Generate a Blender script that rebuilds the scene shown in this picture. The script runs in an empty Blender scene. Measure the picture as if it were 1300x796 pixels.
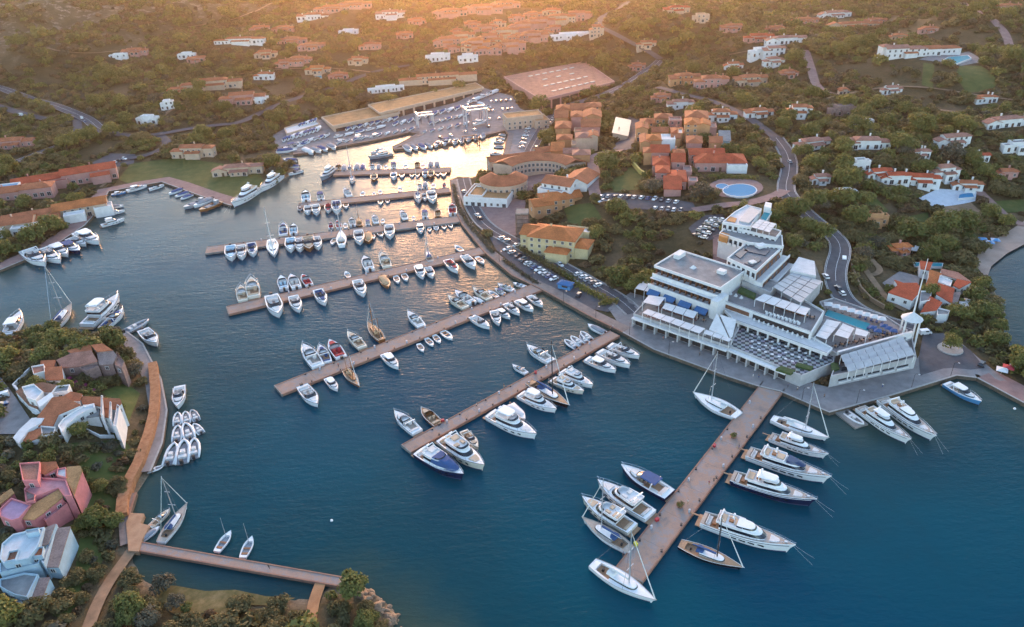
import bpy, bmesh, math, random
import numpy as np
from mathutils import Vector, Matrix
R = math.radians
rnd = random.Random(7)
scene = bpy.context.scene
COL = scene.collection

# ------------------------------------------------------------------ camera
CAMZ, PITCH, ROLL, FPX = 150.0, R(30.0), R(2.5), 950.0
cd = bpy.data.cameras.new('camera')
cd.sensor_width = 36.0
cd.lens = 36.0 * FPX / 1300.0
cd.clip_start, cd.clip_end = 1.0, 9000.0
cam = bpy.data.objects.new('camera', cd)
COL.objects.link(cam)
_F = Vector((0, math.cos(PITCH), -math.sin(PITCH)))
_R0 = Vector((1, 0, 0))
_U0 = Vector((0, math.sin(PITCH), math.cos(PITCH)))
_R = _R0 * math.cos(ROLL) - _U0 * math.sin(ROLL)
_U = _U0 * math.cos(ROLL) + _R0 * math.sin(ROLL)
CP = Vector((0, 0, CAMZ))
cam.matrix_world = Matrix(((_R.x, _U.x, -_F.x, 0), (_R.y, _U.y, -_F.y, 0), (_R.z, _U.z, -_F.z, CAMZ), (0, 0, 0, 1)))
scene.camera = cam

# ------------------------------------------------------------------ sky, sun, exposure
SUN_EL, SUN_AZ = R(9.0), R(-1.5)          # azimuth from +Y, negative = to the left
wd = bpy.data.worlds.new('World')
scene.world = wd
wd.use_nodes = True
wn = wd.node_tree
bg = wn.nodes['Background']
sky = wn.nodes.new('ShaderNodeTexSky')
sky.sky_type = 'NISHITA'
sky.sun_disc = False
sky.sun_elevation = SUN_EL
sky.sun_rotation = SUN_AZ
sky.altitude = 100
sky.air_density = 0.85
sky.dust_density = 1.0
sky.ozone_density = 1.0
wn.links.new(sky.outputs[0], bg.inputs[0])
bg.inputs[1].default_value = 0.15
sd = bpy.data.lights.new('sun', 'SUN')
sd.energy = 1.1
sd.color = (1.0, 0.40, 0.15)
sd.angle = R(20.0)
sun = bpy.data.objects.new('sun', sd)
COL.objects.link(sun)
_sdir = Vector((math.sin(SUN_AZ) * math.cos(SUN_EL), math.cos(SUN_AZ) * math.cos(SUN_EL), math.sin(SUN_EL)))
sun.rotation_euler = (-_sdir).to_track_quat('-Z', 'Y').to_euler()
sun.location = (0, 600, 400)
vs = scene.view_settings
scene.display_settings.display_device = 'sRGB'
vs.view_transform = 'Standard'
vs.look = 'None'
vs.gamma = 1.0
vs.use_curve_mapping = False
vs.exposure = 2.25
cy = scene.cycles
cy.use_denoising = True
cy.max_bounces = 5
cy.diffuse_bounces = 2
cy.glossy_bounces = 2
cy.transmission_bounces = 2
cy.transparent_max_bounces = 6
cy.volume_bounces = 0
cy.caustics_reflective = False
cy.caustics_refractive = False
cy.sample_clamp_indirect = 4.0
cy.use_adaptive_sampling = True
cy.adaptive_threshold = 0.02

# ------------------------------------------------------------------ helpers
def ray(px, py):
    u = (px - 650.0) / FPX
    v = (398.0 - py) / FPX
    return (_F + _R * u + _U * v)

def W(px, py, z=0.0):
    """point of the place at height z seen at photo pixel (px, py)"""
    d = ray(px, py)
    t = (z - CAMZ) / d.z
    return CP + d * t

def to_px(p):
    q = Vector(p) - CP
    zf = q.dot(_F)
    if zf <= 1:
        return None
    return (650 + FPX * q.dot(_R) / zf, 398 - FPX * q.dot(_U) / zf, zf)

def shade(o, smooth):
    if smooth:
        o.data.polygons.foreach_set('use_smooth', [True] * len(o.data.polygons))

class MB:
    """collects shapes of one part and links them as one mesh"""
    def __init__(s):
        s.v = []; s.f = []; s.m = []
    def add(s, vs_, fs_, m=0):
        b = len(s.v)
        s.v += [tuple(x) for x in vs_]
        s.f += [tuple(i + b for i in f) for f in fs_]
        s.m += [m] * len(fs_)
        return s
    def box(s, x, y, z, sx, sy, sz, rz=0.0, m=0, ry=0.0):
        """centre x, y; bottom z"""
        c, n = math.cos(rz), math.sin(rz)
        P = []
        for dz in (0, sz):
            for dx, dy in ((-1, -1), (1, -1), (1, 1), (-1, 1)):
                a, b = dx * sx / 2, dy * sy / 2
                P.append((x + a * c - b * n, y + a * n + b * c, z + dz))
        return s.add(P, [(3, 2, 1, 0), (4, 5, 6, 7), (0, 1, 5, 4), (1, 2, 6, 5), (2, 3, 7, 6), (3, 0, 4, 7)], m)
    def prism(s, poly, z0, z1, m=0, m_side=None, bottom=True):
        """poly: 2-D points; z0, z1 numbers or lists"""
        n = len(poly)
        ar = sum(poly[i][0] * poly[(i + 1) % n][1] - poly[(i + 1) % n][0] * poly[i][1] for i in range(n))
        if ar < 0:
            poly = poly[::-1]
            if not isinstance(z0, (int, float)): z0 = z0[::-1]
            if not isinstance(z1, (int, float)): z1 = z1[::-1]
        g0 = (lambda i: z0) if isinstance(z0, (int, float)) else (lambda i: z0[i])
        g1 = (lambda i: z1) if isinstance(z1, (int, float)) else (lambda i: z1[i])
        P = [(p[0], p[1], g0(i)) for i, p in enumerate(poly)] + [(p[0], p[1], g1(i)) for i, p in enumerate(poly)]
        s.add(P, [tuple(range(n, 2 * n))], m)
        b = len(s.v) - 2 * n
        ms = m if m_side is None else m_side
        for i in range(n):
            j = (i + 1) % n
            s.f.append((b + i, b + j, b + n + j, b + n + i)); s.m.append(ms)
        if bottom:
            s.f.append(tuple(b + i for i in range(n - 1, -1, -1))); s.m.append(ms)
        return s
    def tube(s, pts, r, n=6, m=0, caps=True):
        pts = [Vector(p) for p in pts]
        rs = r if isinstance(r, (list, tuple)) else [r] * len(pts)
        b = len(s.v); k = len(pts)
        for i, p in enumerate(pts):
            t = (pts[min(i + 1, k - 1)] - pts[max(i - 1, 0)])
            if t.length < 1e-6: t = Vector((0, 0, 1))
            t.normalize()
            a = t.cross(Vector((0, 0, 1)))
            if a.length < 0.05: a = t.cross(Vector((1, 0, 0)))
            a.normalize(); c = t.cross(a)
            for q in range(n):
                an = 2 * math.pi * q / n
                s.v.append(tuple(p + (a * math.cos(an) + c * math.sin(an)) * rs[i]))
        for i in range(k - 1):
            for q in range(n):
                q2 = (q + 1) % n
                s.f.append((b + i * n + q, b + i * n + q2, b + (i + 1) * n + q2, b + (i + 1) * n + q)); s.m.append(m)
        if caps:
            s.f.append(tuple(b + q for q in range(n - 1, -1, -1))); s.m.append(m)
            s.f.append(tuple(b + (k - 1) * n + q for q in range(n))); s.m.append(m)
        return s
    def cone(s, x, y, z, r0, r1, h, n=10, m=0):
        return s.tube([(x, y, z), (x, y, z + h)], [r0, max(r1, 0.001)], n, m)
    def loft(s, rings, m=0, cap0=True, cap1=True, closed=True):
        b = len(s.v); n = len(rings[0])
        for rg in rings: s.v += [tuple(p) for p in rg]
        for i in range(len(rings) - 1):
            for q in range(n if closed else n - 1):
                q2 = (q + 1) % n
                s.f.append((b + i * n + q, b + i * n + q2, b + (i + 1) * n + q2, b + (i + 1) * n + q)); s.m.append(m)
        if cap0: s.f.append(tuple(b + q for q in range(n - 1, -1, -1))); s.m.append(m)
        if cap1: s.f.append(tuple(b + (len(rings) - 1) * n + q for q in range(n))); s.m.append(m)
        return s
    def build(s, name, mats, parent=None, smooth=False, fix=True):
        me = bpy.data.meshes.new(name)
        me.from_pydata(s.v, [], s.f)
        if not isinstance(mats, (list, tuple)): mats = [mats]
        for q in mats: me.materials.append(q)
        if len(mats) > 1: me.polygons.foreach_set('material_index', s.m)
        if fix:
            bm = bmesh.new(); bm.from_mesh(me)
            bmesh.ops.recalc_face_normals(bm, faces=bm.faces)
            bm.to_mesh(me); bm.free()
        if smooth: me.polygons.foreach_set('use_smooth', [True] * len(me.polygons))
        me.update()
        o = bpy.data.objects.new(name, me)
        COL.objects.link(o)
        if parent is not None: o.parent = parent
        return o

def tag(o, label=None, cat=None, group=None, kind=None):
    if label: o['label'] = label
    if cat: o['category'] = cat
    if group: o['group'] = group
    if kind: o['kind'] = kind
    return o

def thing(name, label, cat, loc=(0, 0, 0), rz=0.0, group=None, scale=1.0):
    o = bpy.data.objects.new(name, None)
    o.empty_display_size = 0.5
    COL.objects.link(o)
    o.location = loc
    o.rotation_euler = (0, 0, rz)
    if not isinstance(scale, (int, float)): o.scale = scale
    elif scale != 1.0: o.scale = (scale,) * 3
    return tag(o, label, cat, group)

KIDS = {}
def copy_tree(o, parent=None):
    c = o.copy(); COL.objects.link(c)
    if parent is not None: c.parent = parent
    for ch in KIDS.setdefault(o.name, list(o.children)):
        copy_tree(ch, c)
    return c

# ------------------------------------------------------------------ materials
MATS = {}
def mat(name, col, rough=0.7, var=0.12, scale=0.6, metal=0.0, spec=None, bump=0.0, bscale=8.0, coat=0.0):
    """plain paint, plaster, cloth ...: base colour broken up by two world-scale noises"""
    if name in MATS: return MATS[name]
    m = bpy.data.materials.new(name); m.use_nodes = True
    nt = m.node_tree; p = nt.nodes['Principled BSDF']
    p.inputs['Roughness'].default_value = rough
    p.inputs['Metallic'].default_value = metal
    if spec is not None: p.inputs['Specular IOR Level'].default_value = spec
    if coat: p.inputs['Coat Weight'].default_value = coat
    if var > 0:
        g = nt.nodes.new('ShaderNodeNewGeometry')
        n1 = nt.nodes.new('ShaderNodeTexNoise'); n1.inputs['Scale'].default_value = scale
        n1.inputs['Detail'].default_value = 6; n1.inputs['Roughness'].default_value = 0.7
        nt.links.new(g.outputs['Position'], n1.inputs['Vector'])
        r = nt.nodes.new('ShaderNodeMapRange')
        r.inputs[1].default_value = 0.3; r.inputs[2].default_value = 0.7
        r.inputs[3].default_value = 1 - var; r.inputs[4].default_value = 1 + var
        nt.links.new(n1.outputs['Fac'], r.inputs[0])
        mx = nt.nodes.new('ShaderNodeMix'); mx.data_type = 'RGBA'; mx.blend_type = 'MULTIPLY'
        mx.inputs[0].default_value = 1.0
        mx.inputs[6].default_value = (*col, 1)
        nt.links.new(r.outputs[0], mx.inputs[7])
        nt.links.new(mx.outputs[2], p.inputs['Base Color'])
        if bump:
            n2 = nt.nodes.new('ShaderNodeTexNoise'); n2.inputs['Scale'].default_value = bscale
            nt.links.new(g.outputs['Position'], n2.inputs['Vector'])
            b = nt.nodes.new('ShaderNodeBump'); b.inputs['Strength'].default_value = bump
            nt.links.new(n2.outputs['Fac'], b.inputs['Height'])
            nt.links.new(b.outputs[0], p.inputs['Normal'])
    else:
        p.inputs['Base Color'].default_value = (*col, 1)
    MATS[name] = m
    return m

def ramp_mat(name, stops, scale=0.3, detail=8, rough=0.9, dist=0.0, nrough=0.65, bump=0.0, extra=None):
    """ground-like surface: world noise through a colour ramp"""
    if name in MATS: return MATS[name]
    m = bpy.data.materials.new(name); m.use_nodes = True
    nt = m.node_tree; p = nt.nodes['Principled BSDF']
    p.inputs['Roughness'].default_value = rough
    p.inputs['Specular IOR Level'].default_value = 0.2
    g = nt.nodes.new('ShaderNodeNewGeometry')
    n1 = nt.nodes.new('ShaderNodeTexNoise'); n1.inputs['Scale'].default_value = scale
    n1.inputs['Detail'].default_value = detail; n1.inputs['Roughness'].default_value = nrough
    n1.inputs['Distortion'].default_value = dist
    nt.links.new(g.outputs['Position'], n1.inputs['Vector'])
    cr = nt.nodes.new('ShaderNodeValToRGB')
    el = cr.color_ramp.elements
    while len(el) < len(stops): el.new(0.5)
    for e, (pos, c) in zip(el, stops):
        e.position = pos; e.color = (*c, 1)
    nt.links.new(n1.outputs['Fac'], cr.inputs[0])
    nt.links.new(cr.outputs[0], p.inputs['Base Color'])
    if bump:
        b = nt.nodes.new('ShaderNodeBump'); b.inputs['Strength'].default_value = bump
        b.inputs['Distance'].default_value = 0.5
        nt.links.new(n1.outputs['Fac'], b.inputs['Height'])
        nt.links.new(b.outputs[0], p.inputs['Normal'])
    MATS[name] = m
    return m

def tile_mat(name, col, vary=0.42):
    """clay tile roof: courses of tiles, patchy weathering"""
    if name in MATS: return MATS[name]
    m = bpy.data.materials.new(name); m.use_nodes = True
    nt = m.node_tree; p = nt.nodes['Principled BSDF']
    p.inputs['Roughness'].default_value = 0.85
    p.inputs['Specular IOR Level'].default_value = 0.25
    tc = nt.nodes.new('ShaderNodeTexCoord')
    g = nt.nodes.new('ShaderNodeNewGeometry')
    n0 = nt.nodes.new('ShaderNodeTexNoise'); n0.inputs['Scale'].default_value = 0.25; n0.inputs['Detail'].default_value = 5
    n1 = nt.nodes.new('ShaderNodeTexNoise'); n1.inputs['Scale'].default_value = 2.2; n1.inputs['Detail'].default_value = 3
    for n in (n0, n1): nt.links.new(g.outputs['Position'], n.inputs['Vector'])
    w = nt.nodes.new('ShaderNodeTexWave'); w.bands_direction = 'X'
    w.inputs['Scale'].default_value = 1.1; w.inputs['Distortion'].default_value = 0.6
    nt.links.new(tc.outputs['Object'], w.inputs['Vector'])
    a = nt.nodes.new('ShaderNodeMath'); a.operation = 'ADD'
    nt.links.new(n0.outputs['Fac'], a.inputs[0]); nt.links.new(n1.outputs['Fac'], a.inputs[1])
    a2 = nt.nodes.new('ShaderNodeMath'); a2.operation = 'MULTIPLY_ADD'
    nt.links.new(w.outputs['Fac'], a2.inputs[0]); a2.inputs[1].default_value = 0.25
    nt.links.new(a.outputs[0], a2.inputs[2])
    r = nt.nodes.new('ShaderNodeMapRange')
    r.inputs[1].default_value = 0.75; r.inputs[2].default_value = 1.5
    r.inputs[3].default_value = 1 - vary; r.inputs[4].default_value = 1 + vary
    nt.links.new(a2.outputs[0], r.inputs[0])
    mx = nt.nodes.new('ShaderNodeMix'); mx.data_type = 'RGBA'; mx.blend_type = 'MULTIPLY'; mx.inputs[0].default_value = 1
    mx.inputs[6].default_value = (*col, 1)
    nt.links.new(r.outputs[0], mx.inputs[7])
    nt.links.new(mx.outputs[2], p.inputs['Base Color'])
    b = nt.nodes.new('ShaderNodeBump'); b.inputs['Strength'].default_value = 0.5; b.inputs['Distance'].default_value = 0.12
    nt.links.new(w.outputs['Fac'], b.inputs['Height']); nt.links.new(b.outputs[0], p.inputs['Normal'])
    MATS[name] = m
    return m
# ------------------------------------------------------------------ shorelines (traced, quay top 1.2 m above the water)
QZ = 1.2
SHORE = [(-520, 430), (-160, 395), (0, 343), (60, 318), (108, 286), (127, 264), (138, 243), (205, 231), (258, 250), (293, 261),
         (318, 250), (345, 236), (378, 214), (372, 205), (358, 196), (352, 190), (372, 196), (392, 194), (425, 187), (470, 179), (520, 168),
         (534, 166), (532, 170), (498, 186), (500, 190), (560, 184), (615, 172), (641, 166), (645, 170), (636, 205), (628, 214),
         (600, 222), (576, 221), (571, 228), (574, 262), (586, 285), (614, 320), (650, 350), (690, 369), (745, 400), (790, 422),
         (830, 444), (920, 477), (960, 490), (990, 497), (1045, 520), (1060, 523), (1130, 503), (1215, 477), (1240, 480),
         (1300, 512), (1400, 565), (1600, 640)]
BAY = [(1600, 250), (1300, 292), (1270, 318), (1248, 335), (1252, 352), (1268, 372), (1280, 396), (1270, 420), (1278, 434),
       (1300, 442), (1420, 470), (1700, 430)]
PROM = [(-420, 440), (-60, 428), (0, 424), (40, 416), (110, 417), (162, 421), (182, 436), (205, 480), (213, 520), (207, 562),
        (192, 598), (174, 625), (165, 655), (168, 688), (172, 705), (184, 731), (205, 737), (262, 745), (330, 752), (392, 756),
        (400, 744), (441, 735), (470, 742), (495, 758), (508, 775), (502, 788), (520, 812), (600, 900), (700, 1150), (-900, 1150)]
wpt = lambda L, z=QZ: [tuple(W(x, y, z)[:2]) for x, y in L]
main_w = wpt(SHORE)
main_w = main_w + [(1500, main_w[-1][1]), (1700, 2600), (-1700, 2600), (-1700, main_w[0][1])]
bay_w = wpt(BAY, 0.3)
prom_w = wpt(PROM)

def inside(poly, X, Y):
    c = np.zeros(X.shape, bool)
    n = len(poly)
    for i in range(n):
        x1, y1 = poly[i]; x2, y2 = poly[(i + 1) % n]
        if y1 == y2: continue
        k = ((y1 > Y) != (y2 > Y)) & (X < (x2 - x1) * (Y - y1) / (y2 - y1) + x1)
        c ^= k
    return c

def dist_poly(poly, X, Y):
    d = np.full(X.shape, 1e9)
    n = len(poly)
    for i in range(n):
        x1, y1 = poly[i]; x2, y2 = poly[(i + 1) % n]
        ex, ey = x2 - x1, y2 - y1
        L = ex * ex + ey * ey + 1e-9
        t = np.clip(((X - x1) * ex + (Y - y1) * ey) / L, 0, 1)
        d = np.minimum(d, (X - x1 - t * ex) ** 2 + (Y - y1 - t * ey) ** 2)
    return np.sqrt(d)

def sdist(poly, X, Y):
    return np.where(inside(poly, X, Y), 1.0, -1.0) * dist_poly(poly, X, Y)

# heights guessed for points of the photograph
CTRL = [(620, 270, 2.5), (700, 330, 3), (790, 375, 3), (760, 320, 8), (820, 290, 13), (840, 262, 14), (860, 190, 16), (930, 240, 17),
        (780, 220, 12), (730, 170, 6), (640, 150, 2.5), (600, 140, 2.5), (480, 160, 2.5), (700, 115, 5), (790, 100, 9), (900, 100, 19), (1000, 140, 20),
        (920, 290, 13), (1000, 310, 15), (1050, 345, 13), (1090, 390, 9), (1140, 350, 10), (1180, 400, 5), (1230, 440, 2.5), (1240, 300, 4), (1150, 240, 15), (1100, 180, 19),
        (1280, 160, 19), (1200, 75, 31), (1000, 50, 33), (850, 20, 38), (1290, 20, 42), (600, 50, 26), (600, 5, 40), (450, 50, 26),
        (300, 50, 30), (250, 110, 14), (260, 185, 5), (150, 100, 20), (60, 50, 42), (10, 5, 62), (200, 10, 48), (450, 5, 42),
        (60, 170, 8), (20, 130, 15), (50, 235, 5), (200, 215, 3), (320, 190, 3), (380, 120, 9), (1000, 425, 2), (880, 400, 2), (940, 330, 8),
        (80, 470, 8), (60, 520, 9), (40, 630, 8), (30, 720, 7), (120, 600, 6), (140, 690, 3), (250, 775, 2.2), (20, 430, 4), (440, 775, 2.5), (160, 480, 5), (180, 770, 3)]
cpts = []
for x, y, h in CTRL:
    p = W(x, y, h)
    cpts.append((p.x, p.y, h))
cpts += [(-500, 1150, 110), (0, 1150, 62), (500, 1150, 75), (-900, 900, 90), (900, 1000, 70), (-600, 1700, 150), (200, 1700, 120), (900, 1700, 130)]
cpts = np.array(cpts)

GX0, GX1, GY0, GY1, GS = -820.0, 980.0, 36.0, 1500.0, 4.0
gx = np.arange(GX0, GX1 + 1, GS); gy = np.arange(GY0, GY1 + 1, GS)
XX, YY = np.meshgrid(gx, gy)
wsum = np.zeros(XX.shape); hsum = np.zeros(XX.shape)
for x, y, h in cpts:
    w_ = 1.0 / ((XX - x) ** 2 + (YY - y) ** 2 + 22.0 ** 2) ** 1.7
    wsum += w_; hsum += w_ * h
HB = hsum / wsum
d_main = sdist(main_w, XX, YY)
d_bay = sdist(bay_w, XX, YY)
d_prom = sdist(prom_w, XX, YY)
D = np.maximum(np.minimum(d_main, -d_bay), d_prom)       # > 0 on land
def sst(a, b, x):
    t = np.clip((x - a) / (b - a), 0, 1)
    return t * t * (3 - 2 * t)
def vnoise(X, Y, s, seed):
    r = np.random.RandomState(seed)
    T = r.rand(64, 64)
    x = X / s; y = Y / s
    xi = np.floor(x).astype(int); yi = np.floor(y).astype(int)
    fx = x - xi; fy = y - yi
    fx = fx * fx * (3 - 2 * fx); fy = fy * fy * (3 - 2 * fy)
    g = lambda a, b: T[a % 64, b % 64]
    return (g(xi, yi) * (1 - fx) + g(xi + 1, yi) * fx) * (1 - fy) + (g(xi, yi + 1) * (1 - fx) + g(xi + 1, yi + 1) * fx) * fy
near = np.where(d_prom > -5, sst(4, 26, D), sst(14, 85, D))
H = np.where(D > 0, 0.95 * sst(0, 5, D) + np.maximum(HB - 1.0, 0) * near, np.maximum(-9, -0.3 + 0.28 * D))
hill = sst(12, 40, HB) * (D > 0)
H += hill * ((vnoise(XX, YY, 70, 1) - 0.5) * 7 + (vnoise(XX, YY, 27, 2) - 0.5) * 2.4)
# rocky ribs on the left hill
rk = sst(24, 55, HB) * sst(-120, -260, XX - 0) * (D > 0)
H += rk * (np.abs(vnoise(XX, YY, 45, 3) - 0.5) * 2) ** 0.7 * 9

def hgt(x, y):
    i = (x - GX0) / GS; j = (y - GY0) / GS
    i = min(max(i, 0), len(gx) - 1.001); j = min(max(j, 0), len(gy) - 1.001)
    a, b = int(i), int(j); fx, fy = i - a, j - b
    return float((H[b, a] * (1 - fx) + H[b, a + 1] * fx) * (1 - fy) + (H[b + 1, a] * (1 - fx) + H[b + 1, a + 1] * fx) * fy)
def land(x, y):
    i = int(round((x - GX0) / GS)); j = int(round((y - GY0) / GS))
    if i < 0 or j < 0 or i >= len(gx) or j >= len(gy): return -1
    return float(D[j, i])

def G(px, py, off=0.0):
    """point of the ground seen at photo pixel (px, py)"""
    d = ray(px, py)
    if d.z > -0.02: d.z = -0.02
    t = 60.0; st = 3.0
    while t < 2600:
        p = CP + d * t
        if p.z < hgt(p.x, p.y) + off: break
        t += st
        st = 3.0 if t < 700 else 8.0
    a, b = t - st, t
    for _ in range(12):
        m_ = (a + b) / 2; p = CP + d * m_
        if p.z < hgt(p.x, p.y) + off: b = m_
        else: a = m_
    p = CP + d * b
    return Vector((p.x, p.y, hgt(p.x, p.y) + off))

# exclusion raster (1 m cells): where no plants grow
EX = np.zeros((int(GY1 - GY0) + 1, int(GX1 - GX0) + 1), bool)
def exclude(poly, grow=0.0):
    xs = [p[0] for p in poly]; ys = [p[1] for p in poly]
    x0, x1 = max(GX0, min(xs) - grow - 1), min(GX1, max(xs) + grow + 1)
    y0, y1 = max(GY0, min(ys) - grow - 1), min(GY1, max(ys) + grow + 1)
    if x1 <= x0 or y1 <= y0: return
    a, b = int(x0 - GX0), int(x1 - GX0); c, e = int(y0 - GY0), int(y1 - GY0)
    X, Y = np.meshgrid(np.arange(a, b + 1) + GX0, np.arange(c, e + 1) + GY0)
    k = inside(poly, X, Y)
    if grow > 0: k |= dist_poly(poly, X, Y) < grow
    EX[c:e + 1, a:b + 1] |= k
def free(x, y):
    i, j = int(x - GX0), int(y - GY0)
    return 0 <= i < EX.shape[1] and 0 <= j < EX.shape[0] and not EX[j, i]

# ------------------------------------------------------------------ ground
def terrain():
    ny, nx = H.shape
    co = np.stack([XX, YY, H], -1).reshape(-1, 3)
    idx = np.arange(ny * nx).reshape(ny, nx)
    f = np.stack([idx[:-1, :-1], idx[:-1, 1:], idx[1:, 1:], idx[1:, :-1]], -1).reshape(-1, 4)
    me = bpy.data.meshes.new('ground')
    me.vertices.add(len(co)); me.vertices.foreach_set('co', co.ravel())
    me.loops.add(f.size); me.loops.foreach_set('vertex_index', f.ravel())
    me.polygons.add(len(f)); me.polygons.foreach_set('loop_start', np.arange(0, f.size, 4))
    me.polygons.foreach_set('use_smooth', [True] * len(f))
    me.update(calc_edges=True)
    a = me.attributes.new('rocky', 'FLOAT', 'POINT'); a.data.foreach_set('value', rk.ravel().astype(np.float32))
    a = me.attributes.new('shore', 'FLOAT', 'POINT'); a.data.foreach_set('value', np.clip(D, -30, 30).ravel().astype(np.float32))
    m = bpy.data.materials.new('scrub_ground'); m.use_nodes = True
    nt = m.node_tree; p = nt.nodes['Principled BSDF']; p.inputs['Roughness'].default_value = 0.95
    p.inputs['Specular IOR Level'].default_value = 0.15
    g = nt.nodes.new('ShaderNodeNewGeometry')
    def noise(sc, det, ro=0.6):
        n = nt.nodes.new('ShaderNodeTexNoise'); n.inputs['Scale'].default_value = sc; n.inputs['Detail'].default_value = det
        n.inputs['Roughness'].default_value = ro; nt.links.new(g.outputs['Position'], n.inputs['Vector']); return n
    def ramp(src, stops):
        c = nt.nodes.new('ShaderNodeValToRGB'); el = c.color_ramp.elements
        while len(el) < len(stops): el.new(0.5)
        for e, (q, cc) in zip(el, stops): e.position = q; e.color = (*cc, 1)
        nt.links.new(src, c.inputs[0]); return c
    def mix(fac, a, b):
        x = nt.nodes.new('ShaderNodeMix'); x.data_type = 'RGBA'
        nt.links.new(fac, x.inputs[0]); nt.links.new(a, x.inputs[6]); nt.links.new(b, x.inputs[7]); return x.outputs[2]
    n1 = noise(0.05, 8, 0.65); n2 = noise(0.6, 6, 0.7); n3 = noise(0.14, 7, 0.7)
    c1 = ramp(n1.outputs['Fac'], [(0.34, (0.05, 0.045, 0.022)), (0.48, (0.085, 0.068, 0.035)), (0.6, (0.14, 0.10, 0.06)), (0.74, (0.25, 0.17, 0.11))])
    c2 = ramp(n2.outputs['Fac'], [(0.35, (0.035, 0.035, 0.016)), (0.65, (0.12, 0.09, 0.048))])
    fx = nt.nodes.new('ShaderNodeValue'); fx.outputs[0].default_value = 0.45
    cA = mix(fx.outputs[0], c1.outputs[0], c2.outputs[0])
    rkA = nt.nodes.new('ShaderNodeAttribute'); rkA.attribute_name = 'rocky'
    rr = nt.nodes.new('ShaderNodeMath'); rr.operation = 'MULTIPLY'
    rn = ramp(n3.outputs['Fac'], [(0.52, (0, 0, 0)), (0.6, (1, 1, 1))])
    nt.links.new(rkA.outputs['Fac'], rr.inputs[0]); nt.links.new(rn.outputs[0], rr.inputs[1])
    crk = ramp(n2.outputs['Fac'], [(0.3, (0.14, 0.11, 0.09)), (0.7, (0.36, 0.28, 0.23))])
    cB = mix(rr.outputs[0], cA, crk.outputs[0])
    sh = nt.nodes.new('ShaderNodeAttribute'); sh.attribute_name = 'shore'
    mr = nt.nodes.new('ShaderNodeMapRange'); mr.inputs[1].default_value = 5.0; mr.inputs[2].default_value = 1.0
    nt.links.new(sh.outputs['Fac'], mr.inputs[0])
    csh = ramp(n2.outputs['Fac'], [(0.3, (0.12, 0.09, 0.06)), (0.7, (0.34, 0.25, 0.17))])
    cC = mix(mr.outputs[0], cB, csh.outputs[0])
    nt.links.new(cC, p.inputs['Base Color'])
    b = nt.nodes.new('ShaderNodeBump'); b.inputs['Strength'].default_value = 0.7; b.inputs['Distance'].default_value = 0.6
    nt.links.new(n2.outputs['Fac'], b.inputs['Height']); nt.links.new(b.outputs[0], p.inputs['Normal'])
    me.materials.append(m)
    o = bpy.data.objects.new('ground', me); COL.objects.link(o)
    tag(o, kind='structure')
    # far skirt: one sheet to the horizon
    far = MB()
    far.add([(-9000, -3000, -10), (9000, -3000, -10), (9000, 9000, -10), (-9000, 9000, -10)], [(0, 1, 2, 3)])
    o2 = far.build('sea_bed', m); tag(o2, kind='structure')
terrain()

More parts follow.
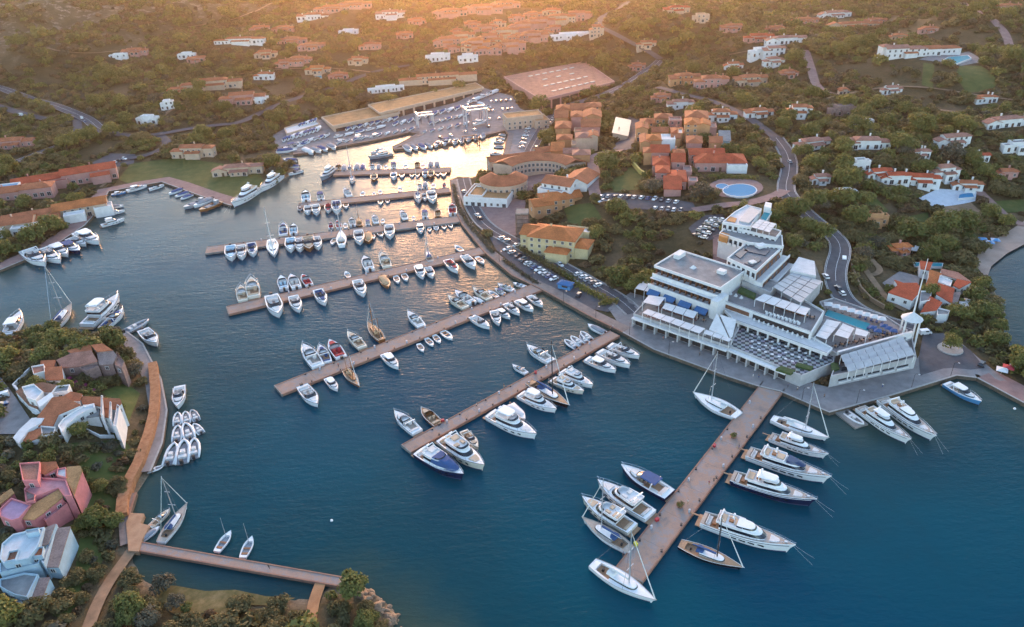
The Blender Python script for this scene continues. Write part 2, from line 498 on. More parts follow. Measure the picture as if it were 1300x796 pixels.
# ------------------------------------------------------------------ water: sheet with depth colour and waves
def water():
    st = 10.0
    x = np.arange(-1200, 1401, st); y = np.arange(-300, 1001, st)
    X, Y = np.meshgrid(x, y)
    dm = np.maximum(np.minimum(sdist(main_w, X, Y), -sdist(bay_w, X, Y)), sdist(prom_w, X, Y))
    ny, nx = X.shape
    co = np.stack([X, Y, np.zeros_like(X)], -1).reshape(-1, 3)
    idx = np.arange(ny * nx).reshape(ny, nx)
    f = np.stack([idx[:-1, :-1], idx[:-1, 1:], idx[1:, 1:], idx[1:, :-1]], -1).reshape(-1, 4)
    me = bpy.data.meshes.new('sea_water')
    me.vertices.add(len(co)); me.vertices.foreach_set('co', co.ravel())
    me.loops.add(f.size); me.loops.foreach_set('vertex_index', f.ravel())
    me.polygons.add(len(f)); me.polygons.foreach_set('loop_start', np.arange(0, f.size, 4))
    me.update(calc_edges=True)
    a = me.attributes.new('shore', 'FLOAT', 'POINT'); a.data.foreach_set('value', (-dm).ravel().astype(np.float32))
    m = bpy.data.materials.new('sea_water'); m.use_nodes = True
    nt = m.node_tree; p = nt.nodes['Principled BSDF']
    p.inputs['Roughness'].default_value = 0.19
    p.inputs['IOR'].default_value = 1.33
    p.inputs['Specular IOR Level'].default_value = 0.12
    g = nt.nodes.new('ShaderNodeNewGeometry')
    at = nt.nodes.new('ShaderNodeAttribute'); at.attribute_name = 'shore'
    n0 = nt.nodes.new('ShaderNodeTexNoise'); n0.inputs['Scale'].default_value = 0.02; n0.inputs['Detail'].default_value = 4
    nt.links.new(g.outputs['Position'], n0.inputs['Vector'])
    ad = nt.nodes.new('ShaderNodeMath'); ad.operation = 'MULTIPLY_ADD'
    nt.links.new(n0.outputs['Fac'], ad.inputs[0]); ad.inputs[1].default_value = 60.0
    nt.links.new(at.outputs['Fac'], ad.inputs[2])
    mr = nt.nodes.new('ShaderNodeMapRange'); mr.inputs[1].default_value = 20; mr.inputs[2].default_value = 110
    nt.links.new(ad.outputs[0], mr.inputs[0])
    cr = nt.nodes.new('ShaderNodeValToRGB'); el = cr.color_ramp.elements
    el.new(0.3); el.new(0.6)
    for e, (q, c) in zip(el, WATER_STOPS):
        e.position = q; e.color = (*c, 1)
    nt.links.new(mr.outputs[0], cr.inputs[0])
    # seagrass meadows and sand on the bottom, seen through the water
    sg = nt.nodes.new('ShaderNodeTexNoise'); sg.inputs['Scale'].default_value = 0.016; sg.inputs['Detail'].default_value = 7; sg.inputs['Roughness'].default_value = 0.6
    nt.links.new(g.outputs['Position'], sg.inputs['Vector'])
    sr = nt.nodes.new('ShaderNodeMapRange'); sr.inputs[1].default_value = 0.52; sr.inputs[2].default_value = 0.72; sr.inputs[4].default_value = 0.4
    nt.links.new(sg.outputs['Fac'], sr.inputs[0])
    sx = nt.nodes.new('ShaderNodeMix'); sx.data_type = 'RGBA'; sx.inputs[7].default_value = (0.008, 0.030, 0.040, 1)
    nt.links.new(sr.outputs[0], sx.inputs[0]); nt.links.new(cr.outputs[0], sx.inputs[6])
    nt.links.new(sx.outputs[2], p.inputs['Base Color'])
    # waves: wind ripples across the bay, two directions, broken by patches
    mp = nt.nodes.new('ShaderNodeMapping'); mp.inputs['Rotation'].default_value = (0, 0, R(12)); mp.inputs['Scale'].default_value = (0.45, 1.0, 1.0)
    nt.links.new(g.outputs['Position'], mp.inputs['Vector'])
    w1 = nt.nodes.new('ShaderNodeTexNoise'); w1.inputs['Scale'].default_value = 0.85; w1.inputs['Detail'].default_value = 5; w1.inputs['Roughness'].default_value = 0.55; w1.inputs['Distortion'].default_value = 0.4
    nt.links.new(mp.outputs[0], w1.inputs['Vector'])
    mp2 = nt.nodes.new('ShaderNodeMapping'); mp2.inputs['Rotation'].default_value = (0, 0, R(-28)); mp2.inputs['Scale'].default_value = (0.3, 1.0, 1.0)
    nt.links.new(g.outputs['Position'], mp2.inputs['Vector'])
    w2 = nt.nodes.new('ShaderNodeTexNoise'); w2.inputs['Scale'].default_value = 0.30; w2.inputs['Detail'].default_value = 3
    nt.links.new(mp2.outputs[0], w2.inputs['Vector'])
    sm = nt.nodes.new('ShaderNodeMath'); sm.operation = 'MULTIPLY_ADD'
    nt.links.new(w2.outputs['Fac'], sm.inputs[0]); sm.inputs[1].default_value = 0.9
    nt.links.new(w1.outputs['Fac'], sm.inputs[2])
    n3 = nt.nodes.new('ShaderNodeTexNoise'); n3.inputs['Scale'].default_value = 0.025; n3.inputs['Detail'].default_value = 3
    nt.links.new(g.outputs['Position'], n3.inputs['Vector'])
    mr3 = nt.nodes.new('ShaderNodeMapRange'); mr3.inputs[1].default_value = 0.35; mr3.inputs[2].default_value = 0.65; mr3.inputs[3].default_value = 0.35; mr3.inputs[4].default_value = 1.0
    nt.links.new(n3.outputs['Fac'], mr3.inputs[0])
    hh = nt.nodes.new('ShaderNodeMath'); hh.operation = 'MULTIPLY'
    nt.links.new(sm.outputs[0], hh.inputs[0]); nt.links.new(mr3.outputs[0], hh.inputs[1])
    b = nt.nodes.new('ShaderNodeBump'); b.inputs['Strength'].default_value = 1.0; b.inputs['Distance'].default_value = WAVE
    nt.links.new(hh.outputs[0], b.inputs['Height']); nt.links.new(b.outputs[0], p.inputs['Normal'])
    me.materials.append(m)
    o = bpy.data.objects.new('sea_water', me); COL.objects.link(o)
    tag(o, kind='structure')
WATER_STOPS = [(0.0, (0.045, 0.07, 0.05)), (0.3, (0.003, 0.05, 0.07)), (0.6, (0.0, 0.062, 0.094)), (1.0, (0.0, 0.053, 0.092))]
WAVE = 0.16
water()

# ------------------------------------------------------------------ haze
def haze():
    mb = MB()
    mb.box(80, 700, -12, 2400, 1840, 200)
    m = bpy.data.materials.new('haze'); m.use_nodes = True
    nt = m.node_tree
    nt.nodes.remove(nt.nodes['Principled BSDF'])
    v = nt.nodes.new('ShaderNodeVolumePrincipled')
    v.inputs['Color'].default_value = (0.95, 0.72, 0.56, 1)
    v.inputs['Density'].default_value = HAZE_D
    v.inputs['Anisotropy'].default_value = HAZE_G
    nt.links.new(v.outputs[0], nt.nodes['Material Output'].inputs['Volume'])
    o = mb.build('haze', m)
    tag(o, 'faint warm evening haze over the bay and hills', 'haze', kind='stuff')
HAZE_D, HAZE_G = 0.00012, 0.91
haze()

# ------------------------------------------------------------------ draped sheets and ribbons
def sheet(name, poly_px, m, off=0.18, step=5.0, kind='structure', grow=1.0, world=None):
    """a surface lying on the ground, outline traced in the photo"""
    pts = [tuple(p) for p in world] if world else [tuple(G(x, y)[:2]) for x, y in poly_px]
    if grow >= 0: exclude(pts, grow)
    bm = bmesh.new()
    vs_ = [bm.verts.new((x, y, 0)) for x, y in pts]
    f = bm.faces.new(vs_)
    bm.normal_update()
    if f.normal.z < 0: f.normal_flip()
    xs = [p[0] for p in pts]; ys = [p[1] for p in pts]
    x = math.ceil(min(xs) / step) * step
    while x < max(xs):
        bmesh.ops.bisect_plane(bm, geom=bm.verts[:] + bm.edges[:] + bm.faces[:], plane_co=(x, 0, 0), plane_no=(1, 0, 0)); x += step
    y = math.ceil(min(ys) / step) * step
    while y < max(ys):
        bmesh.ops.bisect_plane(bm, geom=bm.verts[:] + bm.edges[:] + bm.faces[:], plane_co=(0, y, 0), plane_no=(0, 1, 0)); y += step
    for v in bm.verts: v.co.z = max(hgt(v.co.x, v.co.y), 0.8) + off
    me = bpy.data.meshes.new(name); bm.to_mesh(me); bm.free()
    me.materials.append(m)
    o = bpy.data.objects.new(name, me); COL.objects.link(o)
    tag(o, kind=kind)
    return o

def resample(pts, step):
    out = [pts[0]]
    for a, b in zip(pts[:-1], pts[1:]):
        n = max(1, int((b - a).length / step))
        for i in range(1, n + 1): out.append(a.lerp(b, i / n))
    return out
def smooth_line(pts, it=2):
    for _ in range(it):
        q = [pts[0]]
        for a, b in zip(pts[:-1], pts[1:]):
            q += [a.lerp(b, 0.25), a.lerp(b, 0.75)]
        pts = q + [pts[-1]]
    return pts
def offset(pts, d):
    out = []
    for i, p in enumerate(pts):
        t = pts[min(i + 1, len(pts) - 1)] - pts[max(i - 1, 0)]
        t = Vector((t.x, t.y)).normalized() if Vector((t.x, t.y)).length > 1e-6 else Vector((1, 0))
        out.append(Vector((p.x - t.y * d, p.y + t.x * d)))
    return out
def road(name, px, width, m, marks=None, off=0.28, kerb=None, grow=1.5):
    c = [G(x, y) for x, y in px]
    c = [Vector((p.x, p.y)) for p in c]
    c = resample(smooth_line(c), 5.0)
    L, Rr = offset(c, width / 2), offset(c, -width / 2)
    mb = MB(); n = len(c); P = []
    hz = [max(hgt(p.x, p.y), max(hgt(*a), hgt(*b)), 0.8) for p, a, b in zip(c, L, Rr)]
    for it in range(3):
        hz = [max(h, (hz[max(i - 1, 0)] + h + hz[min(i + 1, n - 1)]) / 3) for i, h in enumerate(hz)]
    for i in range(n): P += [(L[i].x, L[i].y, hz[i] + off), (Rr[i].x, Rr[i].y, hz[i] + off)]
    mb.add(P, [(2 * i, 2 * i + 1, 2 * i + 3, 2 * i + 2) for i in range(n - 1)])
    o = mb.build(name, m); tag(o, kind='structure')
    exclude([tuple(p) for p in L] + [tuple(p) for p in Rr[::-1]], grow)
    if marks:
        k = MB()
        A, B = offset(c, 0.09), offset(c, -0.09)
        for i in range(0, n - 1):
            k.add([(A[i].x, A[i].y, hz[i] + off + .02), (B[i].x, B[i].y, hz[i] + off + .02), (B[i + 1].x, B[i + 1].y, hz[i + 1] + off + .02), (A[i + 1].x, A[i + 1].y, hz[i + 1] + off + .02)], [(0, 1, 2, 3)])
        for s_ in (1, -1):
            A, B = offset(c, s_ * (width / 2 - 0.25)), offset(c, s_ * (width / 2 - 0.4))
            for i in range(n - 1):
                k.add([(A[i].x, A[i].y, hz[i] + off + .02), (B[i].x, B[i].y, hz[i] + off + .02), (B[i + 1].x, B[i + 1].y, hz[i + 1] + off + .02), (A[i + 1].x, A[i + 1].y, hz[i + 1] + off + .02)], [(0, 1, 2, 3)])
        q = k.build('road_marking', marks, fix=False); tag(q, kind='structure')
    if kerb:
        k = MB()
        for s_ in (1, -1):
            A, B = offset(c, s_ * (width / 2)), offset(c, s_ * (width / 2 + 0.35))
            r1 = [[(a.x, a.y, h + off - .5), (a.x, a.y, h + off + .13), (b.x, b.y, h + off + .13), (b.x, b.y, h + off - .5)] for a, b, h in zip(A, B, hz)]
            k.loft(r1)
        q = k.build('kerb', kerb); tag(q, kind='structure')
    return o
# ------------------------------------------------------------------ quays, roads, lawns
M_ASPH = ramp_mat('asphalt', [(0.3, (0.075, 0.075, 0.085)), (0.7, (0.125, 0.12, 0.13))], 0.25, 8)
M_PAVE = ramp_mat('stone_paving', [(0.3, (0.19, 0.175, 0.175)), (0.55, (0.26, 0.24, 0.24)), (0.75, (0.33, 0.30, 0.29))], 0.3, 9)
M_PINK = ramp_mat('pink_paving', [(0.3, (0.22, 0.14, 0.13)), (0.7, (0.34, 0.22, 0.20))], 0.3, 8)
M_QUAY = ramp_mat('quay_stone', [(0.3, (0.17, 0.14, 0.13)), (0.5, (0.25, 0.20, 0.18)), (0.75, (0.34, 0.26, 0.22))], 0.4, 9)
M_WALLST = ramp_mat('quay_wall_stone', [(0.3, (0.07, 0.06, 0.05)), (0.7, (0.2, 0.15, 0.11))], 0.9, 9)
M_DECK = ramp_mat('pier_paving', [(0.30, (0.20, 0.175, 0.17)), (0.42, (0.31, 0.23, 0.195)), (0.49, (0.38, 0.25, 0.19)), (0.56, (0.27, 0.25, 0.25)), (0.62, (0.38, 0.27, 0.225)), (0.75, (0.50, 0.38, 0.30))], 0.26, 10, nrough=0.75)
M_EDGE = ramp_mat('pier_edge', [(0.3, (0.25, 0.13, 0.10)), (0.7, (0.38, 0.22, 0.15))], 0.5, 8)
M_CONC = ramp_mat('concrete', [(0.3, (0.16, 0.15, 0.14)), (0.7, (0.30, 0.28, 0.26))], 0.35, 9)
M_LAWN = ramp_mat('lawn_grass', [(0.3, (0.05, 0.075, 0.02)), (0.55, (0.085, 0.105, 0.03)), (0.75, (0.14, 0.13, 0.05))], 0.2, 10, bump=0.3)
M_DIRT = ramp_mat('dirt', [(0.3, (0.17, 0.12, 0.08)), (0.7, (0.33, 0.22, 0.14))], 0.25, 9)
M_OCHRE = ramp_mat('ochre_path', [(0.3, (0.32, 0.16, 0.08)), (0.7, (0.45, 0.25, 0.13))], 0.5, 8)
M_SAND = ramp_mat('sand', [(0.3, (0.33, 0.24, 0.20)), (0.7, (0.46, 0.34, 0.28))], 0.2, 8)
M_LINE = mat('road_paint', (0.6, 0.6, 0.6), 0.7, 0.25, 2.0)
M_KERB = mat('kerb_stone', (0.36, 0.34, 0.32), 0.85, 0.2, 1.0)

def quay(px, width, side, m=M_QUAY, top=QZ, wall=M_WALLST):
    """stone quay: flat top, wall down into the water, raised edge course"""
    c = [W(x, y, top) for x, y in px]
    c = resample([Vector((p.x, p.y)) for p in c], 12)
    inn = offset(c, side * width)
    mb = MB()
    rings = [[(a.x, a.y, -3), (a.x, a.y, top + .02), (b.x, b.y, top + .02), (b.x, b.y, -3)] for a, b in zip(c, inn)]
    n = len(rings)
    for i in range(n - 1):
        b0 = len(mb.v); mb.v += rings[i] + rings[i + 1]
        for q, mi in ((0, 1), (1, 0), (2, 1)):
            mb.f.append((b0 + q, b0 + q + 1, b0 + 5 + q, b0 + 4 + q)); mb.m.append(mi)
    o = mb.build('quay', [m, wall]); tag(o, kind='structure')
    e = MB()
    ia = offset(c, side * 0.02); ib = offset(c, side * 0.6)
    e.loft([[(a.x, a.y, top - .4), (a.x, a.y, top + .16), (b.x, b.y, top + .16), (b.x, b.y, top - .4)] for a, b in zip(ia, ib)])
    k = e.build('quay_edge', M_EDGE if m is M_QUAY else M_KERB); tag(k, kind='structure')
    exclude([tuple(p) for p in c] + [tuple(p) for p in inn[::-1]], 1.0)

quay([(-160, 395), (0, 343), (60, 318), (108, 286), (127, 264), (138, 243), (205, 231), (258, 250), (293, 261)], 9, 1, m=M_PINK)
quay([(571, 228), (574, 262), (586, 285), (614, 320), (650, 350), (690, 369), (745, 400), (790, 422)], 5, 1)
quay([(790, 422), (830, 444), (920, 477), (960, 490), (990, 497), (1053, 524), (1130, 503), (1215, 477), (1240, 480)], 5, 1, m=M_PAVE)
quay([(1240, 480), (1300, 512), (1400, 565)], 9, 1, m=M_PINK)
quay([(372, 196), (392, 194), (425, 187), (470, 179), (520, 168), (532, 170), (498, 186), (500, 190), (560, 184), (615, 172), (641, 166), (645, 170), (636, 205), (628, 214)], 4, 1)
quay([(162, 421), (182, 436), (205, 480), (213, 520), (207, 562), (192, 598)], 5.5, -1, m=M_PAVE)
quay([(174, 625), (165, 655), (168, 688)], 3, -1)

# paved ground
sheet('hotel_promenade', [(790, 420), (772, 392), (800, 372), (822, 378), (812, 405), (905, 440), (1000, 480), (1050, 492), (1165, 455), (1180, 425), (1215, 432), (1250, 462), (1292, 497), (1240, 477), (1215, 474), (1130, 500), (1053, 520), (990, 493), (960, 486), (920, 473), (830, 440)], M_PAVE, 0.3)
sheet('turning_place', [(1166, 455), (1172, 424), (1200, 424), (1232, 446), (1250, 468), (1216, 473), (1168, 484)], M_ASPH, 0.34)
sheet('quayside_car_park', [(616, 292), (640, 302), (668, 322), (706, 348), (752, 372), (786, 388), (772, 397), (745, 392), (700, 366), (660, 344), (630, 318)], M_ASPH, 0.3)
sheet('boatyard_ground', [(352, 188), (345, 172), (372, 158), (400, 152), (470, 155), (520, 145), (580, 130), (615, 112), (650, 122), (660, 138), (690, 150), (690, 165), (668, 216), (642, 205), (648, 176), (641, 167), (615, 173), (560, 183), (500, 188), (534, 169), (520, 168), (470, 178), (425, 186), (392, 193), (360, 195)], M_PAVE, 0.25)
sheet('town_square', [(658, 212), (700, 218), (716, 232), (690, 245), (655, 240)], M_PINK, 0.35)
sheet('forecourt', [(600, 258), (640, 250), (668, 255), (660, 300), (630, 298), (610, 280)], M_PINK, 0.25)
sheet('car_park', [(752, 250), (770, 245), (880, 258), (884, 268), (850, 270), (790, 266), (760, 258)], M_ASPH, 0.3)
sheet('car_park', [(874, 290), (895, 274), (920, 272), (918, 300), (900, 306), (880, 300)], M_ASPH, 0.3)
sheet('car_park', [(778, 190), (798, 148), (818, 156), (806, 178), (800, 192)], M_ASPH, 0.3)
sheet('car_park', [(0, 478), (20, 505), (40, 535), (30, 552), (0, 552)], M_PAVE, 0.3)
sheet('car_park', [(115, 208), (140, 195), (172, 196), (170, 208), (140, 214)], M_ASPH, 0.3)
sheet('hotel_forecourt', [(905, 300), (918, 296), (935, 320), (925, 338), (905, 332)], M_PINK, 0.3)
sheet('villa_yard', [(1120, 360), (1142, 345), (1168, 352), (1165, 366), (1135, 372)], M_PAVE, 0.3)

# roads
road('road', [(588, 227), (592, 243), (601, 267), (616, 288), (652, 308), (700, 332), (745, 357), (786, 380), (806, 398)], 7.5, M_ASPH, M_LINE, kerb=M_KERB)
road('road', [(664, 212), (676, 186), (690, 162), (704, 145), (722, 133), (752, 126), (786, 114), (812, 96), (838, 77)], 8, M_ASPH, M_LINE)
road('road', [(838, 77), (825, 68), (805, 60), (778, 46), (752, 34), (786, 12), (800, 2)], 7, M_ASPH)
road('road', [(985, 176), (1000, 196), (1003, 215), (996, 240), (1003, 253), (1026, 276), (1060, 303), (1068, 320), (1058, 350), (1064, 374), (1088, 395), (1120, 408), (1160, 420)], 8, M_ASPH, M_LINE, kerb=M_KERB)
road('road', [(985, 176), (950, 150), (905, 128), (866, 121), (835, 112)], 6, M_ASPH)
road('road', [(1022, 64), (1029, 85), (1038, 115), (1062, 122), (1085, 124)], 6, M_PINK)
road('road', [(1222, 4), (1240, 15), (1262, 28), (1276, 42), (1281, 58)], 6, M_PINK)
road('road', [(-60, 100), (0, 113), (18, 118), (50, 130), (88, 142), (113, 152), (126, 165), (146, 171)], 9, M_ASPH, M_LINE)
road('road', [(146, 171), (115, 173), (88, 181), (30, 203), (-30, 225)], 8, M_ASPH, M_LINE)
road('road', [(92, 143), (99, 155), (98, 168), (90, 180)], 6, M_ASPH)
road('road', [(-30, 125), (0, 136), (25, 145), (62, 153)], 7, M_ASPH)
road('road', [(146, 171), (178, 174), (203, 171), (240, 164), (272, 160), (302, 158), (325, 148), (372, 126), (420, 112), (470, 92), (520, 84)], 7, M_ASPH)
road('road', [(203, 171), (216, 184), (190, 198), (150, 204)], 6, M_ASPH)
road('footpath', [(128, 238), (140, 228), (151, 217), (148, 210), (135, 207)], 2.2, M_DIRT)
road('footpath', [(112, 800), (124, 768), (140, 738), (160, 712), (172, 698)], 3.0, M_DIRT)
road('footpath', [(392, 800), (396, 780), (399, 765), (410, 742)], 2.8, M_OCHRE)
road('footpath', [(1105, 330), (1120, 345), (1105, 352), (1095, 340), (1110, 360), (1130, 385), (1150, 395)], 2.5, M_DIRT)
road('road', [(1240, 240), (1262, 262), (1285, 282), (1310, 290)], 5, M_PINK)
road('road', [(1045, 208), (1070, 215), (1090, 212), (1112, 205)], 5, M_PAVE)
road('road', [(756, 250), (752, 235), (756, 222), (750, 205), (762, 196), (790, 192)], 6, M_PINK)
road('road', [(880, 268), (915, 262), (950, 260), (985, 250), (996, 242)], 6, M_PINK)
for px in ([(215, 38), (262, 32), (318, 22), (372, -4)], [(60, 62), (110, 72), (150, 66)], [(205, 150), (222, 136), (240, 128)], [(880, 78), (930, 70), (985, 62), (1022, 66)], [(1062, 122), (1120, 110), (1180, 112), (1250, 124), (1310, 130)], [(300, 95), (350, 88), (420, 86), (470, 92)], [(1130, 140), (1180, 138), (1240, 146)]):
    road('track', px, 3.0, M_DIRT, grow=.8)
# lawns, bare soil, beach
sheet('lawn', [(150, 228), (166, 208), (225, 200), (282, 208), (330, 222), (338, 236), (297, 256), (258, 243), (206, 226), (165, 234)], M_LAWN, 0.2)
sheet('lawn', [(772, 234), (800, 212), (818, 226), (812, 241), (780, 244)], M_LAWN, 0.2)
sheet('lawn', [(1218, 84), (1246, 84), (1268, 104), (1258, 116), (1228, 118), (1212, 98)], M_LAWN, 0.2)
sheet('lawn', [(1172, 80), (1186, 82), (1184, 112), (1170, 108)], M_LAWN, 0.2)
sheet('lawn', [(1275, 62), (1320, 62), (1320, 80), (1280, 78)], M_LAWN, 0.2)
sheet('lawn', [(1092, 254), (1108, 248), (1128, 268), (1118, 276)], M_LAWN, 0.2)
sheet('lawn', [(1150, 276), (1178, 270), (1180, 288), (1160, 292)], M_LAWN, 0.2)
sheet('lawn', [(1260, 256), (1320, 252), (1320, 270), (1275, 270)], M_LAWN, 0.2)
sheet('lawn', [(128, 498), (160, 486), (178, 500), (160, 545), (140, 560), (160, 520)], M_LAWN, 0.15)
sheet('lawn', [(715, 262), (752, 258), (766, 280), (740, 292), (722, 284)], M_LAWN, 0.2)
sheet('garden_grass', [(70, 566), (120, 562), (158, 556), (172, 580), (152, 640), (140, 690), (112, 752), (84, 786), (66, 782), (96, 720), (106, 650), (84, 640), (110, 600)], M_LAWN, 0.1, grow=-1)
sheet('dry_grass', [(196, 744), (225, 747), (262, 753), (300, 753), (338, 760), (376, 762), (352, 770), (318, 769), (286, 780), (258, 778), (236, 788), (214, 776), (200, 762)], ramp_mat('dry_grass', [(0.3, (0.075, 0.075, 0.028)), (0.5, (0.13, 0.11, 0.045)), (0.7, (0.24, 0.18, 0.09))], 0.35, 10), 0.1, grow=-1)
sheet('bare_soil', [(1188, 262), (1225, 250), (1250, 272), (1240, 292), (1205, 290)], M_DIRT, 0.2)
sheet('beach', [(1320, 268), (1275, 297), (1243, 315), (1238, 338), (1252, 356), (1257, 343), (1277, 327), (1320, 307)], M_SAND, 0.12)
sheet('steep_bank', [(740, 362), (800, 352), (796, 366), (770, 372)], M_DIRT, 0.1, grow=-3)

# ------------------------------------------------------------------ piers
M_PILE = mat('pile', (0.09, 0.075, 0.06), 0.9, 0.25, 1.0)
M_BOLL = mat('bollard_iron', (0.05, 0.04, 0.04), 0.5, 0.1)
M_PED = mat('pedestal_grey', (0.45, 0.46, 0.5), 0.5, 0.1)
PIER_T = 1.1
PIERS = [
    ('broad paved pier lined with the biggest yachts, running out from the hotel quay', [(783, 718), (815, 740), (1000, 490), (965, 488)], 'broad'),
    ('paved pier with the navy covered yacht near its tip, second from the camera', [(511, 563), (522, 575), (788, 425), (773, 421)], 'second'),
    ('long pinkish pier with a wooden ketch beside it, third from the camera', [(351, 489), (357, 501), (688, 369), (676, 360)], 'third'),
    ('long pier lined with small motorboats, fourth from the camera', [(288, 389), (291, 399), (620, 321), (613, 313)], 'fourth'),
    ('pier with a grey tip and a row of small motorboats, fifth from the camera', [(261, 313), (264, 322), (588, 281), (583, 274)], 'fifth'),
    ('slender dark pier between the fifth and the farthest pier', [(379, 258), (380, 264), (572, 244), (570, 238)], 'sixth'),
    ('farthest of the parallel piers, ending beside a grey yacht', [(425, 217), (425, 223), (573, 218), (571, 213)], 'farthest'),
    ('narrow footbridge pier from the promontory terrace to the rocky point', [(442, 733), (425, 744), (168, 698), (168, 686)], 'footbridge'),
]
PIER_AX = {}
for lab, cor, key in PIERS:
    a, b, c, d = [W(x, y, PIER_T) for x, y in cor]
    tip = (a + b) / 2; base = (c + d) / 2
    L = (base - tip).length; ang = math.atan2(base.y - tip.y, base.x - tip.x)
    ex = Vector((math.cos(ang), math.sin(ang), 0)); ey = Vector((-ex.y, ex.x, 0))
    wd_ = (abs((a - b).dot(ey)) + abs((c - d).dot(ey))) / 2
    wd_ = max(wd_, 2.6)
    PIER_AX[key] = (tip, ex, ey, L, wd_)
    root = thing('pier', lab, 'pier', (tip.x, tip.y, 0), ang, 'piers of the marina')
    mb = MB()
    n = max(2, int(L / 12))
    for i in range(n):
        x0, x1 = L * i / n + .015, L * (i + 1) / n - .015
        mb.box((x0 + x1) / 2, 0, PIER_T - .75, x1 - x0, wd_ - .7, .75)
    mb.build('deck', M_DECK, root)
    for s in (-1, 1):
        e = MB(); e.box(L / 2, s * (wd_ / 2 - .17), PIER_T - .8, L, .36, .92)
        e.build('edge_beam', M_EDGE if key not in ('fifth',) else M_CONC, root)
    e = MB(); e.box(-.2, 0, PIER_T - .85, .4, wd_, .98); e.build('end_beam', M_CONC, root)
    p = MB(); p.tube([(0, 0, -8), (0, 0, PIER_T - .6)], .32, 7)
    k = max(2, int(L / 9)); po = p.build('pile', M_PILE, root)
    for i in range(k + 1):
        for s in (-1, 1):
            if i or s == 1: po = po.copy(); COL.objects.link(po)
            po.location = (L * i / k, s * (wd_ / 2 - .8), 0)
    # bollards and service pedestals are things of their own
    words = {'broad': 'broad yacht pier', 'second': 'second pier from camera', 'third': 'third pier from camera', 'fourth': 'fourth pier from camera',
             'fifth': 'fifth pier from camera', 'sixth': 'slender sixth pier', 'farthest': 'farthest pier', 'footbridge': 'footbridge pier'}[key]
    if key in ('broad', 'second', 'third', 'fourth', 'fifth'):
        st = 11 if key in ('broad', 'second', 'third') else 17
        bm_ = MB(); bm_.tube([(0, 0, 0), (0, 0, .12), (0, 0, .45), (0, 0, .6)], [.34, .2, .18, .36], 8)
        pb = MB(); pb.box(0, 0, 0, .55, .4, .95); pb.box(0, 0, .95, .62, .46, .1)
        first = None; firstp = None
        for i in range(1, int(L / st)):
            for s in (-1, 1):
                q = tip + ex * (i * st) + ey * (s * (wd_ / 2 - .75))
                if first is None:
                    o = first = bm_.build('mooring_bollard', M_BOLL, smooth=False)
                else:
                    o = first.copy(); COL.objects.link(o)
                o.location = (q.x, q.y, PIER_T)
                tag(o, f'dark iron mooring bollard on the {words}, {"left" if s < 0 else "right"} edge', 'bollard', f'bollards on the {words}')
            q = tip + ex * (i * st + st * .5) + ey * ((1 if i % 2 else -1) * (wd_ / 2 - 1.1))
            if firstp is None:
                o = firstp = pb.build('service_pedestal', M_PED)
            else:
                o = firstp.copy(); COL.objects.link(o)
            o.location = (q.x, q.y, PIER_T); o.rotation_euler.z = ang
            tag(o, f'pale power and water pedestal standing on the {words}', 'pedestal', f'service pedestals on the {words}')

# terrace at the promontory end of the footbridge, and its retaining wall
M_TERR = ramp_mat('terrace_stone', [(0.3, (0.36, 0.2, 0.12)), (0.7, (0.5, 0.31, 0.19))], 0.5, 8)
t = MB()
t.prism([tuple(W(x, y, 1.5)[:2]) for x, y in [(160, 664), (165, 651), (183, 652), (178, 664), (190, 667), (180, 686), (176, 700), (163, 699)]], -2, 1.5)
o = t.build('landing_stage', M_TERR); tag(o, 'ochre stone landing stage where the footbridge pier meets the promontory', 'landing stage')
def wall_line(name, px, h, th, m, lab, cat, base=None):
    c = resample([Vector(G(x, y)[:2]) for x, y in px], 4)
    A, B = offset(c, th / 2), offset(c, -th / 2)
    mb = MB(); rg = []
    for a, b in zip(A, B):
        z = max(hgt(a.x, a.y), hgt(b.x, b.y), .8) if base is None else base
        rg.append([(a.x, a.y, z - 1.5), (a.x, a.y, z + h), (b.x, b.y, z + h), (b.x, b.y, z - 1.5)])
    mb.loft(rg)
    o = mb.build(name, m); tag(o, lab, cat)
    exclude([tuple(p) for p in A] + [tuple(p) for p in B[::-1]], .6)
    return o
M_OWALL = ramp_mat('ochre_wall_stone', [(0.3, (0.22, 0.10, 0.05)), (0.5, (0.36, 0.17, 0.085)), (0.75, (0.46, 0.25, 0.14))], 0.7, 9)
wall_line('retaining_wall', [(196, 468), (199, 500), (197, 530), (190, 558), (178, 592), (166, 615), (158, 640), (157, 660)], 2.0, 3.0, M_OWALL, 'long ochre stone retaining wall along the promontory quay path', 'wall')
wall_line('garden_wall', [(1100, 330), (1075, 322), (1082, 345), (1092, 368), (1105, 382), (1122, 392)], 1.6, .7, M_DIRT, 'earthy retaining wall along the bend of the hotel road', 'wall')
wall_line('garden_wall', [(40, 470), (18, 492), (33, 508), (42, 524), (56, 530)], 1.4, .5, mat('white_plaster', (0.72, 0.71, 0.70), .8, .12, .5), 'white garden wall curving round the white houses forecourt', 'wall')
wall_line('yellow_wall', [(802, 208), (812, 220), (824, 228)], 2.4, 1.0, mat('yellow_plaster', (0.62, 0.45, 0.13), .8, .12, .5), 'yellow terrace wall in front of the red terracotta villas', 'wall')
# floating dock by the promenade
a, b = W(1068, 521, .5), W(1094, 541, .5)
dk = MB(); dd = (b - a); dd.z = 0
dk.box(dd.length / 2, 0, -.3, dd.length, 5.0, .85)
o = dk.build('floating_dock', M_CONC); o.location = (a.x, a.y, 0); o.rotation_euler.z = math.atan2(dd.y, dd.x)
tag(o, 'short grey floating dock beside the two white motor yachts', 'dock')
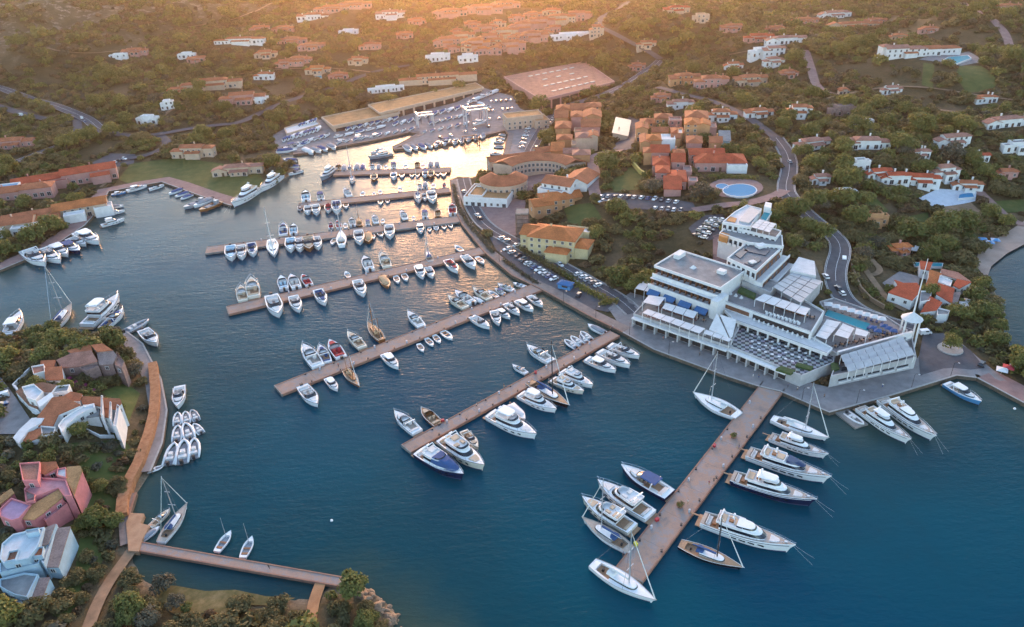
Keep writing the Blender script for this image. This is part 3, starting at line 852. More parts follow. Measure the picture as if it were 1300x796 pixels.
# rocks on the point
M_ROCK = ramp_mat('granite', [(0.3, (0.16, 0.11, 0.08)), (0.5, (0.30, 0.20, 0.13)), (0.75, (0.46, 0.33, 0.22))], 0.8, 9, bump=0.8)
def rock(loc, s, seed, lab, grp):
    r = random.Random(seed)
    bm = bmesh.new(); bmesh.ops.create_icosphere(bm, subdivisions=2, radius=1)
    ax = [Vector((r.uniform(-1, 1), r.uniform(-1, 1), r.uniform(-1, 1))).normalized() for _ in range(9)]
    of = [r.uniform(.45, .85) for _ in ax]
    for v in bm.verts:
        for a, k in zip(ax, of):
            e = v.co.dot(a) - k
            if e > 0: v.co -= a * e * .9
        v.co.x *= s * r.uniform(.98, 1.02); v.co.y *= s * .8; v.co.z *= s * .62
    me = bpy.data.meshes.new('rock'); bm.to_mesh(me); bm.free(); me.materials.append(M_ROCK)
    o = bpy.data.objects.new('rock', me); COL.objects.link(o)
    o.location = loc; o.rotation_euler = (0, 0, r.uniform(0, 6))
    return tag(o, lab, 'rock', grp)
pr = random.Random(3)
for i in range(58):
    t_ = pr.random(); a_ = pr.uniform(0, 1)
    x = 444 + 62 * t_ + pr.uniform(-7, 5); y = 741 + 44 * t_ ** 1.3 + pr.uniform(-4, 12)
    p = W(x, y, .6)
    if land(p.x, p.y) < -2.5: continue
    s_ = pr.choice([.5, .6, .8, 1.0, 1.3, 1.9])
    rock((p.x, p.y, max(hgt(p.x, p.y), -.1) + s_ * .05), s_, i, 'tan granite boulder on the rocky point at the end of the footbridge', 'boulders of the rocky point')
    exclude([(p.x + s_ * math.cos(a), p.y + s_ * math.sin(a)) for a in (0, 1.6, 3.1, 4.7)])
# ------------------------------------------------------------------ boats
def paint(name, c, rough=.25, var=.05, **k): return mat(name, c, rough, var, 1.5, **k)
BM = {
    'white': paint('gelcoat_white', (.80, .80, .80)), 'cream': paint('gelcoat_cream', (.72, .66, .55)), 'navy': paint('gelcoat_navy', (.012, .02, .06)),
    'black': paint('gelcoat_black', (.012, .012, .015)), 'grey': paint('gelcoat_grey', (.30, .32, .35)), 'red': paint('gelcoat_red', (.42, .03, .04)),
    'blue': paint('gelcoat_blue', (.08, .25, .48)), 'pale': paint('gelcoat_pale_blue', (.42, .60, .72)), 'green': paint('canvas_green', (.05, .12, .08), .8),
    'wood': mat('varnished_wood', (.28, .12, .045), .35, .25, 2.5), 'teak': mat('teak_deck', (.36, .22, .13), .7, .2, 2.0),
    'tgrey': mat('weathered_teak', (.40, .34, .29), .75, .18, 2.0), 'glass': mat('dark_glass', (.012, .016, .025), .06, 0, spec=.8),
    'cush': mat('cushion_white', (.68, .66, .64), .85, .1), 'beige': mat('cushion_beige', (.55, .42, .30), .85, .1), 'canvas': mat('canvas_blue', (.035, .085, .22), .85, .15),
    'wcanvas': mat('canvas_white', (.74, .73, .72), .85, .08), 'gcanvas': mat('canvas_grey', (.26, .27, .30), .9, .15), 'rcanvas': mat('canvas_red', (.40, .04, .05), .85, .15),
    'alu': mat('aluminium', (.62, .63, .65), .35, .05, metal=.6), 'dark': mat('rubber_dark', (.03, .03, .033), .6, .1), 'rubber': mat('rib_tube', (.42, .43, .45), .6, .08),
    'wrub': mat('rib_tube_white', (.72, .72, .72), .55, .06), 'anti': mat('antifouling', (.03, .05, .11), .8, .1), 'sail': mat('sail_cloth', (.76, .74, .70), .85, .06),
    'tan': mat('canvas_tan', (.48, .32, .19), .9, .12), 'steel': mat('rail_steel', (.7, .7, .72), .25, 0, metal=.8),
}
def plan(xa, xf, wa, wf, nose, z, n=6, kx=0.0):
    """rounded deckhouse outline, aft to nose and back; kx shifts it"""
    P = [(xa + kx, wa, z), ((xa + xf - nose) / 2 + kx, max(wa, wf), z)]
    for i in range(n + 1):
        a = math.pi / 2 * i / n
        P.append((xf - nose + nose * math.sin(a) + kx, wf * math.cos(a) ** .75 if i < n else 0, z))
    return P + [(x, -y, q) for x, y, q in P[-2::-1]]
class Hull:
    def __init__(s, L, B, f0, f1, tr=.82, rake=.05, p=2.1, mid=.5, n=16):
        s.L, s.B, s.st = L, B, []
        for i in range(n + 1):
            t = i / n
            t = t + .04 * math.sin(t * math.pi * 2) * -1 if 0 < i < n else t
            f = tr + (1 - tr) * math.sin(min(t / mid, 1) * math.pi / 2) if t < mid else max(1 - ((t - mid) / (1 - mid)) ** p, .012)
            s.st.append((-L / 2 + t * L * (1 - rake), -L / 2 + t * L * (1 - rake) + rake * L * t ** 4, f * B / 2, f0 + (f1 - f0) * t ** 2))
    def at(s, x):
        S = s.st
        for a, b in zip(S[:-1], S[1:]):
            if a[1] <= x <= b[1]:
                k = (x - a[1]) / (b[1] - a[1] + 1e-9)
                return a[2] + (b[2] - a[2]) * k, a[3] + (b[3] - a[3]) * k
        return (S[0][2], S[0][3]) if x < S[0][1] else (S[-1][2], S[-1][3])
    def hull(s, root, m, stripe=None, boot=True):
        mb = MB(); rg = []
        for x, xg, w, z in s.st:
            xm = (x * .55 + xg * .45)
            half = [(xg, w, z + .06), (xm, w * .965, z * .55), (x, w * .86, z * .12), (x, w * .80, -.05), (x, w * .45, -.35), (x, 0, -.55)]
            rg.append(half + [(a, -b, c) for a, b, c in half[-2::-1]])
        n = len(rg[0])
        for r_ in rg: mb.v += r_
        for i in range(len(rg) - 1):
            for q in range(n - 1):
                mb.f.append((i * n + q, i * n + q + 1, (i + 1) * n + q + 1, (i + 1) * n + q))
                mb.m.append(1 if 2 <= q <= n - 4 else 0)
        mb.f.append(tuple(range(n))); mb.m.append(0)
        mb.f.append(tuple((len(rg) - 1) * n + q for q in range(n - 1, -1, -1))); mb.m.append(0)
        return mb.build('hull', [m, BM['anti']], root)
    def deck(s, root, m, x0=None, x1=None, mc=None, side=.22, floor=.35, name='cockpit'):
        """deck with a sunk well between x0 and x1"""
        d = MB(); c = MB(); S = [(xg, w, z) for x, xg, w, z in s.st]
        xs = [q[0] for q in S]
        cut = sorted(set([x for x in xs] + ([x0, x1] if x0 is not None else [])))
        P = []
        for x in cut:
            if x < xs[0] or x > xs[-1]: continue
            w, z = s.at(x); P.append((x, w, z))
        for (xa, wa, za), (xb, wb, zb) in zip(P[:-1], P[1:]):
            well = x0 is not None and xa >= x0 - 1e-6 and xb <= x1 + 1e-6
            if not well:
                d.add([(xa, wa, za), (xa, 0, za + .04 * wa), (xa, -wa, za), (xb, wb, zb), (xb, 0, zb + .04 * wb), (xb, -wb, zb)], [(0, 3, 4, 1), (1, 4, 5, 2)])
            else:
                ia, ib = max(wa - side, .05), max(wb - side, .05)
                for sg in (1, -1):
                    d.add([(xa, sg * wa, za), (xb, sg * wb, zb), (xb, sg * ib, zb), (xa, sg * ia, za)], [(0, 1, 2, 3)])
                    c.add([(xa, sg * ia, za), (xb, sg * ib, zb), (xb, sg * ib, floor), (xa, sg * ia, floor)], [(0, 1, 2, 3)], 1)
                c.add([(xa, ia, floor), (xb, ib, floor), (xb, -ib, floor), (xa, -ia, floor)], [(0, 1, 2, 3)], 0)
        if x0 is not None:
            for x in (x0, x1):
                w, z = s.at(x); w = max(w - side, .05)
                c.add([(x, w, z), (x, -w, z), (x, -w, floor), (x, w, floor)], [(0, 1, 2, 3)], 1)
        o = d.build('deck', m, root)
        if x0 is not None: c.build(name, [mc or m, m], root)
        return o
    def rail(s, root, m, r=.06, dz=.08, x0=None, x1=None, name='rub_rail', inset=0.0):
        P = [(xg, w - inset, z + dz) for x, xg, w, z in s.st if (x0 is None or xg >= x0) and (x1 is None or xg <= x1)]
        mb = MB(); mb.tube(P + [(a, -b, c) for a, b, c in P[::-1]], r, 4)
        return mb.build(name, m, root)

def house(root, name, m, xa, xf, w, nose, z0, z1, rk=.5, inset=.12, glass=True, g0=.35, g1=.85, top=None):
    """deckhouse with raked front and a dark window band"""
    b = MB()
    h = z1 - z0
    f = lambda t, ex=0.0: plan(xa - ex, xf - rk * h * t + ex, w - inset * h * t + ex, w * .92 - inset * h * t + ex, nose, z0 + h * t)
    b.loft([f(0), f(.92), [(x * 1.0, y * .96, z) for x, y, z in f(1.0)]])
    o = b.build(name, m, root)
    if glass:
        g = MB()
        A, B = f(g0, .025), f(g1, .025)
        g.loft([A, B], cap0=False, cap1=False)
        g.build('window_band', BM['glass'], o)
    return o

def b_dinghy(root, c1='wrub', c2='white'):
    t = MB()
    P = [(-2.1, .66, .35), (-.4, .70, .36), (.8, .62, .42), (1.6, .36, .5), (2.05, 0, .56)]
    P = P + [(x, -y, z) for x, y, z in P[-2::-1]]
    t.tube(P, [.13, .18, .18, .17, .15, .17, .18, .18, .13], 8)
    t.build('inflatable_tube', BM[c1], root, smooth=True)
    f = MB(); f.prism([(-1.9, -.6), (-1.9, .6), (.8, .6), (1.7, .1), (1.7, -.1), (.8, -.6)], -.15, .22)
    f.build('floor', BM['gcanvas'], root)
    f = MB(); f.box(-.2, 0, .2, .5, .5, .55); f.box(-.95, 0, .2, .5, .9, .35); f.build('seat', BM['cush'], root)
    e = MB(); e.box(-2.05, 0, .3, .35, .36, .5); e.box(-2.1, 0, -.4, .18, .16, .8); e.build('outboard_motor', BM['dark'], root)
def b_row(root, hullc='white', inn='grey', mast=False):
    h = Hull(4.2, 1.5, .42, .55, tr=.7, rake=.03)
    h.hull(root, BM[hullc]); h.deck(root, BM[hullc], -1.6, 1.1, BM[inn], .16, .15)
    s = MB(); s.box(-.2, 0, .3, .3, 1.1, .07); s.box(-1.2, 0, .3, .35, 1.0, .07); s.build('thwart', BM['wood'], root)
    if mast:
        m = MB(); m.tube([(.7, 0, .2), (.7, 0, 4.6)], [.05, .03], 5); m.build('mast', BM['alu'], root)
def b_cover(root, hullc='white', cov='canvas'):
    h = Hull(7.0, 2.4, .75, 1.0)
    h.hull(root, BM[hullc]); h.deck(root, BM[hullc])
    c = MB()
    c.loft([plan(-3.2, 2.2, .98, .9, 1.6, .85), plan(-3.1, 1.9, .8, .7, 1.4, 1.15), plan(-2.6, 1.2, .35, .3, 1.0, 1.45)])
    c.build('canvas_cover', BM[cov], root, smooth=True)
    e = MB(); e.box(-3.6, 0, .3, .45, .4, .9); e.build('outboard_motor', BM['dark'], root)
def b_day(root, hullc='white', floor='tgrey', seat='cush', top=None):
    h = Hull(7.5, 2.55, .85, 1.15, tr=.88)
    h.hull(root, BM[hullc]); h.deck(root, BM['white' if hullc != 'wood' else 'wood'], -3.0, .9, BM[floor], .24, .35)
    h.rail(root, BM['dark' if hullc == 'white' else 'white'], .05, .04)
    w = MB(); A = plan(.1, 1.35, 1.02, .95, .9, .98); B = plan(-.15, .85, .92, .85, .7, 1.55)
    k = len(A); w.loft([A, B], cap0=False, cap1=False, closed=False); w.build('windscreen', BM['glass'], root)
    s = MB(); s.box(-2.55, 0, .35, .7, 1.7, .5); s.box(-2.95, 0, .8, .25, 1.7, .3); s.build('stern_bench', BM[seat], root)
    for y in (-.5, .5):
        s = MB(); s.box(-.7, y, .35, .55, .55, .6); s.box(-.95, y, .95, .14, .55, .4); s.build('helm_seat', BM[seat], root)
    s = MB(); s.loft([plan(1.3, 2.7, .6, .5, .7, 1.06), plan(1.35, 2.6, .55, .45, .65, 1.22)]); s.build('sun_pad', BM[seat], root)
    e = MB(); e.box(-3.95, 0, .25, .5, .5, .9); e.build('outboard_motor', BM['dark'], root)
    if top:
        t = MB()
        t.loft([plan(-2.0, .4, .98, .95, .35, 2.25), plan(-1.95, .35, .9, .88, .3, 2.36)])
        for x in (-1.8, .0):
            for y in (-.9, .9): t.tube([(x, y, .9), (x, y * .95, 2.28)], .035, 4)
        t.build('bimini_top', BM[top], root)
def b_cruiser(root, hullc='white', floor='tgrey', seat='cush', hard=None, deckc='white'):
    h = Hull(11, 3.5, 1.15, 1.65, tr=.86)
    h.hull(root, BM[hullc]); h.deck(root, BM[deckc], -4.6, -.3, BM[floor], .34, .6)
    h.rail(root, BM['dark' if hullc in ('white', 'cream') else 'white'], .06, .03)
    house(root, 'cabin', BM['white'], -.3, 3.6, 1.28, 2.4, 1.2, 1.85, rk=1.0, inset=.25, g0=.3, g1=.8)
    w = MB(); A = plan(-1.3, 1.9, 1.42, 1.25, 1.5, 1.72); B = plan(-1.2, .7, 1.2, 1.05, 1.0, 2.35)
    w.loft([A, B], cap0=False, cap1=False, closed=False); w.build('windscreen', BM['glass'], root)
    s = MB(); s.box(-4.1, 0, .6, .8, 2.3, .5); s.box(-4.55, 0, 1.05, .25, 2.3, .35); s.box(-2.7, 1.0, .6, 1.8, .6, .5); s.build('stern_seat', BM[seat], root)
    s = MB(); s.box(-1.1, -.55, .6, .7, .8, .7); s.box(-1.4, -.55, 1.3, .16, .8, .5); s.build('helm_seat', BM[seat], root)
    s = MB(); s.loft([plan(1.6, 3.2, .75, .6, .8, 1.78), plan(1.65, 3.1, .7, .55, .75, 1.96)]); s.build('sun_pad', BM[seat], root)
    s = MB(); s.box(-5.75, 0, .35, .8, 2.7, .14); s.build('swim_platform', BM['teak'], root)
    a = MB(); a.tube([(-2.0, 1.5, 1.2), (-2.4, 1.3, 2.5), (-2.4, -1.3, 2.5), (-2.0, -1.5, 1.2)], .12, 5); a.build('radar_arch', BM['white'], root)
    if hard:
        t = MB(); t.loft([plan(-3.0, .6, 1.3, 1.2, .6, 2.5), plan(-2.9, .5, 1.15, 1.05, .5, 2.64)]); t.build('hard_top', BM[hard], root)
    g = MB(); S = [(xg, w_ - .12, z + .65) for x, xg, w_, z in h.st if xg > .5]
    g.tube(S + [(x, -y, z) for x, y, z in S[::-1]], .035, 4)
    for x, y, z in S[::2]:
        g.tube([(x, y, z - .62), (x, y, z)], .03, 4); g.tube([(x, -y, z - .62), (x, -y, z)], .03, 4)
    g.build('guard_rail', BM['steel'], root)
def b_fly(root, hullc='white', floor='teak', seat='cush', top=None, cover=None):
    h = Hull(16, 4.7, 1.6, 2.5, tr=.88, rake=.07)
    h.hull(root, BM[hullc]); h.deck(root, BM['white'], -7.2, -3.8, BM[floor], .4, 1.0)
    h.rail(root, BM['dark'], .07, .02)
    p = MB()
    for sg in (1, -1):
        for x in (-.5, 1.6, 3.4):
            w_, z = h.at(x); p.box(x, sg * (w_ * .965 + .03), z * .55, 1.3, .06, .32)
    p.build('hull_window', BM['glass'], root)
    house(root, 'saloon', BM['white'], -4.2, 3.6, 1.95, 2.6, 1.75, 3.2, rk=1.25, inset=.14, g0=.38, g1=.86)
    b = MB(); A = plan(-4.6, 1.2, 1.75, 1.6, 1.4, 3.15); B = plan(-4.7, 1.5, 1.85, 1.7, 1.5, 3.75)
    b.loft([A, B, plan(-4.55, 1.35, 1.68, 1.55, 1.4, 3.75), plan(-4.5, 1.25, 1.65, 1.5, 1.35, 3.35)], cap0=False, cap1=True)
    o = b.build('flybridge', BM['white'], root)
    s = MB(); s.box(-3.6, .6, 3.36, 1.6, 1.7, .38); s.box(-1.2, -.8, 3.36, 1.0, 1.1, .42); s.box(-1.2, .9, 3.36, 1.4, .7, .4); s.build('fly_seat', BM[seat], o)
    w = MB(); A = plan(-.4, 1.4, 1.6, 1.5, 1.4, 3.74); B = plan(-.3, 1.0, 1.45, 1.35, 1.2, 4.15); w.loft([A, B], cap0=False, cap1=False, closed=False); w.build('windscreen', BM['glass'], o)
    a = MB(); a.tube([(-3.6, 1.75, 3.6), (-4.3, 1.5, 4.9), (-4.3, -1.5, 4.9), (-3.6, -1.75, 3.6)], .16, 5); a.box(-4.3, 0, 4.95, .5, .9, .25); a.build('radar_arch', BM['white'], root)
    if top:
        t = MB(); t.loft([plan(-4.0, .2, 1.6, 1.45, .8, 5.0), plan(-3.9, .1, 1.4, 1.3, .7, 5.18)])
        for y in (-1.3, 1.3): t.tube([(-.4, y * 1.15, 3.7), (-.5, y, 5.02)], .06, 4)
        t.build('hard_top', BM[top], root)
    s = MB(); s.loft([plan(3.4, 5.8, 1.1, .9, 1.1, 2.16), plan(3.45, 5.7, 1.0, .82, 1.0, 2.42)]); s.build('sun_pad', BM[seat], root)
    s = MB(); s.box(-8.45, 0, .45, 1.2, 3.9, .18); s.build('swim_platform', BM['teak'], root)
    s = MB(); s.box(-6.6, 0, 1.0, .8, 2.8, .5); s.box(-7.0, 0, 1.5, .22, 2.8, .4); s.build('stern_seat', BM[seat], root)
    if cover:
        c = MB(); c.loft([plan(-1.5, 5.9, 2.0, 1.5, 2.8, 2.55), plan(-1.4, 4.6, 1.75, 1.3, 2.5, 3.35), plan(-1.3, 2.6, 1.5, 1.2, 1.8, 3.9)]); c.build('canvas_cover', BM[cover], root)
    g = MB(); S = [(xg, w_ - .15, z + .85) for x, xg, w_, z in h.st if xg > -2.5]
    g.tube(S + [(x, -y, z) for x, y, z in S[::-1]], .04, 4)
    for x, y, z in S[::2]:
        g.tube([(x, y, z - .8), (x, y, z)], .03, 4); g.tube([(x, -y, z - .8), (x, -y, z)], .03, 4)
    g.build('guard_rail', BM['steel'], root)
def b_yacht(root, hullc='white', floor='teak', style='fly'):
    h = Hull(28, 6.6, 2.5, 4.1, tr=.86, rake=.08)
    h.hull(root, BM[hullc]); h.deck(root, BM['tgrey'], -12.8, -7.0, BM[floor], .4, 1.8)
    h.rail(root, BM['white'], .12, .05)
    p = MB()
    for sg in (1, -1):
        for x in (-3.5, -.8, 1.9, 4.6):
            w_, z = h.at(x); p.box(x, sg * (w_ * .965 + .05), z * .5, 2.0, .1, .42)
    p.build('hull_window', BM['glass'], root)
    st = MB()
    for sg in (1, -1):
        P = [(xg, sg * (w_ + .02), z * .86) for x, xg, w_, z in h.st[1:-1]]
        st.tube(P, .09, 4)
    st.build('hull_stripe', BM['navy' if hullc != 'navy' else 'white'], root)
    house(root, 'main_deckhouse', BM['white'], -8.2, 6.6, 2.75, 4.6, 2.75, 4.9, rk=1.35, inset=.10, g0=.35, g1=.80)
    if style in ('fly', 'deck'):
        house(root, 'upper_deckhouse', BM['white'], -3.2, 2.8, 2.1, 2.6, 4.9, 6.5 if style == 'fly' else 5.9, rk=.9, inset=.12, g0=.4, g1=.88)
    if style == 'open':
        w = MB(); w.loft([plan(-.5, 5.6, 2.05, 1.7, 3.0, 4.93), plan(-.6, 3.0, 1.75, 1.45, 1.8, 5.75)], cap1=True); w.build('windscreen', mat('blue_glass', (.015, .035, .10), .08, 0, spec=.8), root)
    b = MB(); b.loft([plan(-9.2, -1.0, 2.6, 2.5, .6, 4.86), plan(-9.3, -1.0, 2.7, 2.6, .6, 5.5), plan(-9.1, -1.2, 2.5, 2.4, .6, 5.5), plan(-9.05, -1.3, 2.45, 2.35, .6, 5.05)], cap0=False)
    fb = b.build('sun_deck', BM['white'], root)
    s = MB(); s.box(-7.6, 0, 5.06, 2.0, 3.4, .4); s.box(-8.5, 0, 5.46, .3, 3.4, .35); s.box(-5.0, 1.5, 5.06, 2.2, .8, .42); s.build('lounge_seat', BM['beige'], fb)
    tb = MB(); tb.box(-5.1, -.3, 5.06, 1.4, 1.0, .7); tb.build('table', BM['wood'], fb)
    t = MB(); zt = 7.1 if style == 'fly' else 6.6
    t.loft([plan(-5.6, 1.0, 2.0, 1.8, 1.2, zt), plan(-5.7, 1.1, 2.1, 1.9, 1.3, zt + .16), plan(-5.2, .6, 1.7, 1.5, 1.0, zt + .34)])
    if style != 'fly': t = MB(); zt = 5.9
    for y in (-1.7, 1.7) if style == 'fly' else ():
        t.tube([(-4.8, y, 5.0), (-5.0, y, zt + .1)], .16, 5); t.tube([(-.6, y * .95, 5.0), (-.9, y * .9, zt + .1)], .1, 5)
    if style == 'fly': t.build('hard_top', BM['white'], root)
    else:
        t.tube([(-7.6, 2.5, 5.2), (-8.2, 2.2, 6.6), (-8.2, -2.2, 6.6), (-7.6, -2.5, 5.2)], .28, 6); t.build('radar_arch', BM['white'], root)
        c_ = MB(); c_.box(-2.8, 0, 5.06, 2.4, 2.6, .45); c_.build('sun_lounge', BM['beige'], root)
    mm = MB(); mm.tube([(-4.4, 0, zt + .2), (-4.8, 0, zt + 2.2)], [.22, .1], 6); mm.box(-4.7, 0, zt + 1.2, .3, 1.8, .16); mm.tube([(-4.6, .8, zt + 1.3), (-4.6, .8, zt + 1.8)], [.35, .3], 8)
    mm.build('radar_mast', BM['white'], root)
    s = MB(); s.loft([plan(6.6, 9.6, 1.5, 1.2, 1.4, 3.45), plan(6.7, 9.4, 1.35, 1.05, 1.3, 3.8)]); s.build('sun_pad', BM['cush'], root)
    f = MB(); f.box(-14.6, 0, .7, 1.9, 5.3, .25); f.build('swim_platform', BM['teak'], root)
    s = MB(); s.box(-11.6, 0, 1.8, 1.0, 4.2, .55); s.box(-12.3, 0, 2.3, .3, 4.2, .5); s.build('stern_seat', BM['cush'], root)
    tb = MB(); tb.box(-10.0, 0, 1.8, 1.2, 2.2, .75); tb.build('table', BM['wood'], root)
    g = MB(); S = [(xg, w_ - .2, z + .95) for x, xg, w_, z in h.st if xg > -6]
    g.tube(S + [(x, -y, z) for x, y, z in S[::-1]], .05, 4)
    for x, y, z in S:
        g.tube([(x, y, z - .9), (x, y, z)], .04, 4); g.tube([(x, -y, z - .9), (x, -y, z)], .04, 4)
    g.build('guard_rail', BM['steel'], root)
    a = MB(); a.box(11.2, 0, 4.0, .9, .7, .35); a.tube([(10.4, .6, 3.9), (10.4, .6, 4.3)], .18, 6); a.tube([(10.4, -.6, 3.9), (10.4, -.6, 4.3)], .18, 6); a.build('windlass', BM['alu'], root)
    for y in (-1, 1):
        q = MB(); q.tube([(13.6, y * .3, 3.6), (17.5, y * 1.0, 1.2), (20.5, y * 1.6, -.4)], .028, 4); q.build('mooring_line', BM['cush'], root)
    gw = MB(); gw.box(-16.6, 1.4, 1.35, 3.6, .6, .1); gw.build('gangway', BM['teak'], root)
def b_sail(root, hullc='white', deckc='tgrey', cover='canvas', rig='alu', mizzen=False, B=3.9, ml=16.5):
    h = Hull(14, B, 1.15, 1.5, tr=.62, rake=.09, p=1.75, mid=.45)
    h.hull(root, BM[hullc]); h.deck(root, BM[deckc], -5.6, -2.4, BM['teak'], .5, .55)
    h.rail(root, BM['white' if hullc != 'white' else 'tgrey'], .05, .05)
    house(root, 'coachroof', BM['white' if hullc not in ('wood',) else 'wood'], -2.4, 3.0, 1.15, 1.9, 1.2, 1.75, rk=.8, inset=.3, g0=.25, g1=.7)
    m = MB(); m.tube([(1.2, 0, 1.2), (1.15, 0, ml * .6), (1.05, 0, ml)], [.15, .13, .08], 6)
    for z in (ml * .38, ml * .66): m.box(1.15, 0, z, .1, 2.2 if z < ml * .5 else 1.5, .07)
    m.build('mast', BM[rig], root)
    b = MB(); b.tube([(1.0, 0, 2.35), (-4.4, 0, 2.5)], [.14, .11], 6); bo = b.build('boom', BM[rig], root)
    s = MB(); s.tube([(.95, 0, 2.6), (-1.5, 0, 2.78), (-4.2, 0, 2.7)], [.26, .24, .12], 7); s.build('furled_sail', BM[cover], bo)
    j = MB(); j.tube([(6.65, 0, 1.6), (1.2, 0, ml * .94)], [.13, .05], 5); j.build('furled_jib', BM['sail'], root)
    r = MB()
    r.tube([(-6.8, 0, 1.2), (1.05, 0, ml - .05)], .025, 3)
    for y in (-1, 1):
        r.tube([(.9, y * B * .47, 1.2), (1.15, y * 1.1, ml * .38), (1.15, y * .75, ml * .66), (1.06, 0, ml * .95)], .025, 3)
    r.build('rigging', BM['steel'], root)
    s = MB(); s.tube([(-4.6, .75, 1.1), (-4.6, -.75, 1.1)], .05, 4); s.box(-4.5, 0, .55, .35, .4, .7); s.build('wheel', BM['dark'], root)
    s = MB(); s.loft([plan(-3.2, -1.6, 1.0, .9, .5, 1.7), plan(-3.1, -1.7, .85, .75, .4, 2.35)]); s.build('spray_hood', BM[cover], root)
    if mizzen:
        q = MB(); q.tube([(-4.9, 0, 1.1), (-5.0, 0, ml * .72)], [.12, .06], 6); q.build('mizzen_mast', BM[rig], root)
def b_barge(root, hullc='grey', inn='dark'):
    h = Hull(9, 3.0, .9, 1.1, tr=.9, p=3.2)
    h.hull(root, BM[hullc]); h.deck(root, BM[hullc], -3.9, 2.4, BM[inn], .3, .45)
    s = MB(); s.box(-2.6, 0, .45, 1.2, 1.4, 1.5); s.build('wheelhouse', BM['grey'], root)
    s = MB(); s.box(.6, 0, .45, 2.2, 1.6, .6); s.build('net_pile', BM['gcanvas'], root)

# kind: builder, modelled length, colour words, plain kind words, category
KINDS = {
    'D': (b_dinghy, 4.4, {}, 'white inflatable dinghy', 'dinghy'), 'Dg': (b_dinghy, 4.4, dict(c1='rubber', c2='grey'), 'grey inflatable dinghy', 'dinghy'),
    'R': (b_row, 4.2, {}, 'small white rowing boat', 'rowing boat'), 'Rw': (b_row, 4.2, dict(hullc='wood', inn='teak'), 'small brown rowing boat', 'rowing boat'),
    'Rm': (b_row, 4.2, dict(mast=True), 'tiny white sailing dinghy with bare mast', 'dinghy'),
    'Cb': (b_cover, 7, {}, 'motorboat under blue canvas', 'motorboat'), 'Cw': (b_cover, 7, dict(cov='wcanvas'), 'motorboat under white canvas', 'motorboat'),
    'Cg': (b_cover, 7, dict(cov='gcanvas'), 'motorboat under grey canvas', 'motorboat'), 'Ct': (b_cover, 7, dict(hullc='wood', cov='tan'), 'brown motorboat under tan canvas', 'motorboat'),
    'O': (b_day, 7.5, {}, 'white open motorboat', 'motorboat'), 'Ob': (b_day, 7.5, dict(hullc='navy', floor='teak', seat='beige'), 'navy open motorboat', 'motorboat'),
    'Or': (b_day, 7.5, dict(hullc='white', floor='red', seat='rcanvas'), 'white motorboat with red interior', 'motorboat'),
    'Ot': (b_day, 7.5, dict(floor='grey', seat='pale'), 'white open motorboat with pale blue seats', 'motorboat'),
    'Ow': (b_day, 7.5, dict(hullc='wood', floor='teak', seat='beige'), 'brown wooden motorboat', 'motorboat'),
    'Ox': (b_day, 7.5, dict(top='wcanvas'), 'white motorboat with white bimini', 'motorboat'), 'Oy': (b_day, 7.5, dict(top='canvas'), 'white motorboat with blue bimini', 'motorboat'),
    'C': (b_cruiser, 11.6, {}, 'white cabin cruiser', 'cruiser'), 'Ch': (b_cruiser, 11.6, dict(hard='white'), 'white hardtop cruiser', 'cruiser'),
    'Cc': (b_cruiser, 11.6, dict(hullc='cream', floor='teak', seat='beige', deckc='cream'), 'cream cabin cruiser', 'cruiser'),
    'Cn': (b_cruiser, 11.6, dict(hullc='navy', floor='teak', hard='canvas'), 'navy hulled cruiser', 'cruiser'),
    'Cd': (b_cruiser, 11.6, dict(floor='teak', seat='canvas'), 'white cruiser with blue cushions', 'cruiser'),
    'Cr': (b_cruiser, 11.6, dict(floor='teak', seat='rcanvas'), 'white cruiser with red cushions', 'cruiser'),
    'Ca': (b_cruiser, 11.6, dict(hullc='blue', hard='white'), 'pale blue hulled cruiser', 'cruiser'),
    'F': (b_fly, 17.3, {}, 'white flybridge motor yacht', 'motor yacht'), 'Ft': (b_fly, 17.3, dict(top='white'), 'white flybridge yacht with hardtop', 'motor yacht'),
    'Fb': (b_fly, 17.3, dict(hullc='navy', seat='cush', cover='canvas'), 'motor yacht under navy canvas', 'motor yacht'),
    'Fc': (b_fly, 17.3, dict(hullc='cream', seat='beige', floor='teak'), 'cream flybridge motor yacht', 'motor yacht'),
    'Y': (b_yacht, 30, {}, 'large white motor yacht', 'motor yacht'), 'Yn': (b_yacht, 30, dict(hullc='navy'), 'large dark hulled motor yacht', 'motor yacht'),
    'Yo': (b_yacht, 30, dict(style='open'), 'long low white sport yacht', 'motor yacht'), 'Yf': (b_yacht, 30, dict(style='deck'), 'large white motor yacht with open sun deck', 'motor yacht'), 'Yg': (b_yacht, 30, dict(hullc='grey'), 'large blue grey motor yacht', 'motor yacht'),
    'S': (b_sail, 14, {}, 'white sailing yacht', 'sailing yacht'), 'Sk': (b_sail, 14, dict(hullc='black', deckc='teak', rig='dark'), 'black hulled sailing yacht', 'sailing yacht'),
    'Sw': (b_sail, 14, dict(hullc='wood', deckc='teak', cover='tan', rig='wood', mizzen=True, ml=12), 'wooden ketch', 'sailing yacht'),
    'Sb': (b_sail, 14, dict(B=5.6, cover='wcanvas', deckc='white', ml=17), 'broad white sailing catamaran', 'sailing yacht'),
    'Ss': (b_sail, 14, dict(deckc='white', cover='wcanvas', ml=15), 'white sailing yacht with white sail cover', 'sailing yacht'),
    'B': (b_barge, 9, {}, 'grey work boat', 'work boat'), 'Bw': (b_barge, 9, dict(hullc='wood', inn='grey'), 'brown work boat', 'work boat'),
}
NAMES = {'D': 'inflatable_dinghy', 'R': 'rowing_boat', 'C': 'cabin_cruiser', 'O': 'open_motorboat', 'F': 'flybridge_yacht', 'Y': 'motor_yacht', 'S': 'sailing_yacht', 'B': 'work_boat'}
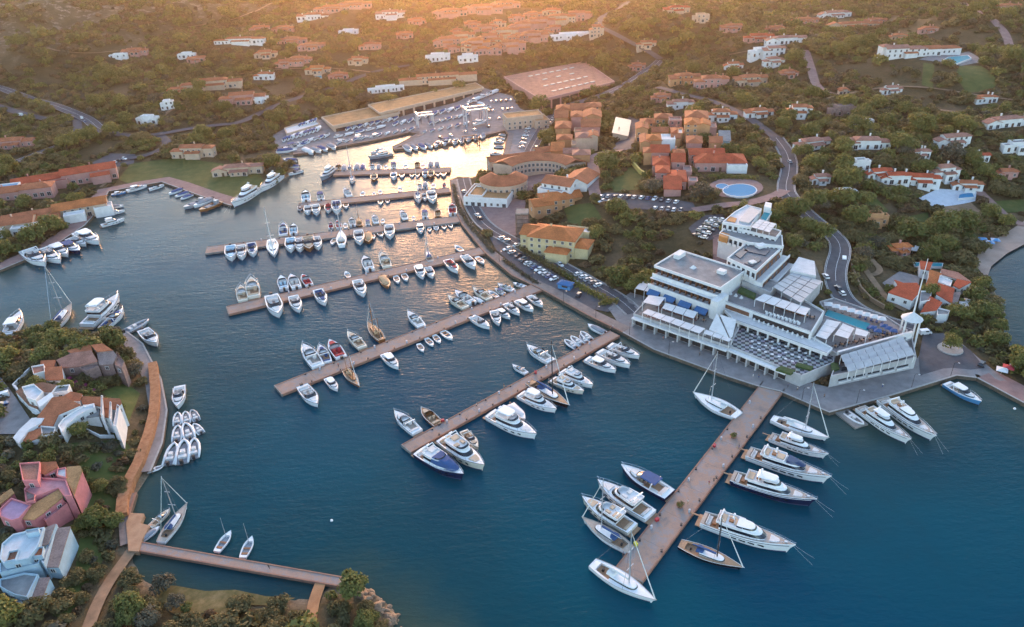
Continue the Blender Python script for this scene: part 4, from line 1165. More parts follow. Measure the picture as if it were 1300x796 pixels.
ORD = ['first', 'second', 'third', 'fourth', 'fifth', 'sixth', 'seventh', 'eighth', 'ninth', 'tenth', 'eleventh', 'twelfth', 'thirteenth', 'fourteenth',
       'fifteenth', 'sixteenth', 'seventeenth', 'eighteenth', 'nineteenth', 'twentieth']
PROTO = {}
def boat(kind, sx, sy, bx, by, label, group, zpx=.7, z=0.0, tall=1.0):
    fn, L0, kw, words, cat = KINDS[kind]
    a, b = W(sx, sy, zpx + z), W(bx, by, zpx + z)
    d = b - a; L = d.length
    c = (a + b) / 2
    nm = NAMES[kind[0]]
    if kind in ('Cb', 'Cw', 'Cg', 'Ct'): nm = 'covered_motorboat'
    if kind not in PROTO:
        root = thing(nm, label, cat, group=group)
        fn(root, **kw)
        PROTO[kind] = root
    else:
        root = copy_tree(PROTO[kind])
    tag(root, label, cat, group)
    root.location = (c.x, c.y, z)
    root.rotation_euler = (0, 0, math.atan2(d.y, d.x))
    s = L / L0
    sb = s if kind[0] in 'SY' else max(s * .97, min(s * 1.12, s + .06))
    root.scale = (s, sb, s * tall)
    return root
def row(text, where, group, **k):
    """one boat a line: kind sternx sterny bowx bowy [extra words]"""
    i = 0
    for ln in text.strip().split('\n'):
        q = ln.split()
        kind = q[0]; v = [float(x) for x in q[1:5]]
        boat(kind, *v, f'{KINDS[kind][3]}, {ORD[i]} {where}', group, **k); i += 1

row('''O 384 492 404 517
Ch 415 480 429.5 497
Sw 438 469 456.5 492
Ch 487 450 507 469.5
R 531 436 537.5 446
R 541 429 550 439
R 551 425 559 435
R 562 420 573 430
R 560 419.5 574.5 431
O 599 403 622 417.5
C 626 395 634 414
Ch 630 393 648.5 405
C 641 386 660.5 400.5
Ch 655 382 678 396
C 671 376 690 390''', 'from tip, near side, third pier from camera', 'boats along the near side of the third pier')
row('''C 405 468 385 440
Cd 416 462 406 439.5
Or 434 456 418.5 434
Cc 461 443 441.5 423
Sw 485 433 466.5 410
C 536 416 517.5 397
Cc 592 392 568 377
O 600 386 577.5 371
Cw 613 384 601 377
Cc 622 381 599.5 366.5
R 632 377 620 369
Oy 640 373 628 366
C 652 369 631 361
Ot 667 364 651 359''', 'from tip, far side, third pier from camera', 'boats along the far side of the third pier')
row('''O 345 378 354.5 404
C 372 377 380.5 398
Cd 403 369 413.5 389
C 453 357 462.5 378
Ct 485 352 493.5 366.5
R 502 350 505.5 359.5
R 512 347 516.5 356.5
Ch 530 338 537.5 355
O 543 340 549.5 353.5
Cr 567 331 582 347.5
O 589 326 603.5 342
R 605 326 614.5 334.5''', 'from tip, near side, fourth pier from camera', 'boats along the near side of the fourth pier')
row('''Cc 309 384 306 364
Cc 323 380 319.5 355
Ot 361 368 357 352
O 377 367 369.5 350.5
Or 393 363 384 350
R 443 352 438.5 344.5
O 470 344 462.5 327.5
Cc 492 341 484.5 322.5
S 547 333 541 317
R 587 319 577.5 311.5''', 'from tip, far side, fourth pier from camera', 'boats along the far side of the fourth pier')
row('''Ot 293 314 294.5 332
C 306 313 307.5 331
Cd 319 310 322 327
Ss 345 306 348.5 328
Ot 369 304 369.5 321
C 380 304 381.5 321
Ow 391 302 393.5 320
C 401 302 404.5 318
R 426 302 421 310.5
Ss 434 313 433 294
C 455 294 457.5 312
Ct 467 297 468.5 309.5
R 471 296 474.5 303.5
R 480 293 485.5 300.5
C 494 287 495.5 304.5
Ch 533 285 534.5 297
R 545 288 545.5 293.5
D 553 286 554.5 292.5
R 563 284 564.5 290.5
R 570 283 573.5 289''', 'from tip, near side, fifth pier from camera', 'boats along the near side of the fifth pier')
row('''Cd 360 300 360 285
Ot 373 298 373 286
Or 420 290 420 282.5
Or 431 290 428 281
R 439 289 438 283
O 448 287 446 277.5
Sw 457 287 454.5 276
Oy 467 286 467 279
C 478 284 474.5 274
R 486 283 486 277.5
C 515 279 509.5 268.5
R 525 279 525 274
Oy 540 277 539 267.5
Ow 556 276 556 266.5
Or 575 273 574 260.5''', 'from tip, far side, fifth pier from camera', 'boats along the far side of the fifth pier')
row('''Dg 381 261 381 267.5
O 391 262 391 273
C 401 261 402 274
Or 417 260 417 270.5
Cd 427 257 428 272.5
R 439 257 439 264.5
R 483 253 483 259.5
R 492 252 492 257.5
S 530 245 532 259
O 539 246 540 255
C 547 244 550 259''', 'from tip, near side, slender sixth pier', 'boats along the near side of the sixth pier')
row('''Ot 389 257 388 244.5
Oy 408 255 406 245.5
C 444 250 437.5 240.5
R 460 249 461 243
R 475 248 475 243.5
R 483 246 482 241
R 509 243 507 237.5
O 533 240 533 233.5
Cg 540 239 540 231.5
R 550 239 550 233
Or 564 238 564 232.5''', 'from tip, far side, slender sixth pier', 'boats along the far side of the sixth pier')
row('''S 447 224 447 233.5
Ow 475 222 475 230.5
Ot 500 220 500 228.5
R 510 219 510 225.5
R 523 219 523 224.5
R 530 219 530 224.5
Oy 540 218 540 225.5
Ow 547 218 547 226.5
R 556 218 556 223.5
R 563 217 563 224''', 'from tip, near side, farthest pier', 'boats along the near side of the farthest pier')
row('''Ow 430 218 430 210
Cg 437 218 437 210.5
S 444 217 444 209
Cg 453 217 454 209
Cb 460 216 461 209
O 473 216 473 209.5
Cg 481 216 481 209.5
R 490 215 490 210
Oy 500 215 500 207.5
R 515 214 515 208.5
Ow 530 214 530 206.5
R 537 214 537 208
Cg 547 213 547 205.5
Cg 555 213 555 205.5''', 'from tip, far side, farthest pier', 'boats along the far side of the farthest pier')
boat('Yg', 425, 213, 406, 229, 'large blue grey motor yacht moored across the tip of the farthest pier', 'large motor yachts', 1.5)
row('''Ft 659 500 709 524
Sk 672 486 723.5 518
Fc 700 481 743.5 500
F 712 471 755 492.5
Ch 744 455 783.5 472.5
C 760 446 801.5 466.5
C 773 438 813.5 454.5''', 'from middle, near side, second pier from camera', 'boats along the near side of the second pier', zpx=1.0)
boat('Fb', 530, 572, 592, 609, 'navy motor yacht under navy canvas at the tip of the second pier', 'yachts along the second pier', 1.2)
boat('Fc', 560, 556, 618, 598, 'cream and tan flybridge yacht beside the navy covered yacht', 'yachts along the second pier', 1.2)
boat('Cc', 588, 547, 608, 571, 'tan and white cruiser tucked behind the cream flybridge yacht', 'yachts along the second pier')
boat('Ft', 620, 525, 684.5, 557.5, 'white flybridge yacht alone on the near side of the second pier', 'yachts along the second pier', 1.2)
boat('Cw', 648, 514, 667, 534, 'white covered boat behind the lone white flybridge yacht', 'yachts along the second pier')
boat('C', 531, 551, 500, 524, 'white cabin cruiser opposite the navy covered yacht at the pier tip', 'boats on the far side of the second pier')
boat('Ow', 557, 540, 535, 519.5, 'brown and white tender beside the red box on the second pier', 'boats on the far side of the second pier')
boat('C', 669, 474, 649.5, 463, 'short white cruiser on the far side, middle of the second pier', 'boats on the far side of the second pier')
boat('C', 701, 461, 667.5, 440, 'long white cruiser moored alone on the far side of the second pier', 'boats on the far side of the second pier')
row('''D 733 442 716.5 431.5
D 740 438 724.5 427
Dg 746 435 736 425
D 751 432 737 421''', 'white-topped tender in the row near the hotel end of second pier', 'tenders near the shore end of the second pier')
boat('Cg', 768, 423, 746, 412.5, 'grey covered motorboat tucked in the corner by the hotel quay', 'boats on the far side of the second pier')
# broad pier
bp = 'yachts along the broad pier'
boat('Ss', 980, 531, 1053, 558, 'slim white sailing yacht nearest the hotel on the broad pier', bp, 1.2)
boat('Y', 976, 550, 1054.5, 578, 'white classic yacht beside the slim sailing yacht, broad pier', bp, 2.2)
boat('Yo', 946, 572, 1058.5, 611, 'long low white sport yacht with dark blue windscreen, broad pier', bp, 2.0)
boat('Yn', 926, 602, 1040.5, 639, 'large dark hulled yacht with teak aft deck, broad pier', bp, 2.2)
boat('Yf', 888, 655, 1013.5, 698, 'largest white yacht with pinkish foredeck, next to the black sailing yacht', bp, 2.2)
boat('Sk', 863, 689, 945, 721.5, 'black hulled sailing yacht with blue sail cover, broad pier', bp, 1.2, tall=.8)
boat('Cn', 852, 631, 787, 593.5, 'navy sided white sport cruiser farthest up the left side, broad pier', bp, 1.0)
boat('F', 829, 656, 755, 610.5, 'white flybridge yacht second down the left side of the broad pier', bp, 1.6)
boat('Fc', 806, 674, 735.5, 632.5, 'cream motor yacht between two white boats, left side, broad pier', bp, 1.2)
boat('S', 801, 698, 738, 657.5, 'white and blue sailing yacht next to the cream motor yacht', bp, 1.2)
boat('Ss', 752, 715, 833.5, 765, 'white sailing yacht lying across the tip of the broad pier', bp, 1.2)
boat('Sb', 938, 528, 879, 499.5, 'broad white sailing catamaran beside the hotel promenade', bp, 1.2)
boat('Y', 1090, 514, 1158.5, 562, 'left of the two white motor yachts at the bend of the promenade', 'yachts at the hotel quay', 2.0)
boat('Yf', 1118, 504, 1190.5, 559, 'right of the two white motor yachts at the bend of the promenade', 'yachts at the hotel quay', 2.0)
boat('D', 1074, 523, 1097, 539.5, 'white tender tied to the small floating dock', 'yachts at the hotel quay')
boat('Ca', 1200, 486, 1246.5, 513, 'pale blue cruiser alone below the turning place', 'yachts at the hotel quay', 1.0)
# western quays
row('''C 33 319 59.5 338
C 50 318 78.5 334
Ch 65 312 87.5 326
Cn 78 309 102.5 321
C 87 303 110.5 312
Ch 98 296 127.5 310''', 'from the left, six abreast at the west quay', 'cruisers at the west quay', zpx=1.0, tall=.8)
row('''Ft 127 286 160 277.5
F 133 271 160 266.5
Cg 135 262 157 260.5''', 'upward, at the west quay corner', 'yachts at the west quay corner', zpx=1.2)
row('''Ca 141 247 160.5 244
Ch 160 243 188 236
O 189 241 209 235
Cb 232 240 214 247
Cb 239 244 222 250
Cb 244 247 229 253''', 'from the left along the lawn quay', 'boats at the lawn quay')
row('''B 262 254 233 265.5
Cg 270 253 246 263.5
Bw 281 257 253 269''', 'work boat off the end of the lawn quay', 'work boats at the lawn quay')
boat('Y', 330, 239, 293, 263, 'white motor yacht at the point below the lawn', 'large motor yachts', 1.5)
boat('Y', 357, 223, 330, 243, 'smaller white motor yacht behind the one at the lawn point', 'large motor yachts', 1.5)
row('''Cb 377 204 359 203
Cb 380 211 362 212
Oy 384 217 366 222''', 'blue covered boat in the cove by the boatyard', 'boats in the boatyard cove')
boat('Ch', 10, 428, 28, 398, 'dark decked cruiser at the left edge behind the promontory', 'boats behind the promontory', 1.0)
boat('S', 66, 419, 92, 387, 'white sailing yacht behind the promontory, leaning mast', 'boats behind the promontory', 1.2)
boat('Ft', 109, 416, 155, 376.5, 'largest white flybridge yacht behind the promontory', 'boats behind the promontory', 1.2)
boat('Cd', 130, 418, 158.5, 393, 'white cruiser alongside the flybridge yacht behind the promontory', 'boats behind the promontory', 1.0)
boat('Dg', 156, 423, 190, 407, 'long grey inflatable at the corner of the promontory quay', 'boats behind the promontory')
boat('O', 182, 420, 200, 439, 'white open motorboat drawn up at the promontory quay corner', 'boats behind the promontory', 1.0)
boat('C', 229, 491, 226, 520.5, 'white motorboat above the rows of inflatables, promontory quay', 'boats at the promontory quay')
row('''D 224.5 540 225.5 523.5
D 237 538 235 522.5
Dg 250 534 243 520.5''', 'from the left, far row of inflatables, promontory quay', 'inflatables at the promontory quay')
row('''D 224 561 226 540.5
D 242 559 235 538
D 256 550 245.5 538''', 'from the left, middle row of inflatables, promontory quay', 'inflatables at the promontory quay')
row('''D 213 591 222.5 563
D 231 589.5 234.5 559.5
D 246 582.5 247 557.5''', 'from the left, near row of inflatables, promontory quay', 'inflatables at the promontory quay')
boat('D', 186, 598, 208, 591, 'white inflatable lying crosswise below the promontory path', 'inflatables at the promontory quay')
boat('S', 204, 688, 238.5, 639.5, 'white sailing yacht with blue cockpit at the landing stage', 'boats at the landing stage', 1.0)
boat('Cc', 189, 669, 217, 644.5, 'white and tan cruiser beside the sailing yacht, landing stage', 'boats at the landing stage', 1.0)
boat('Cg', 178, 686, 203, 668, 'dark grey covered boat closest to the footbridge pier', 'boats at the landing stage')
boat('Rm', 275, 700, 293.5, 674, 'left of two tiny white sailing dinghies by the footbridge pier', 'sailing dinghies by the footbridge')
boat('Rm', 308, 708, 320.5, 681, 'right of two tiny white sailing dinghies by the footbridge pier', 'sailing dinghies by the footbridge')
# inner basin and jetty
boat('Yg', 499, 195, 466, 201.5, 'longest blue grey yacht at the end of the boatyard jetty', 'boats of the inner basin', 1.0)
boat('F', 492, 190, 469, 194.5, 'white yacht behind the blue grey one at the boatyard jetty', 'boats of the inner basin', 1.0)
row('''Cg 514 186 522 193
Cg 522 185 530 191
Cb 533 184 541 190
Cg 541 183 549 188
Ot 558 180 552 187
Oy 569 178 563 185
C 580 177 576 184
Cg 588 176 585 182
Cg 597 174 593 180
Cg 606 172 603 178
Cg 615 170 611 176''', 'from left, near side of the boatyard jetty', 'boats of the inner basin')
row('''Cg 642 171 633 170
O 641 176 629 175
Ch 640 180 626 180
Cg 639 186 626 186
C 637 195 621 195
Cg 635 203 623 204
O 634 208 624 209''', 'from far end, east side of the inner basin', 'boats of the inner basin')
row('''Cb 351 193 378 191
Oy 360 189 386 186
Cb 372 186 394 182
Cw 386 190 398 196
Cg 396 189 408 194
Cb 405 187 416 192
Cg 418 184 426 190
F 424 182 446 178
Ft 446 179 470 174
Ch 470 176 486 170''', 'from the left along the boatyard quay', 'boats of the inner basin')
# ------------------------------------------------------------------ the hotel
M_WHITE = mat('white_plaster', (.60, .59, .58), .8, .14, .5)
M_WHITE2 = mat('weathered_white_plaster', (.44, .43, .43), .85, .2, .4)
M_ROOFG = ramp_mat('flat_roof_grey', [(0.3, (.17, .17, .18)), (0.55, (.26, .26, .26)), (0.75, (.36, .355, .35))], .3, 9)
M_CANOPY = mat('canopy_white', (.64, .63, .63), .85, .12, .5)
M_LOUV = mat('louvre_grey', (.43, .43, .44), .6, .15, .6)
M_BROWN = mat('brown_timber', (.20, .09, .05), .7, .3, 1.0)
M_ORANGE = mat('orange_timber', (.42, .19, .06), .7, .2, 1.0)
M_BLUEAW = mat('blue_awning', (.04, .13, .30), .8, .15, .6)
M_GLASS = mat('window_glass', (.03, .035, .045), .08, 0, spec=.8)
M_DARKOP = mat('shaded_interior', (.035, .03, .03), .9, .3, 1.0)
M_POOL = mat('pool_water', (.04, .28, .34), .5, .06, .4, spec=.03)
M_POOLB = mat('pool_water_blue', (.05, .25, .44), .5, .06, .4, spec=.03)
M_GREENP = mat('planting', (.05, .085, .025), .9, .4, 1.2)
M_SOLAR = mat('dark_roof_panels', (.035, .045, .07), .35, .3, .8)
def checker(name, a, b, size):
    m = bpy.data.materials.new(name); m.use_nodes = True
    nt = m.node_tree; p = nt.nodes['Principled BSDF']; p.inputs['Roughness'].default_value = .7
    g = nt.nodes.new('ShaderNodeNewGeometry')
    mp = nt.nodes.new('ShaderNodeMapping'); mp.inputs['Rotation'].default_value = (0, 0, R(16))
    c = nt.nodes.new('ShaderNodeTexChecker'); c.inputs['Scale'].default_value = 1 / size
    c.inputs['Color1'].default_value = (*a, 1); c.inputs['Color2'].default_value = (*b, 1)
    n = nt.nodes.new('ShaderNodeTexNoise'); n.inputs['Scale'].default_value = .5
    x = nt.nodes.new('ShaderNodeMix'); x.data_type = 'RGBA'; x.blend_type = 'MULTIPLY'; x.inputs[0].default_value = .5
    nt.links.new(g.outputs['Position'], mp.inputs[0]); nt.links.new(mp.outputs[0], c.inputs[0]); nt.links.new(g.outputs['Position'], n.inputs['Vector'])
    nt.links.new(c.outputs[0], x.inputs[6]); nt.links.new(n.outputs['Color'], x.inputs[7]); nt.links.new(x.outputs[2], p.inputs['Base Color'])
    return m
M_CHECK = checker('chequered_paving', (.45, .45, .46), (.06, .065, .08), 1.35)

def put(mb, name, mats, root, **k):
    """a part modelled in world coordinates, under a thing that stands at its base"""
    o = mb.build(name, mats, root, **k)
    b = root
    while b.parent: b = b.parent
    if root.parent is None: o.matrix_parent_inverse = Matrix.Translation(-root.location)
    return o
def poly(px, z): return [tuple(W(x, y, z)[:2]) for x, y in px]
def block(root, name, px, z1, z0, wall, roof=None, parapet=0.0, world=None):
    P = world or poly(px, z1)
    exclude(P, 1.5)
    mb = MB(); mb.prism(P, z0, z1, m=1, m_side=0)
    o = put(mb, name, [wall, roof or wall], root)
    if parapet:
        c = [Vector(p) for p in P]; n = len(c)
        cx = sum((p for p in c), Vector((0, 0))) / n
        e = MB()
        inn = []
        ar = sum(c[i].x * c[(i + 1) % n].y - c[(i + 1) % n].x * c[i].y for i in range(n))
        s = 1 if ar > 0 else -1
        for i in range(n):
            a, b, d = c[i - 1], c[i], c[(i + 1) % n]
            e1 = (b - a).normalized(); e2 = (d - b).normalized()
            n1 = Vector((-e1.y, e1.x)) * s; n2 = Vector((-e2.y, e2.x)) * s
            k = (n1 + n2); k = k / max(k.length_squared, .3) * 2 * .35
            inn.append(b + k)
        for i in range(n):
            j = (i + 1) % n
            a, b, q, r_ = c[i], c[j], inn[j], inn[i]
            e.add([(*a, z1 - .004), (*b, z1 - .004), (*q, z1 - .004), (*r_, z1 - .004), (*a, z1 + parapet), (*b, z1 + parapet), (*q, z1 + parapet), (*r_, z1 + parapet)],
                  [(4, 5, 6, 7), (0, 1, 5, 4), (2, 3, 7, 6)])
        put(e, 'parapet', wall, root)
    return o
def canopy(root, px, z, nu, nv, m, zb=None, name='canopy', gap=.25, thick=.12, tilt=0.0):
    """panelled sun canopy: px corners in order along u then back; posts down to zb"""
    a, b, c, d = [W(x, y, z) for x, y in px]
    mb = MB()
    L, V = (b - a).length, (d - a).length
    for i in range(nu):
        for j in range(nv):
            u0, u1 = (i + gap / L * nu / 2) / nu, (i + 1 - gap / L * nu / 2) / nu
            v0, v1 = (j + gap / V * nv / 2) / nv, (j + 1 - gap / V * nv / 2) / nv
            f = lambda u, v: a.lerp(b, u).lerp(d.lerp(c, u), v)
            q = [f(u0, v0), f(u1, v0), f(u1, v1), f(u0, v1)]
            zz = [z + tilt * (1 if k in (2, 3) else -1) for k in range(4)]
            mb.add([(p.x, p.y, zz[k] - thick) for k, p in enumerate(q)] + [(p.x, p.y, zz[k]) for k, p in enumerate(q)],
                   [(3, 2, 1, 0), (4, 5, 6, 7), (0, 1, 5, 4), (1, 2, 6, 5), (2, 3, 7, 6), (3, 0, 4, 7)])
    o = put(mb, name, m, root)
    if zb is not None:
        p_ = MB()
        for i in range(nu + 1):
            for e, g in ((a, b), (d, c)):
                q = e.lerp(g, min(max(i / nu, .01), .99)); p_.tube([(q.x, q.y, zb), (q.x, q.y, z - thick - .1)], .13, 5)
        q = put(p_, 'canopy_posts', M_WHITE, root)
    return o
class Frame:
    """local frame along a facade: u along, v back into the building"""
    def __init__(s, p0, p1, z):
        a, b = W(*p0, z), W(*p1, z)
        s.o = Vector((a.x, a.y)); d = Vector((b.x - a.x, b.y - a.y)); s.L = d.length
        s.u = d / s.L; s.v = Vector((-s.u.y, s.u.x)); s.a = math.atan2(s.u.y, s.u.x)
    def p(s, u, v): return s.o + s.u * u + s.v * v
    def box(s, mb, u0, u1, v0, v1, z0, z1, m=0):
        c = s.p((u0 + u1) / 2, (v0 + v1) / 2)
        return mb.box(c.x, c.y, z0, abs(u1 - u0), abs(v1 - v0), z1 - z0, s.a, m)

def hotel():
    b = W(940, 400, 1.5)
    H_ = thing('hotel', 'large white terraced hotel with canopies, blue awnings and chequered square above the promenade', 'hotel', (b.x, b.y, 1.3))
    # podiums
    block(H_, 'west_podium', [(804, 399), (926, 441), (946, 402), (832, 370)], 5.5, .5, M_WHITE2, M_CONC, .5)
    block(H_, 'square', [(926, 441), (1017, 479), (1058, 462), (1060, 447), (1040, 432), (940, 402)], 5.0, .5, M_WHITE2, M_CHECK, .7)
    # arcade openings along the promenade
    for nm, A, B, z, n in (('west', (806, 400), (925, 441), 5.5, 8), ('east', (928, 442), (1000, 472), 5.0, 6)):
        f = Frame(A, B, z)
        d = MB(); a = MB()
        for i in range(n):
            w = f.L / n
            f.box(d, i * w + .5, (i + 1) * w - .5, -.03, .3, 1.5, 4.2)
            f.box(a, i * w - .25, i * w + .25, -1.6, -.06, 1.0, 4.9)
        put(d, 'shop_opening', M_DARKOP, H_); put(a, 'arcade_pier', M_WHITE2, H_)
        e = MB(); f.box(e, -.3, f.L, -1.9, -.01, 4.5, 5.05); put(e, 'arcade_lintel', M_WHITE, H_)
    # west wing: two storeys of loggias under a flat roof, stepping out
    f = Frame((832.5, 338), (914, 365.5), 16)
    L = f.L; Dp = 17.5
    def fb(name, m, *a, roof=None):
        mb = MB(); f.box(mb, *a); return put(mb, name, m, H_)
    exclude([tuple(f.p(-2, -7)), tuple(f.p(L + 3, -7)), tuple(f.p(L + 3, Dp + 1)), tuple(f.p(-2, Dp + 1))], 1)
    fb('west_wing', M_WHITE, 0, L, 1.6, Dp, 3, 15.5)
    fb('roof_slab', M_ROOFG, -.3, L + .3, -.2, Dp + .3, 15.503, 16.0)
    pr_ = MB()
    f.box(pr_, -.5, L + .5, -.5, -.1, 15.4, 16.5); f.box(pr_, -.5, L + .5, Dp + .2, Dp + .6, 15.4, 16.6)
    f.box(pr_, -.6, -.2, -.1, Dp + .2, 15.4, 16.55); f.box(pr_, L + .2, L + .6, -.1, Dp + .2, 15.4, 16.55)
    put(pr_, 'roof_parapet', M_WHITE, H_)
    sky_ = MB(); c = f.p(L * .42, 8); sky_.cone(c.x, c.y, 16, 1.5, .2, 1.1, 4); c = f.p(L * .8, 11); sky_.box(c.x, c.y, 16, 3, 2.5, 1.4, f.a); c = f.p(2.5, 13); sky_.box(c.x, c.y, 16, 2.5, 5, 1.8, f.a)
    put(sky_, 'skylight', M_WHITE, H_)
    for lev, (v, zt) in enumerate(((-.2, 15.4), (-3.0, 11.9))):
        nb = 11
        g = MB(); d = MB()
        for i in range(nb):
            u0 = L * i / nb + .18; u1 = L * (i + 1) / nb - .18
            f.box(g, u0, u1, v + 1.75, v + 1.95, zt - 2.5, zt - .25)
            f.box(d, u0 - .3, u0 + .02, v + .5, v + 1.85, zt - 2.6, zt - .02)
            if i % 2: f.box(d, u0 + .4, u0 + 1.2, v + 1.68, v + 1.75, zt - 2.5, zt - .3)
        put(g, 'loggia_glazing', M_GLASS, H_); put(d, 'loggia_divider', M_BROWN, H_)
        fb('balcony_parapet', M_WHITE, -.2, L + .2, v - 1.6, v - 1.3, zt - 3.5, zt - 1.75)
        fb('balcony_floor', M_CANOPY, -.2, L + .2, v - 1.3, v + 1.9, zt - 3.5, zt - 2.75)
    fb('lower_storey', M_WHITE, 0, L, -1.2, 1.6, 3, 11.9)
    fb('roof_terrace', M_CANOPY, -.2, L + .2, -3.2, 1.5, 11.9, 12.15)
    fb('base_storey', M_WHITE, 0, L, -4.4, -1.2, 3, 8.4)
    for i in range(4):
        u0 = L * (i + .1) / 4; u1 = L * (i + .82) / 4
        aw = MB()
        q = [f.p(u0, -4.42), f.p(u1, -4.42), f.p(u1, -6.6), f.p(u0, -6.6)]
        z_ = [8.1, 8.1, 6.9, 6.9]
        aw.add([(p.x, p.y, z) for p, z in zip(q, z_)] + [(p.x, p.y, z - .12) for p, z in zip(q, z_)], [(0, 1, 2, 3), (7, 6, 5, 4), (0, 4, 5, 1), (1, 5, 6, 2), (2, 6, 7, 3), (3, 7, 4, 0)])
        f.box(aw, u0, u1, -6.62, -6.56, 6.3, 6.9)
        put(aw, 'blue_awning', M_BLUEAW, H_)
        op = MB(); f.box(op, u0 + .1, u1 - .1, -4.46, -4.3, 5.6, 8.0); put(op, 'shop_opening', M_DARKOP, H_)
    fb('stair_tower', M_WHITE, L - .2, L + 2.6, -5.6, 2.5, 3, 13.2)
    # canopies of the west podium
    for px, z, n, nv in (([(815.7, 383.5), (836.6, 388.5), (845, 377.4), (823.7, 374.3)], 9.2, 1, 1), ([(840, 391), (881, 404.5), (886, 396), (845, 384)], 8.8, 3, 1),
                         ([(815, 397), (888, 423.5), (895.7, 416.8), (822, 392)], 8.6, 6, 1), ([(892.6, 423), (926, 434), (929.5, 430), (896, 418)], 8.2, 3, 1)):
        canopy(H_, px, z, n, nv, M_CANOPY, 5.4)
    canopy(H_, [(806, 366), (830, 372), (838, 358), (818, 352)], 6.2, 2, 1, M_CANOPY, 2.0)
    M_RFL = mat('red_brown_floor', (.17, .08, .07), .85, .3, .6)
    for px, z in (([(832, 391), (884, 408), (888, 402), (838, 386)], 5.5), ([(820, 401), (880, 420), (884, 414), (826, 396)], 5.5), ([(846, 376), (896, 393), (898, 388), (850, 372)], 5.5)):
        fl_ = MB(); fl_.prism(poly(px, z), z + .003, z + .03); put(fl_, 'terrace_floor', M_RFL, H_)
    rl = MB()
    for A, B, z in (((806, 399), (925, 440), 5.95), ((911, 380), (1030, 423), 10.75), ((931, 406), (1050, 449.5), 7.95)):
        a_, b_ = W(*A, z), W(*B, z); rl.tube([a_ + Vector((0, 0, .45)), b_ + Vector((0, 0, .45))], .06, 4)
    put(rl, 'railing', BM['dark'], H_)
    # the split sloping roof at the steps
    mb = MB()
    for q in ([(900, 418), (925, 428.5), (911, 398.5), (910, 398)], [(927, 428.5), (930, 427), (935, 406), (914, 399)]):
        zs = [8.4, 8.4, 11.2, 11.2]
        P = [W(x, y, z) for (x, y), z in zip(q, zs)]
        mb.add([tuple(p) for p in P] + [(p.x, p.y, p.z - .35) for p in P], [(0, 1, 2, 3), (7, 6, 5, 4), (0, 4, 5, 1), (1, 5, 6, 2), (2, 6, 7, 3), (3, 7, 4, 0)])
    put(mb, 'sloping_roof', M_CANOPY, H_)
    # middle block: terrace z 10, recessed gallery below, long slab over the square
    block(H_, 'middle_block', [(911, 381), (1030, 424), (1046, 397), (1000, 370), (962, 352), (918, 344)], 10.0, 3, M_WHITE, M_PAVE, .8)
    g = Frame((911, 381), (1030, 424), 10)
    op = MB(); g.box(op, .6, g.L * .36, -.06, .2, 7.9, 9.5); put(op, 'brown_window_band', M_BROWN, H_)
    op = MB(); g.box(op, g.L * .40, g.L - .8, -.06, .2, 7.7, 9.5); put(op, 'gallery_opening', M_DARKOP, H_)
    lm = MB()
    for i in range(11):
        q = g.p(g.L * (.43 + i * .05), -.7); lm.cone(q.x, q.y, 7.6, .42, .3, .9, 8)
    put(lm, 'gallery_seats', M_WHITE, H_)
    block(H_, 'gallery_slab', [(931, 407), (1050, 450.5), (1057, 443), (1034, 430), (912, 386)], 7.5, 6.9, M_WHITE, M_CANOPY, .5)
    s = Frame((931, 407), (1050, 450.5), 7.5); col = MB()
    for i in range(9):
        q = s.p(s.L * (i + .5) / 9, .4); col.box(q.x, q.y, 4.9, .6, .6, 2.0, s.a)
    put(col, 'gallery_piers', M_WHITE, H_)
    op = MB(); s.box(op, 1, s.L - 2, 2.5, 2.8, 5, 6.9); put(op, 'gallery_shops', M_DARKOP, H_)
    pyr = MB()
    for x, y in ((921, 371), (927, 373.5), (934, 376), (941, 378.5)):
        q = W(x, y, 10); pyr.cone(q.x, q.y, 10, .9, .05, 1.2, 4)
    put(pyr, 'pyramid_skylights', M_CANOPY, H_)
    q = W(920, 364, 11); gz = MB(); gz.tube([(q.x, q.y, 9.5), (q.x, q.y, 12.6)], 2.6, 8); gz.cone(q.x, q.y, 12.6, 3.3, .6, .9, 8); put(gz, 'octagonal_lantern', M_WHITE, H_)
    block(H_, 'link_roof', [(942, 357), (978, 372), (990, 360), (962, 348)], 12.5, 9, M_WHITE2, M_ROOFG, .3)
    pl = MB(); pl.prism(poly([(936, 371), (958, 380), (960, 375), (941, 366)], 10.4), 9.9, 11.2); put(pl, 'planting_bed', M_GREENP, H_)
    canopy(H_, [(958, 380), (1023, 400.5), (1029, 391.5), (970, 372.5)], 13.0, 5, 1, M_CANOPY, 10)
    br = Frame((968, 380), (1020, 398), 12); bb = MB(); br.box(bb, 0, br.L, 1.2, 1.5, 10, 12.4); put(bb, 'brown_window_band', M_BROWN, H_)
    st = MB()
    for i in range(9):
        q = W(974 + i * 5.0, 398 + i * 1.55, 10.5); st.box(q.x, q.y, 10, .9, .9, .85, g.a); st.box(q.x - .3, q.y + .35, 10.85, .9, .2, .5, g.a)
    put(st, 'terrace_chairs', M_WHITE, H_)
    # louvred restaurant roof with the solid white roof behind
    block(H_, 'restaurant', [(986, 364), (1016, 382), (1043, 357), (1034, 332), (1014, 327)], 12.2, 3, M_WHITE2, M_CONC)
    canopy(H_, [(981, 364), (1017, 385), (1045, 357), (1006, 345)], 13.8, 3, 5, M_LOUV, 10, name='louvred_canopy', gap=.35)
    block(H_, 'restaurant_roof', [(1003, 343), (1036, 350), (1034, 331.5), (1014, 326)], 14.6, 12, M_CANOPY)
    # tall middle block with its roof plant and stepped loggias to the east
    block(H_, 'tower_block', [(923, 329), (960, 346), (995, 313), (951.5, 306)], 18, 5, M_WHITE, M_ROOFG, .7)
